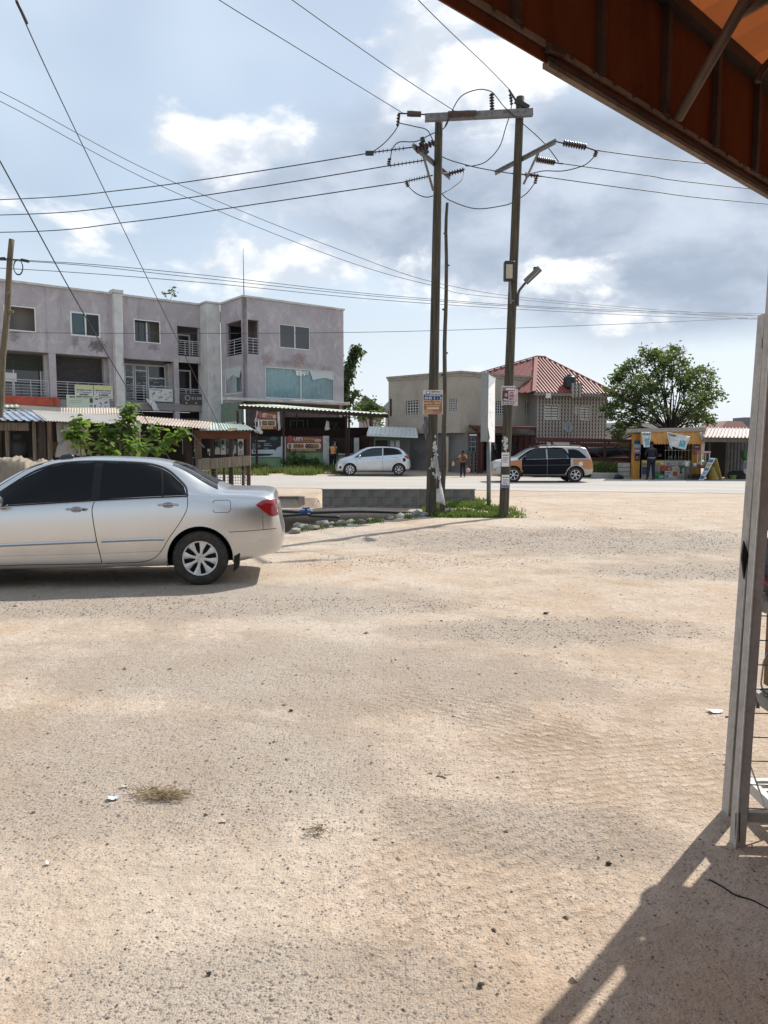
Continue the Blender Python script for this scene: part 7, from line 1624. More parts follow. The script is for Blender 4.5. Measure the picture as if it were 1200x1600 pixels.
# ================================================================== KIOSK
YK = 34.6
MYEL = M('yellow_paint', (.52, .27, .04), .7, col2=(.42, .20, .03), vs=2, dirt=(.25, .15, .05), dscale=2)
MORC = M('orange_canvas', (.50, .25, .07), .85, col2=(.42, .20, .05), vs=3)
ki = thing('kiosk', 'yellow roadside kiosk with orange valance and barred window', 'kiosk', (A(1045, 752, YK).x, YK, 0))
part('roof_board', MB().prism([A(979, 670, YK - .35), A(1102, 667.5, YK - .35), A(1104, 673, YK - .35), A(979, 676, YK - .35)], (1.1, 3.0, .0)), M('weathered_ply', (.33, .29, .25), .85, col2=(.25, .22, .19)), ki, False, True)
part('corner_panel', px_box(MB(), 988, 677, 1001.5, 750.5, YK, .1), MYEL, ki, False, True)
part('corner_panel', px_box(MB(), 1080, 680, 1097, 750.5, YK, .1), MYEL, ki, False, True)
for i in range(3):
    part('panel_ridge', px_box(MB(), 990 + i * 4, 678, 991 + i * 4, 750, YK - .03, .028), MYEL, ki, False, True)
    part('panel_ridge', px_box(MB(), 1082 + i * 5, 681, 1083 + i * 5, 750, YK - .03, .028), MYEL, ki, False, True)
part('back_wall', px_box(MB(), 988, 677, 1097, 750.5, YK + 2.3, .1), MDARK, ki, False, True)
part('side_wall', MB().prism([(A(988, 700, YK).x, YK + .11, 0), (A(988, 700, YK).x + .08, YK + .11, 0), (A(988, 700, YK).x + .98, YK + 2.3, 0), (A(988, 700, YK).x + .9, YK + 2.3, 0)], (0, 0, A(990, 677, YK).z)), MYEL, ki, False, True)
part('side_wall', MB().box(A(1097, 700, YK).x - .08, A(1097, 700, YK).x, YK + .11, YK + 2.3, 0, A(990, 677, YK).z), MYEL, ki, False, True)
part('lower_front', px_box(MB(), 1002, 719, 1080, 750.5, YK + .02, .08), M('kiosk_ply', (.33, .29, .24), .85), ki, False, True)
part('top_rail', px_box(MB(), 1002, 676, 1080, 680, YK + .02, .08), MYEL, ki, False, True)
gl = part('window_grille', px_box(MB(), 1038, 703, 1080, 704, YK + .06, .03), M('grille_grey', (.35, .35, .34), .5), ki, False, True)
for i in range(8): part('bar', px_box(MB(), 1039.5 + i * 5.2, 681, 1040.4 + i * 5.2, 719, YK + .09, .02, .004), MATS['grille_grey'], gl, False, True)
for (x, y, w_, h_, c) in ((1028, 709, 6, 5, (.25, .2, .2)), (1022, 711, 4, 6, (.3, .12, .08)), (1046, 712, 5, 6, (.3, .3, .28)), (1054, 711, 4, 7, (.1, .14, .25)), (1062, 712, 5, 6, (.3, .22, .1)), (1044, 697, 6, 7, (.28, .27, .26)), (1056, 696, 7, 5, (.16, .1, .1)), (1018, 700, 6, 5, (.15, .14, .15))):
    single('stock_item', px_box(MB(), x, y, x + w_, y + h_, YK + 1.0, .2, .02), ink(*c), f"goods packet on the kiosk shelf {['with pinkish wrapper','in red wrapper','in pale wrapper low behind the bars','in blue wrapper','in tan wrapper','in pale wrapper high behind the bars','in maroon wrapper','in dark wrapper at the left'][[1028,1022,1046,1054,1062,1044,1056,1018].index(x)]}", 'packet', False, 'goods inside the kiosk')
part('shelf', px_box(MB(), 1004, 717, 1078, 719, YK + .6, .8).addbm(bmesh.new()), MBRD, ki, False, True)
part('shelf', px_box(MB(), 1004, 702.5, 1078, 703.5, YK + 1.0, .5), MBRD, ki, False, True)
# orange valance with scalloped hem
val = MB()
def scal(x0, x1, n, y0, y1):
    for i in range(n):
        xa, xb = x0 + (x1 - x0) * i / n, x0 + (x1 - x0) * (i + 1) / n
        P_ = [A(xa, y0, YK - .3 + .02 * (i % 2)), A(xb, y0, YK - .3 + .02 * (i % 2))] + [A(xb + (xa - xb) * t, y1 + 2.2 * math.sin(math.pi * t), YK - .62 + .02 * (i % 2)) for t in (0, .25, .5, .75, 1)]
        val.add(P_, [tuple(range(7))])
scal(1001, 1098, 22, 675, 692.5)
part('valance', val, MORC, ki, False, True).modifiers.new('t', 'SOLIDIFY').thickness = .006
part('valance_roll', MB().tube([A(1000, 674, YK - .3), A(1098, 672.5, YK - .3)], .05, 8), M('cream_canvas', (.55, .46, .34), .8), ki, 1, True)
MWB = M('white_vinyl', (.60, .61, .60), .65, col2=(.52, .53, .53), vs=2)
MCY = ink(.10, .36, .44); MNB = ink(.02, .03, .07)
def banner_cloth(name, label, c4, items, seed, amp=.05):
    a, b, c, d = [A(*q, YK - .7) for q in c4]; t = thing(name, label, 'banner', a)
    def f(u, v):
        w = amp * (noise.noise(Vector((u * 3 + seed, v * 2, seed))) + .5 * noise.noise(Vector((u * 8, v * 3 + seed, 1))))
        return a.lerp(b, u).lerp(d.lerp(c, u), v) + Vector((0, w * 2 - .0, 0))
    part('sheet', MB().grid(f, 14, 12), MWB, t, 1, True).modifiers.new('t', 'SOLIDIFY').thickness = .005
    for it in items:
        if it[0] == 't':
            mb = text_mb(it[1], 1, .03, it[4] - it[2], it[5] - it[3]); mb.v = [tuple(f(p[0] + it[2], p[2] + it[3]) + Vector((0, -.012, 0))) for p in mb.v]; nm = 'lettering'
        else:
            _, x0, z0, x1, z1 = it[:5]; mb = MB().grid(lambda u, v: f(x0 + (x1 - x0) * u, z0 + (z1 - z0) * v) + Vector((0, -.01, 0)), 6, 5); nm = 'printed_panel'
        part(nm, mb, it[-1], t, False, True)
banner_cloth('kiosk_banner', 'narrow white banner with blue print at the kiosk left', [(1006, 699), (1015, 699), (1017.5, 675), (1002, 675)], [('t', 'OCEAN', .02, .78, .9, .93, MNB), ('r', .3, .15, .85, .58, MCY), ('r', .42, .22, .6, .4, ink(.4, .55, .6)), ('r', .28, .06, .34, .1, MNB), ('r', .68, .06, .74, .1, MNB)], 2)
banner_cloth('kiosk_banner', 'wide torn white banner lettered OCEAN over the kiosk window', [(1048, 697), (1071, 703), (1078, 682), (1042, 675)], [('t', 'OCEAN', .03, .76, .42, .93, MNB), ('r', .60, .15, .9, .62, MCY), ('r', .66, .25, .76, .5, ink(.35, .5, .56)), ('r', .2, .5, .5, .53, ink(.35, .36, .38)), ('r', .5, .06, .55, .12, MNB), ('r', .25, .1, .3, .15, MNB)], 5, .09)
cloth('banner_strip', (A(1047, 699, YK - .75), A(1051, 703, YK - .75), A(1045, 678, YK - .72), A(1042, 676, YK - .72)), 'loose white strip hanging from the wide kiosk banner', MWB, .06, 8, 3)
cloth('banner_strip', (A(1099, 697, YK - .5), A(1102, 696, YK - .5), A(1097, 675, YK - .5), A(1093, 675, YK - .5)), 'white strip hanging at the kiosk right corner', MWB, .06, 8, 7)
# posters on the kiosk
def kp(label, x0, y0, x1, y1, base, items): return px_board('kiosk_poster', label, 'poster', x0, y0, x1, y1, YK - .05, base, items, .008, 'posters on the kiosk front')
random.seed(33)
kp('blue and orange poster on the kiosk left panel', 990, 688, 1001, 711, ink(.12, .16, .25), [('r', .05, .75, .95, .97, ink(.03, .05, .14)), ('r', .05, .5, .95, .73, ink(.3, .36, .42)), ('r', .1, .15, .85, .42, ink(.42, .12, .08)), ('w', .15, .25, .8, .33, WHT)])
kp('black poster low on the kiosk left panel', 992, 709, 999.5, 720, BLK, [('w', .2, .5, .8, .62, ink(.3, .3, .3)), ('w', .2, .25, .7, .4, ink(.3, .3, .3))])
kp('blue and red poster on the kiosk right panel', 1084, 694, 1093, 710, ink(.035, .06, .15), [('r', .05, .1, .95, .5, ink(.42, .08, .06)), ('w', .15, .7, .85, .8, WHT)])
fr_posters = [(1003, 719, 1011, 729, (.42, .38, .10), 'yellow poster left of the dark clothed person'), (1003, 730, 1011, 741, (.06, .06, .22), 'navy poster left of the dark clothed person'), (1024, 720, 1038, 727, (.44, .36, .06), 'yellow poster right of the dark clothed person'), (1023, 728, 1031, 735, (.33, .25, .3), 'mauve poster on the kiosk front'), (1031.5, 727.5, 1038, 741, (.36, .07, .05), 'red poster on the kiosk front'), (1021, 736, 1037, 750, (.07, .22, .10), 'green poster at the kiosk foot'), (1038.5, 720.5, 1059, 727, (.42, .42, .41), 'grey lettered strip poster under the bars'), (1038.5, 728, 1048, 735, (.4, .1, .06), 'small red poster beside the white posters'), (1038.5, 736, 1050, 748, (.40, .44, .50), 'pale blue poster on the kiosk front'), (1050, 728.5, 1069.5, 748.5, (.44, .43, .38), 'large white poster with red and green marks'), (1060, 720.5, 1070, 727, (.45, .44, .42), 'white strip poster under the bars at the right')]
for (x0, y0, x1, y1, c, lb) in fr_posters:
    its = [('w', .1, .7, .85, .85, random.choice((WHT, BLK))), ('r', .1, .12, .5, .55, ink(*[max(.02, q * random.uniform(.3, .7)) for q in c])), ('w', .55, .3, .92, .42, random.choice((WHT, BLK)))]
    if 'large' in lb: its = [('r', .1, .62, .55, .92, ink(.42, .38, .2)), ('r', .05, .25, .4, .58, ink(.4, .06, .05)), ('p', [(.6, .85), (.78, .92), (.72, .45), (.62, .55)], ink(.03, .1, .05)), ('o', .7, .5, .1, .08, ink(.03, .05, .03)), ('w', .4, .12, .9, .2, ink(.2, .2, .2))]
    kp(lb, x0, y0, x1, y1, ink(*c), its)
# counter table with popcorn case
ct = thing('counter_table', 'dark green counter table at the right of the kiosk', 'table', (A(1083, 752, 33.9).x, 33.9, 0))
MCT = M('counter_green', (.06, .075, .065), .7)
part('table_top', px_box(MB(), 1069, 729, 1096, 731.5, 33.6, .6), MCT, ct, False, True)
for px in (1071, 1079, 1094): part('leg', MB().bar((A(px, 752, 33.7).x, 33.7, 0), A(px, 731, 33.7), .05), MCT, ct, False, True)
for px in (1071, 1094): part('leg', MB().bar((A(px, 752, 34.1).x, 34.1, 0), A(px, 731, 34.1), .05), MCT, ct, False, True)
part('stretcher', MB().bar(A(1071, 743, 33.7), A(1094, 743, 33.7), .04), MCT, ct, False, True)
single('basin', MB().lathe([(0, 0), (.28, 0), (.36, .16), (.38, .16), (.30, -.015), (0, -.02)], (A(1087, 745, 33.9).x, 33.9, A(1087, 747, 33.9).z), n=20), M('black_basin', (.02, .022, .024), .4), 'black basin under the counter table', 'basin', 50)
for (x0, y0, x1, y1, lb) in ((1071, 721, 1078.5, 729, 'white tub on the counter near the bars'), (1084, 723.5, 1091, 729, 'white tub on the counter beside the display case')):
    p, q = A(x0, y1 - .2, 33.8), A(x1, y0, 33.8); r_ = (q.x - p.x) / 2
    single('white_tub', MB().lathe([(0, 0), (r_ * .82, 0), (r_, (q.z - p.z) * .9), (r_ * 1.06, (q.z - p.z) * .9), (r_ * 1.06, (q.z - p.z)), (0, q.z - p.z)], ((p.x + q.x) / 2, 33.9, p.z), n=18), M('tub_white', (.58, .58, .56), .5), lb, 'tub', 40)
dcx = thing('display_case', 'glass snack display case with pink top on the counter', 'display case', A(1101, 731, 33.6))
p, q = A(1094, 730, 33.6), A(1108, 708, 33.6)
part('base', MB().cbox(p.x, q.x, 33.5, 33.95, p.z, p.z + .1, .01), M('case_red', (.25, .05, .06), .6), dcx, False, True)
part('top', MB().cbox(p.x - .03, q.x + .03, 33.47, 33.98, q.z, q.z + .09, .02), M('case_pink', (.48, .24, .28), .6), dcx, False, True)
for xx in (p.x + .015, q.x - .015):
    for yy in (33.52, 33.93): part('corner_post', MB().bar((xx, yy, p.z + .1), (xx, yy, q.z), .025), MFRAME, dcx, False, True)
part('glass', MB().box(p.x + .03, q.x - .03, 33.505, 33.51, p.z + .1, q.z), clear_glass(), dcx, False, True)
sn = MB()
for i in range(40): sn.addbm((lambda bm: (bmesh.ops.create_icosphere(bm, subdivisions=1, radius=.04), bmesh.ops.translate(bm, verts=bm.verts, vec=(random.uniform(p.x + .05, q.x - .05), random.uniform(33.56, 33.9), p.z + .13 + random.random() * .1)), bm)[-1])(bmesh.new()))
single('snacks', sn, M('popcorn', (.52, .50, .32), .8), 'pale snacks heaped inside the display case', 'snacks', False, None, 'stuff')
single('stall_legs', MB().bar((A(1106, 731, 33.6).x, 33.6, 0), (A(1106, 731, 33.6).x, 33.6, A(1100, 730.3, 33.6).z), .05).bar((A(1097, 731, 33.6).x, 33.8, 0), (A(1097, 731, 33.6).x, 33.8, A(1100, 730.3, 33.6).z), .05).cbox(A(1095, 731, 33.6).x, A(1108, 731, 33.6).x, 33.45, 34.0, A(1100, 731.5, 33.6).z, A(1100, 730.4, 33.6).z, .004), MBRD, 'thin dark stand carrying the snack display case', 'stand')
# A-frame board
af = thing('sandwich_board', 'yellow edged sandwich board leaning open beside the kiosk', 'sandwich board', A(1116, 752, 33.4))
a0, a1, ap = A(1094, 751, 33.2), A(1103, 751.5, 33.0), A(1112, 715.5, 33.3)
a0, a1 = Vector((a0.x, 33.4, 0)), Vector((a1.x - .1, 33.1, 0)); at_ = Vector((ap.x - .02, 33.45, ap.z)); at1 = Vector((ap.x + .10, 33.15, ap.z - .01))
part('front_board', MB().prism([a0, a1, at1, at_], (.03, .03, 0)), MATS['ink_439_429_379'] if 'ink_439_429_379' in MATS else WHT, af, False, True)
for i in range(5):
    t0, t1 = .08 + i * .18, .22 + i * .18; pp_ = [a0.lerp(at_, t0).lerp(a1.lerp(at1, t0), .1), a0.lerp(at_, t0).lerp(a1.lerp(at1, t0), .9), a0.lerp(at_, t1).lerp(a1.lerp(at1, t1), .9), a0.lerp(at_, t1).lerp(a1.lerp(at1, t1), .1)]
    part('printed_panel', MB().add([v + Vector((-.012, -.008, .004)) for v in pp_], [(0, 1, 2, 3)]), ink(*[(.08, .12, .3), (.4, .42, .46), (.06, .25, .3), (.4, .38, .2), (.1, .15, .3)][i]), af, False, True)
b0, b1 = Vector((A(1125, 752, 33.3).x, 33.4, 0)), Vector((A(1130, 752, 33).x, 33.1, 0))
part('back_board', MB().prism([at_ + Vector((.05, 0, 0)), at1 + Vector((.05, 0, 0)), b1, b0], (.035, .02, 0)), M('board_yellow', (.36, .27, .07), .75), af, False, True)
brl = thing('yellow_drum', 'short yellow plastic drum behind the sandwich board', 'drum', (A(1113, 752, 33.9).x, 33.9, 0))
part('drum', MB().lathe([(0, 0), (.2, 0), (.215, .03), (.215, .2), (.225, .21), (.215, .22), (.215, .40), (.225, .41), (.215, .42), (.2, .62), (.14, .66), (0, .66)], n=22), M('drum_yellow', (.38, .27, .05), .55), brl, 40)
part('lid', MB().lathe([(0, .66), (.12, .66), (.12, .72), (0, .73)], n=16), MTRIM, brl, 40)
# shed at the far right
rsd = thing('tin_shed', 'dark open shed with pinkish ribbed tin roof right of the kiosk', 'shed', (A(1140, 752, 35).x, 35.5, 0))
part('roof_sheet', corr(A(1099, 682, 33.6), A(1205, 683.5, 33.6), A(1205, 669.5, 37), A(1106, 668, 37), 18, .03, box=True), tin('mauve_tin', (.36, .29, .28), (.30, .24, .23)), rsd, False, True)
part('fascia_board', MB().bar(A(1099, 687, 33.8), A(1205, 688, 33.8), .05, .2), MWOOD, rsd, False, True)
for px in (1108, 1200): part('post', MB().bar((A(px, 752, 34).x, 34, 0), A(px, 684, 34), .1), MWOODD, rsd, False, True)
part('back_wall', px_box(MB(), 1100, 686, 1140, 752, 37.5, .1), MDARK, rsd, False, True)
cw = MB()
xa_, xb_ = A(1135, 700, 36.2).x, A(1215, 700, 36.2).x; n = 60
cw.grid(lambda u, v: (xa_ + (xb_ - xa_) * u, 36.2 + (.05 if int(u * n) % 4 < 2 else -.01), -.05 + v * (A(1140, 686, 36.2).z)), n, 1)
part('container_wall', cw, M('container_grey', (.17, .17, .165), .7, col2=(.12, .12, .12)), rsd, False, True)
single('green_bag', xf(rock_mb(.2, 61, 1.7), Matrix.Translation((A(1165, 708, 35.2).x, 35.2, A(1165, 708, 35.2).z - .1))), M('green_bag', (.05, .14, .06), .8), 'green bag hanging in the dark shed beside the post', 'bag', 40)
px_board('shed_poster', 'yellow and blue poster low in the shed beside the post', 'poster', 1161, 720, 1170, 748, 34.9, ink(.40, .36, .10), [('r', .1, .55, .9, .95, ink(.12, .1, .3)), ('r', .1, .1, .9, .5, ink(.35, .4, .3))], .01)
single('green_pot', MB().lathe([(0, 0), (.12, 0), (.15, .2), (.13, .2), (.1, .03), (0, .03)], (A(1145, 750, 34.5).x, 34.5, 0), n=16), M('pot_green', (.14, .25, .05), .6), 'small green pot on the shed floor', 'pot', 40)
single('dark_sacks', xf(rock_mb(.42, 71, .6), Matrix.Translation((A(1156, 750, 34.7).x, 34.9, .15))), MDARK, 'dark sack slumped on the shed floor', 'sack', 40)

# ================================================================== PEOPLE
def skin_mesh(name, J, edges, mat, parent, inv=None, sub=2, root='pelvis'):
    names = list(J); bm = bmesh.new(); sk = bm.verts.layers.skin.verify(); vv = {}
    for n_ in names:
        v = bm.verts.new(J[n_][:3]); r = J[n_][3]; v[sk].radius = (r, r * (J[n_][4] if len(J[n_]) > 4 else 1)); v[sk].use_root = (n_ == root); vv[n_] = v
    for a, b in edges: bm.edges.new((vv[a], vv[b]))
    me = bpy.data.meshes.new('sk'); bm.to_mesh(me); bm.free(); o = bpy.data.objects.new('sk', me); COL.objects.link(o)
    o.modifiers.new('s', 'SKIN').use_smooth_shade = True; s = o.modifiers.new('d', 'SUBSURF'); s.levels = sub; s.render_levels = sub
    dg = bpy.context.evaluated_depsgraph_get(); dg.update(); m2 = bpy.data.meshes.new_from_object(o.evaluated_get(dg)); bpy.data.objects.remove(o); bpy.data.meshes.remove(me)
    m2.name = name; m2.materials.clear(); m2.materials.append(mat); m2.polygons.foreach_set('use_smooth', [True] * len(m2.polygons))
    return m2
def person(label, loc, rz, h, pose, shirt, trousers, skin=(.05, .028, .018), hair=(.008, .007, .007), sleeve='short', extra=None, cap=None):
    root = thing('person', label, 'person', loc, rz, scale=h / 1.75)
    J = dict(pelvis=(0, .01, .96, .125, .8), belly=(0, .0, 1.1, .12, .8), chest=(0, .0, 1.29, .145, .72), upper=(0, .01, 1.42, .11, .7), neck=(0, .0, 1.50, .052), skull=(0, -.015, 1.60, .078), crown=(0, .005, 1.685, .085), top=(0, .01, 1.735, .055))
    for s_, n_ in ((1, 'l'), (-1, 'r')):
        el, wr, kn, an = pose[n_]
        J['sh' + n_] = (s_ * .175, .01, 1.41, .062); J['el' + n_] = (*el, .046); J['wr' + n_] = (*wr, .031)
        d = (Vector(wr) - Vector(el)).normalized(); J['ha' + n_] = (*(Vector(wr) + d * .07), .036, .6)
        J['hi' + n_] = (s_ * .09, .01, .90, .095); J['kn' + n_] = (*kn, .062); J['an' + n_] = (*an, .042); J['to' + n_] = (an[0] + s_ * .02, an[1] - .14, an[2] - .05, .036)
    E_ = [('pelvis', 'belly'), ('belly', 'chest'), ('chest', 'upper'), ('upper', 'neck'), ('neck', 'skull'), ('skull', 'crown'), ('crown', 'top')]
    for n_ in 'lr': E_ += [('upper', 'sh' + n_), ('sh' + n_, 'el' + n_), ('el' + n_, 'wr' + n_), ('wr' + n_, 'ha' + n_), ('pelvis', 'hi' + n_), ('hi' + n_, 'kn' + n_), ('kn' + n_, 'an' + n_), ('an' + n_, 'to' + n_)]
    MS = M('skin_brown', skin, .6)
    me = skin_mesh('body', J, E_, MS, root)
    # fingers, nose and ears grown onto the same mesh
    bm = bmesh.new(); bm.from_mesh(me); add = MB()
    for n_, s_ in (('l', 1), ('r', -1)):
        el, wr = Vector(pose[n_][0]), Vector(pose[n_][1]); d = (wr - el).normalized(); sd_ = d.cross(Vector((0, 1, 0))).normalized() if abs(d.y) < .9 else Vector((1, 0, 0)); hp = wr + d * .10
        for i, (k, L_) in enumerate(((-1.5, .062), (-.5, .075), (.5, .072), (1.5, .055))):
            b = hp + sd_ * k * .017; add.tube([b - d * .03, b + d * L_ * .5, b + d * L_ * .85 + Vector((0, -.02, 0))], [.0085, .008, .006], 6)
        tb_ = wr + d * .05 - sd_ * s_ * .03; add.tube([tb_, tb_ + d * .03 - sd_ * s_ * .022, tb_ + d * .06 - sd_ * s_ * .026], [.011, .009, .007], 6)
    add.tube([(0, -.085, 1.645), (0, -.108, 1.605), (0, -.088, 1.598)], [.008, .016, .012], 6)
    for s_ in (1, -1): add.tube([(s_ * .075, .0, 1.60), (s_ * .09, .012, 1.63), (s_ * .078, .015, 1.66)], [.008, .014, .008], 6)
    o2 = bpy.data.meshes.new('x'); o2.from_pydata(add.v, [], add.f); bm.from_mesh(o2); bm.to_mesh(me); bm.free(); bpy.data.meshes.remove(o2)
    me.polygons.foreach_set('use_smooth', [True] * len(me.polygons))
    ob_ = bpy.data.objects.new('body', me); link(ob_, root)
    for s_ in (1, -1): part('eye', MB().lathe([(0, -.004), (.012, 0), (.008, .008), (0, .010)], (s_ * .03, -.092, 1.645), (0, -1, 0), 8), ink(.5, .5, .48), ob_, 1)
    g_ = 1.16
    SJ = {k: (*J[k][:3], J[k][3] * g_ + .012, *(J[k][4:5])) for k in ('pelvis', 'belly', 'chest', 'upper')}; SE = [('pelvis', 'belly'), ('belly', 'chest'), ('chest', 'upper')]
    for n_ in 'lr':
        SJ['sh' + n_] = (*J['sh' + n_][:3], .076); e = Vector(J['sh' + n_][:3]).lerp(Vector(J['el' + n_][:3]), .75 if sleeve == 'short' else 1.0); SJ['sl' + n_] = (*e, .066 if sleeve == 'short' else .058); SE += [('upper', 'sh' + n_), ('sh' + n_, 'sl' + n_)]
        if sleeve == 'long': SJ['cu' + n_] = (*J['wr' + n_][:3], .046); SE += [('sl' + n_, 'cu' + n_)]
    ms_ = skin_mesh('shirt', SJ, SE, M('shirt_%d' % (hash(shirt) % 9999), shirt, .9, col2=tuple(q * .75 for q in shirt), vs=9), root); link(bpy.data.objects.new('shirt', ms_), root)
    TJ = {'pelvis': (0, .01, .97, .145, .85)}; TE = []
    for n_ in 'lr':
        TJ['hi' + n_] = (*J['hi' + n_][:3], .112); TJ['kn' + n_] = (*J['kn' + n_][:3], .082); TJ['an' + n_] = (*(Vector(J['an' + n_][:3]) + Vector((0, 0, .02))), .066); TE += [('pelvis', 'hi' + n_), ('hi' + n_, 'kn' + n_), ('kn' + n_, 'an' + n_)]
    mt_ = skin_mesh('trousers', TJ, TE, M('trousers_%d' % (hash(trousers) % 9999), trousers, .95), root); link(bpy.data.objects.new('trousers', mt_), root)
    hm = MB().addbm((lambda bm: (bmesh.ops.create_icosphere(bm, subdivisions=3, radius=.1), [setattr(v, 'co', Vector((v.co.x * .93, v.co.y * 1.05 + .012, max(v.co.z, -.045 if v.co.y > .0 else .03) + 1.675)) * (1 + 0)) for v in bm.verts], bm)[-1])(bmesh.new()))
    part('hair' if not cap else 'cap', hm, M('hair_black' if not cap else 'cap_dark', hair if not cap else cap, .9), root, 1)
    for n_ in 'lr':
        an = Vector(pose[n_][3]); part('shoe', MB().cbox(an.x - .045, an.x + .045, an.y - .19, an.y + .06, an.z - .09, an.z - .01, .025), M('shoe_dark', (.02, .018, .017), .7), root)
    if extra: extra(root)
    return root
STAND = dict(l=((.25, .02, 1.15), (.24, -.08, .92), (.10, -.01, .50), (.11, .02, .09)), r=((-.25, .02, 1.15), (-.24, -.08, .92), (-.10, -.01, .50), (-.11, .02, .09)))
def backpack(root):
    part('backpack', MB().cbox(-.14, .14, .13, .27, 1.06, 1.42, .05), M('pack_maroon', (.12, .02, .02), .8), root)
    for s_ in (1, -1): part('strap', MB().tube(crom([(s_ * .10, .14, 1.40), (s_ * .11, .0, 1.49), (s_ * .12, -.13, 1.36), (s_ * .12, .1, 1.1)], 5), .017, 6), M('pack_maroon', (.12, .02, .02)), root)
WALK = dict(l=((.27, .05, 1.16), (.25, -.12, .98), (.09, -.10, .52), (.09, -.14, .10)), r=((-.30, .02, 1.18), (-.46, -.10, 1.12), (-.10, .05, .50), (-.11, .26, .16)))
WALK = {'l': ((-.30, .02, 1.18), (-.30, -.10, 1.0), (-.10, .05, .50), (-.11, .20, .14)), 'r': ((.27, .05, 1.16), (.25, -.12, .98), (.09, -.10, .52), (.09, -.14, .10))}
WALK = dict(l=((.34, .02, 1.20), (.55, -.06, 1.12), (.10, -.10, .52), (.10, -.14, .10)), r=((-.25, .03, 1.15), (-.24, -.06, .92), (-.09, .05, .50), (-.10, .22, .15)))
pw = A(723, 746, 36.6)
person('person in a yellow shirt with a maroon backpack walking to the tiled shop', (pw.x, 36.6, .0), math.pi, 1.34, WALK, (.50, .32, .04), (.012, .012, .014), extra=backpack)
single('pink_bag', xf(rock_mb(.10, 91, 1.2), Matrix.Translation((A(731, 733, 36.5).x, 36.5, A(731, 735, 36.5).z))), M('pink_bag', (.50, .28, .28), .7), 'small pink carrier bag held by the walking person', 'bag', 40)
single('yellow_bottle', MB().lathe([(0, 0), (.055, 0), (.06, .02), (.06, .16), (.03, .2), (.02, .24), (0, .24)], (A(708, 728, 36.6).x, 36.6, A(708, 728, 36.6).z), n=12), M('bottle_yellow', (.5, .34, .04), .4), 'yellow bottle held out by the walking person', 'bottle', 40)
def vest(root):
    part('safety_vest', MB().lathe([(.155, .98), (.165, 1.1), (.175, 1.3), (.15, 1.42), (.12, 1.44)], (0, 0, 0), (0, 0, 1), 18), M('vest_orange', (.75, .30, .13), .8, col2=(.62, .24, .10)), root, 1)
    for s_ in (1, -1): part('vest_shoulder', MB().lathe([(.075, 0), (.085, .05), (.06, .1)], (s_ * .16, .01, 1.34), (s_ * .3, 0, 1), 12), M('vest_lime', (.42, .52, .05), .8), root, 1)
pv = A(521, 730, 44.6)
person('person in an orange safety vest and dark cap standing by the green wall', (pv.x, 44.55, .1), math.pi * .9, 1.74, STAND, (.12, .14, .05), (.014, .014, .016), extra=vest, cap=(.02, .02, .05))
KST = dict(l=((.25, -.08, 1.16), (.16, -.28, 1.10), (.12, -.01, .50), (.16, .02, .09)), r=((-.25, -.08, 1.16), (-.16, -.28, 1.10), (-.11, -.01, .50), (-.13, .02, .09)))
pk_ = A(1016.5, 750, 33.9)
def belt(root): part('waist_band', MB().lathe([(.165, .99), (.172, 1.0), (.172, 1.03), (.165, 1.04)], (0, 0, 0), (0, 0, 1), 18), ink(.2, .2, .23), root, 1)
person('person in dark navy clothes standing at the kiosk window', (pk_.x, 33.9, 0), math.pi, 1.76, KST, (.012, .013, .026), (.012, .013, .026), sleeve='long', extra=belt)

# ================================================================== FOREGROUND SHED (the photographer stands under it)
VA = math.radians(42.44); VD = Vector((math.cos(VA), math.sin(VA), 0)); VN = Vector((-VD.y, VD.x, 0)); V0 = Vector((.08, 1.72, 0)); ZB = 2.635
def on_val(px, py):
    r = ray(px, py); t = V0.dot(VN) / r.dot(VN); p = Vector((0, 0, EYE)) + r * t; return (p - V0).dot(VD), p.z
def vp(s, z, o=0.0): return V0 + VD * s + VN * o + Vector((0, 0, z))
def tarp_mat(name, c, tr, c2):
    m = bpy.data.materials.new(name); m.use_nodes = True; T = NT(m.node_tree); O = T.n('ShaderNodeTexCoord').outputs['Object']
    col = T.mix(T.ss(T.noise(T.v('MULTIPLY', O, (1, 1, .35)), 5, 7, .72), .35, .68), c, c2); col = T.mix(T.ss(T.noise(O, 30, 3, .6), .66, .74, 0, .5), col, tuple(q * .3 for q in c))
    d = T.n('ShaderNodeBsdfDiffuse', ins={0: col}); t = T.n('ShaderNodeBsdfTranslucent', ins={0: T.mix(.5, col, c)})
    mx = T.n('ShaderNodeMixShader', ins={0: tr, 1: d.outputs[0], 2: t.outputs[0]}); T.t.links.new(mx.outputs[0], T.n('ShaderNodeOutputMaterial').inputs[0]); return m
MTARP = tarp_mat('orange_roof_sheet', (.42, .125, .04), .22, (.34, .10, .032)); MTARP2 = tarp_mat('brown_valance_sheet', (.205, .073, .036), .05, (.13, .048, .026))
MSTEEL = M('rusty_dark_steel', (.055, .035, .028), .7, .2, col2=(.09, .05, .035), vs=9); MPALE = M('pale_post_paint', (.40, .375, .345), .6, .05, col2=(.31, .285, .255), vs=6, dirt=(.22, .17, .13), dscale=7, streak=6)
MRAILW = M('weathered_rail', (.27, .215, .17), .8, col2=(.17, .13, .10), vs=5, dirt=(.12, .08, .06), dscale=9)
awn = thing('shop_awning', 'orange brown sheet metal awning with vertical ribs overhead at the right', 'awning', (V0.x, V0.y, ZB))
S0, S1 = -1.6, 7.0; ZV = 3.01
part('valance_sheet', MB().prism([vp(S0, ZB - .012), vp(S1, ZB - .012), vp(S1, ZV), vp(S0, ZV)], VN * .004), MTARP2, awn, False, True)
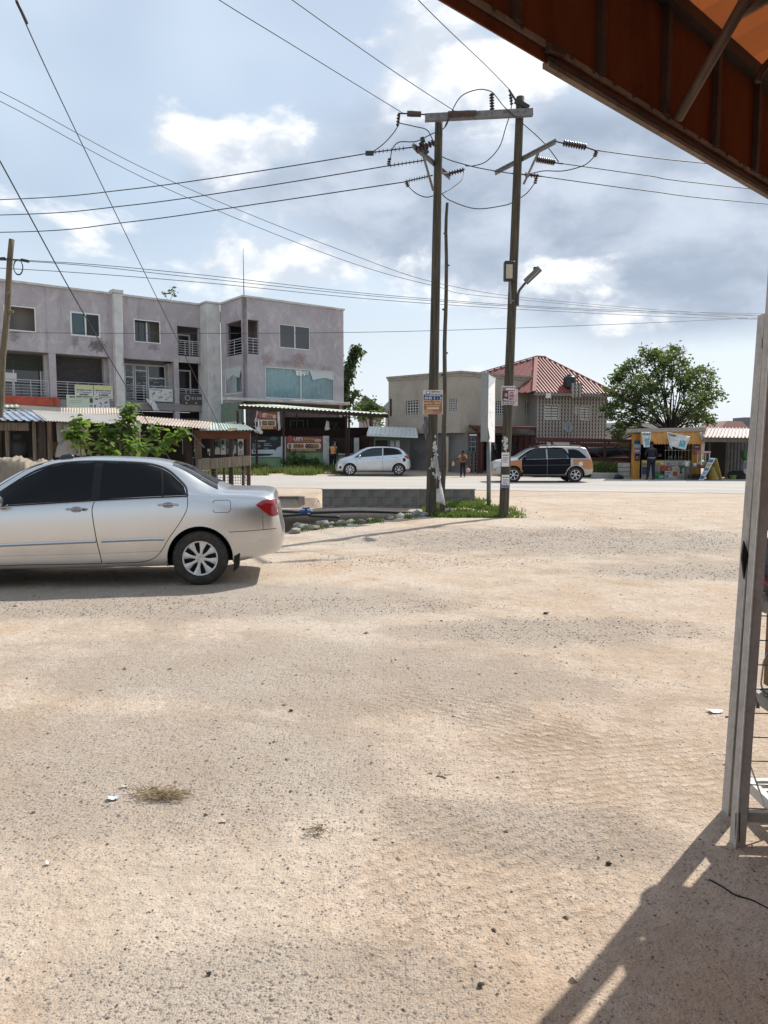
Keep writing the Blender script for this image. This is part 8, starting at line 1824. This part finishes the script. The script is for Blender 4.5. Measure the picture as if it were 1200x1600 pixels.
for px in (670, 800, 932, 1035, 1115, 1180): 
    s, _ = on_val(px, 150); part('valance_rib', MB().bar(vp(s, ZB + .03, -.012), vp(s, ZV - .01, -.012), .028, .02, VN), MSTEEL, awn, False, True)
for k in range(8): part('valance_rib', MB().bar(vp(1.99 + .37 * (k + 1), ZB + .03, -.012), vp(1.99 + .37 * (k + 1), ZV - .01, -.012), .028, .02, VN), MSTEEL, awn, False, True)
part('frame_rail', MB().bar(vp(S0, ZV, -.02), vp(S1, ZV, -.02), .04, .04), MSTEEL, awn, False, True)
sj, _ = on_val(855, 122)
part('edge_rail', MB().bar(vp(S0, ZB + .008, .010), vp(sj + .06, ZB + .008, .010), .014, .022).bar(vp(S0, ZB + .026, -.006), vp(S1, ZB + .026, -.006), .008, .014), MRAILW, awn, False, True)
part('lower_rail', MB().bar(vp(sj, ZB - .014, .006), vp(S1, ZB - .014, .006), .02, .014).bar(vp(sj, ZB + .010, .014), vp(S1, ZB + .010, .014), .008, .022), MRAILW, awn, False, True, 'pale second rail under the awning edge')
part('rail_shadow_gap', MB().bar(vp(sj, ZB - .001, .0), vp(S1, ZB - .001, .0), .014, .010), MSTEEL, awn, False, True)
part('joint_knot', MB().bar(vp(sj - .02, ZB + .015, -.014), vp(sj + .05, ZB + .025, -.014), .02, .02), MSTEEL, awn, False, True)
rise = .16
def rp(s, i): return vp(s, ZV + .03 + rise * i, -i)
part('roof_sheet', corr(rp(S0, 0), rp(S1, 0), rp(S1, 6.5), rp(S0, 6.5), 34, .012, 2, 0, True), MTARP, awn, False, True)
for i in (.75, 1.9, 3.1, 4.5, 6.3): part('purlin', MB().bar(rp(S0, i) - Vector((0, 0, .05)), rp(S1, i) - Vector((0, 0, .05)), .05, .04), MSTEEL, awn, False, True)
for s in (-1.2, .75, 2.75, 4.8, 6.8): part('rafter', MB().bar(rp(s, 0) - Vector((0, 0, .09)), rp(s, 6.4) - Vector((0, 0, .09)), .045, .05), MSTEEL, awn, False, True)
sb_, zb_ = on_val(1045, 190); b_end = A(1168, -6, 2.18)
part('brace', MB().tube([vp(sb_, zb_, -.03), b_end], .017, 8), M('brace_steel', (.13, .085, .065), .6, .2), awn, 1, True)
part('brace', MB().tube([A(1150, 24, 2.22), A(1215, -12, 2.2)], .016, 8), M('brace_steel', (.13, .085, .065)), awn, 1, True)
part('hook', MB().tube(crom([A(1204, 95, 2.5), A(1195, 105, 2.5), A(1187, 118, 2.5), A(1184, 128, 2.5)], 5), .012, 6), MSTEEL, awn, 1, True)
bl = MB()
for k in range(30): bl.lathe([(0, .004), (.006, .004), (.007, 0)], vp(-.2 + k * .11, ZB + .03, -.011), -VN, 6)
part('rivets', bl, MSTEEL, awn, False, True, kind='stuff')
for s, i in ((-1.2, 6.3), (2.75, 6.3), (6.8, 6.3), (6.8, 0.06)): part('rear_post', MB().bar((*rp(s, i)[:2], 0), rp(s, i) - Vector((0, 0, .11)), .06), MPALE, awn, False, True)

# assumed shop wall behind the photographer, unseen, added to deepen the awning shade
shop = thing('unseen_shop_wall', 'plain rendered shop front wall behind the awning', 'building', (*rp(2, 3.4)[:2], 0))
MREN = M('shop_render', (.30, .24, .18), .9, col2=(.24, .19, .15), vs=1)
part('wall', MB().prism([vp(S0 - 2, 0, -3.4), vp(S1, 0, -3.4), vp(S1, 3.55, -3.4), vp(S0 - 2, 3.55, -3.4)], VN * -.2), MREN, shop, False, True)
for s in (-.6, 3.2): part('shutter_door', MB().prism([vp(s, 0, -3.39), vp(s + 2.4, 0, -3.39), vp(s + 2.4, 2.5, -3.39), vp(s, 2.5, -3.39)], VN * .05), MSHUT, shop, False, True)

# posts of the side cage
def hollow(p, q, w, d):
    return MB().bar(p, q, w, d, (0, 1, 0))
pa0 = G(1141, 1271); pa1 = A(1199, 492, 3.12)
po = thing('awning_post', 'far pale metal post with a dent at the right edge', 'post', pa0)
part('post', hollow(pa0, pa1, .055, .05), MPALE, po, False, True)
part('post_edge', MB().bar(pa0 + Vector((-.024, -.027, 0)), pa1 + Vector((-.024, -.027, 0)), .005, .004, (0, 1, 0)), M('bright_edge', (.62, .60, .57), .5), po, False, True)
part('top_bracket', MB().bar(pa1 + Vector((0, -.01, -.14)), pa1 + Vector((.005, -.01, -.005)), .062, .06, (0, 1, 0)), M('rust_bracket', (.15, .07, .045), .8), po, False, True)
dn = A(1166, 868, 3.09)
part('dent', MB().prism([A(1163, 905, 3.085), A(1159.5, 872, 3.085), A(1163, 845, 3.085), A(1170, 868, 3.083)], (.0, .012, 0)), MTRIM, po, False, True)
pb0 = G(1152, 1320); pb1 = A(1219, 345, 2.86)
pb = thing('awning_post', 'near pale metal post carrying the wire cage', 'post', pb0)
part('post', hollow(pb0, pb1, .044, .045), MPALE, pb, False, True)
part('post_edge', MB().bar(pb0 + Vector((-.020, -.0245, 0)), pb1 + Vector((-.020, -.0245, 0)), .0055, .004, (0, 1, 0)), M('bright_edge', (.62, .60, .57)), pb, False, True)
part('side_angle', MB().bar(A(1164, 1275, 2.875), A(1213, 470, 2.875), .016, .02, (0, 1, 0)), M('angle_iron', (.20, .165, .14), .7, .2), pb, False, True)
part('foot_grooves', MB().bar(A(1149, 1316, 2.834), A(1150, 1270, 2.834), .003, .002, (0, 1, 0)).bar(A(1155, 1316, 2.834), A(1156, 1270, 2.834), .003, .002, (0, 1, 0)), MTRIM, pb, False, True)
cg = thing('wire_cage', 'rusty wire mesh cage panel beside the near post', 'cage', (2.0, 2.9, .1))
YC = 2.89
xb0 = A(1163, 1285, YC); 
part('bottom_bar', MB().bar((xb0.x, YC, .105), (2.75, YC - .12, .105), .022, .04), MPALE, cg, False, True)
part('top_bar', MB().bar((xb0.x + .08, YC, 2.2), (2.75, YC - .12, 2.2), .022, .04), MPALE, cg, False, True)
part('end_bar', MB().bar((2.75, YC - .12, .0), (2.75, YC - .12, 2.25), .03), MPALE, cg, False, True)
mw = M('mesh_wire', (.17, .13, .105), .7, .3)
for i in range(21): part('horizontal_wire', MB().tube([(1.462 + .0028 * i, YC, .14 + i * .1), (2.75, YC - .12, .14 + i * .1)], .0024, 5), mw, cg, False, True)
for i in range(11): part('vertical_wire', MB().tube([(1.60 + i * .11, YC - .006 - .009 * i, .1), (1.60 + i * .11, YC - .006 - .009 * i, 2.2)], .0024, 5), mw, cg, False, True)
# white shelf rack behind the mesh
rk = thing('shelf_rack', 'white metal shelf rack standing behind the wire mesh', 'shelf', (2.1, 3.4, 0))
MRKW = M('rack_white', (.55, .55, .53), .55, col2=(.42, .40, .37), vs=6)
RX0, RX1, RY0, RY1 = 1.64, 2.75, 2.96, 3.18
for z in (.10, .52, .93, 1.30):
    part('shelf_frame', MB().bar((RX0, RY0, z), (RX1, RY0, z), .03, .05).bar((RX0, RY1, z), (RX1, RY1, z), .03, .05).bar((RX0, RY0 + .016, z), (RX0, RY1 - .016, z), .03, .05).bar((RX1, RY0 + .016, z), (RX1, RY1 - .016, z), .03, .05), MRKW if z < .3 else M('rack_grey', (.30, .27, .245), .7), rk, False, True)
    if z > .3 : part('shelf_board', MB().cbox(RX0 + .02, RX1 - .02, RY0 + .02, RY1 - .02, z + .027, z + .04, .003), M('rack_grey', (.30, .27, .245)), rk, False, True)
for z in (.10,):
    for k in range(4): part('slat', MB().bar((RX0 + .02, RY0 + .05 + k * .045, z + .01), (RX1 - .02, RY0 + .05 + k * .045, z + .01), .022, .012), MRKW, rk, False, True)
part('diagonal_rod', MB().tube([A(1170, 1190, 3.0), A(1206, 1290, 2.93)], .004, 6), M('bright_edge', (.62, .60, .57)), rk, False, True)
for (x, y) in ((RX1, RY0), (RX1, RY1), (RX0 + .35, RY1)): part('upright', MB().bar((x + .004, y, 0), (x + .004, y, 1.65), .028), MRKW, rk, False, True)
def crate(nm, lb, cat, x0, y0, x1, y1, Y, dep, mat): return single(nm, px_box(MB(), x0, y0, x1, y1, Y, dep, .01), mat, lb, cat)
bx_ = thing('wooden_box', 'brown wooden box on the cage shelf', 'box', A(1215, 1100, 3.1))
zb0, zb1 = .575, .90; xw0, xw1 = 1.665, 1.98
MBOX = M('box_brown', (.20, .105, .045), .75, col2=(.14, .07, .03), vs=5)
part('side', MB().cbox(xw0, xw0 + .012, 2.98, 3.15, zb0, zb1, .002), MBOX, bx_, False, True); part('side', MB().cbox(xw1, xw1 + .012, 2.98, 3.15, zb0, zb1, .002), MBOX, bx_, False, True)
part('back', MB().cbox(xw0 + .013, xw1, 3.13, 3.15, zb0, zb1, .002), M('box_dark', (.045, .028, .016), .8), bx_, False, True); part('bottom', MB().cbox(xw0 + .013, xw1, 2.98, 3.12, zb0, zb0 + .012, .002), MBOX, bx_, False, True)
gb_ = xf(rock_mb(.16, 17, 1.3), Matrix.Translation((A(1203, 860, 3.2).x + .12, 3.08, A(1203, 880, 3.2).z)))
single('grey_bag', gb_, M('bag_grey', (.10, .105, .115), .8, col2=(.07, .07, .08)), 'grey bag with pink piping on the cage shelf', 'bag', 60)
c_ = A(1208, 878, 3.04)
single('pink_strap', MB().tube([c_ + Vector((math.cos(t) * .07, -.02, math.sin(t) * .095)) for t in [2 * math.pi * i / 24 for i in range(25)]], .009, 6), M('strap_pink', (.45, .10, .16), .7), 'pink ring strap in front of the grey bag', 'strap', 1)
bowl = MB().lathe([(0, 0), (.06, 0), (.12, .06), (.14, .075), (.125, .07), (.06, .012), (0, .01)], (A(1200, 962, 3.15).x + .07, 3.2, .985), n=24)
single('black_bowl', bowl, M('bowl_black', (.015, .016, .02), .3), 'black bowl on the cage shelf', 'bowl', 50)
single('red_cloth', px_box(MB(), 1196, 815, 1230, 830, 3.2, .1, .02), M('cloth_red', (.35, .06, .05), .9), 'small red bundle on the upper cage shelf', 'cloth')
cloth('white_wrap', (A(1186, 940, 3.02), A(1199, 938, 3.02), A(1197, 925, 3.04), A(1188, 928, 3.04)), 'crumpled white wrapper stuck on the cage shelf edge', M('wrap_white', (.5, .5, .48), .8), .04, 8, 12)
cloth('blue_wrap', (A(1177, 1108, 3.0), A(1186, 1106, 3.0), A(1182, 1090, 3.02), A(1177, 1085, 3.02)), 'pale blue plastic scrap on the lower cage shelf', M('wrap_blue', (.30, .36, .40), .7), .03, 8, 15)
wr_ = A(1197, 1040, 3.0)
single('wire_hanger', MB().tube([A(1200, 1020, 3.0), A(1193, 1034, 3.0), A(1189, 1068, 3.0), A(1194, 1088, 3.0), A(1204, 1090, 3.0)], .004, 6), M('hanger_wire', (.35, .42, .42), .4, .5), 'thin bent wire hanging in front of the wooden box', 'wire', 1)

# ================================================================== LITTER
def gp(px, py, dz=.004): p = G(px, py); return Vector((p.x, p.y, gz(p.x, p.y) + dz))
def scrap(name, label, cat, px, py, w, l, rot, mat, curl=.01):
    c = gp(px, py); ca, sa = math.cos(rot), math.sin(rot)
    def f(u, v):
        x, y_ = (u - .5) * w, (v - .5) * l; z = curl * (2 * (u - .5)) ** 2 + curl * noise.noise(Vector((u * 4, v * 4, px)))
        return (c.x + x * ca - y_ * sa, c.y + x * sa + y_ * ca, c.z + max(0, z) + .002)
    return single(name, MB().grid(f, 8, 8), mat, label, cat, 1)
WP = M('litter_paper', (.62, .64, .66), .6)
scrap('paper_scrap', 'white paper scrap on the sand beside the far post', 'litter', 1117, 1113, .085, .055, .2, WP)
scrap('paper_scrap', 'small bluish plastic scrap beside the dry grass clump', 'litter', 178, 1248, .05, .035, .4, M('litter_blue', (.50, .56, .62), .5))
scrap('dry_leaf', 'single curled dry leaf on the sand in the middle', 'leaf', 692, 1211, .055, .02, -.6, M('dry_leaf', (.40, .33, .22), .8), .012)
scrap('paper_scrap', 'cream paper bit below the dry grass clump', 'litter', 351, 1282, .03, .018, 0, M('litter_cream', (.55, .50, .40), .8))
scrap('paper_scrap', 'cream paper bit above the dry grass clump', 'litter', 196, 1230, .04, .014, .2, M('litter_cream', (.55, .50, .40)))
scrap('paper_scrap', 'pale bottle cap scrap at lower left', 'litter', 76, 1351, .018, .018, .2, WP)
def straw(name, label, cx, cy, n, spread, L, seed, mats):
    rs = random.Random(seed); c = gp(cx, cy); mb = MB()
    for i in range(n):
        a = rs.gauss(0, .7) + (math.pi if rs.random() < .5 else 0); p = c + Vector((rs.gauss(0, spread), rs.gauss(0, spread * .45), .004 + rs.random() * .012)); l = L * rs.uniform(.4, 1.2); q = p + Vector((math.cos(a) * l, math.sin(a) * l * .8, rs.gauss(0, .012))); m_ = p.lerp(q, .5) + Vector((rs.gauss(0, .01), rs.gauss(0, .01), rs.random() * .018)); q.z = max(q.z, c.z)
        mb.tube([p, m_, q], [.0014, .0016, .0008], 4)
    return single(name, mb, mats, label, 'dry grass', False, None, 'stuff')
straw('dry_grass', 'clump of dry brown grass on the sand at left', 250, 1243, 150, .055, .07, 4, stone_mat('straw', (.22, .15, .07), (.45, .36, .22)))
straw('dry_grass', 'thin wisp of dry stalks in the middle foreground', 495, 1302, 26, .03, .05, 9, stone_mat('straw2', (.20, .13, .09), (.42, .33, .22)))
for (px, py, s, lb) in ((951, 1349, .014, 'black dropping, the largest of three near the awning shadow'), (935, 1339, .006, 'small black dropping, middle of three near the awning shadow'), (932, 1329, .005, 'small black dropping, farthest of three near the awning shadow'), (751, 1542, .012, 'black lump alone near the bottom centre'), (327, 1520, .010, 'black lump near the bottom left centre'), (580, 1192, .008, 'black lump in the middle of the sand'), (853, 958, .03, 'brown leaf lump on the gravel patch'), (455, 1110, .016, 'dark clod beneath the gravel patch at left centre')):
    p = gp(px, py); single('clod', xf(rock_mb(s * .7, px % 17, .45), Matrix.Translation((p.x, p.y, p.z + s * .25))), M('black_clod', (.012, .011, .010), .8), lb, 'clod', 50)
wood = gp(1133, 1121); single('stick', MB().tube([wood, wood + Vector((.05, -.005, .004))], .004, 6), MBRD, 'short dark stick beside the white paper scrap', 'stick')
crk = [gp(x, y, .002) for x, y in ((1108, 1375), (1130, 1386), (1150, 1398), (1175, 1405), (1205, 1420))]
single('cable', MB().tube(crom(crk, 5), .003, 5), MTRIM, 'thin dark cable lying in the awning shade', 'cable', 1)
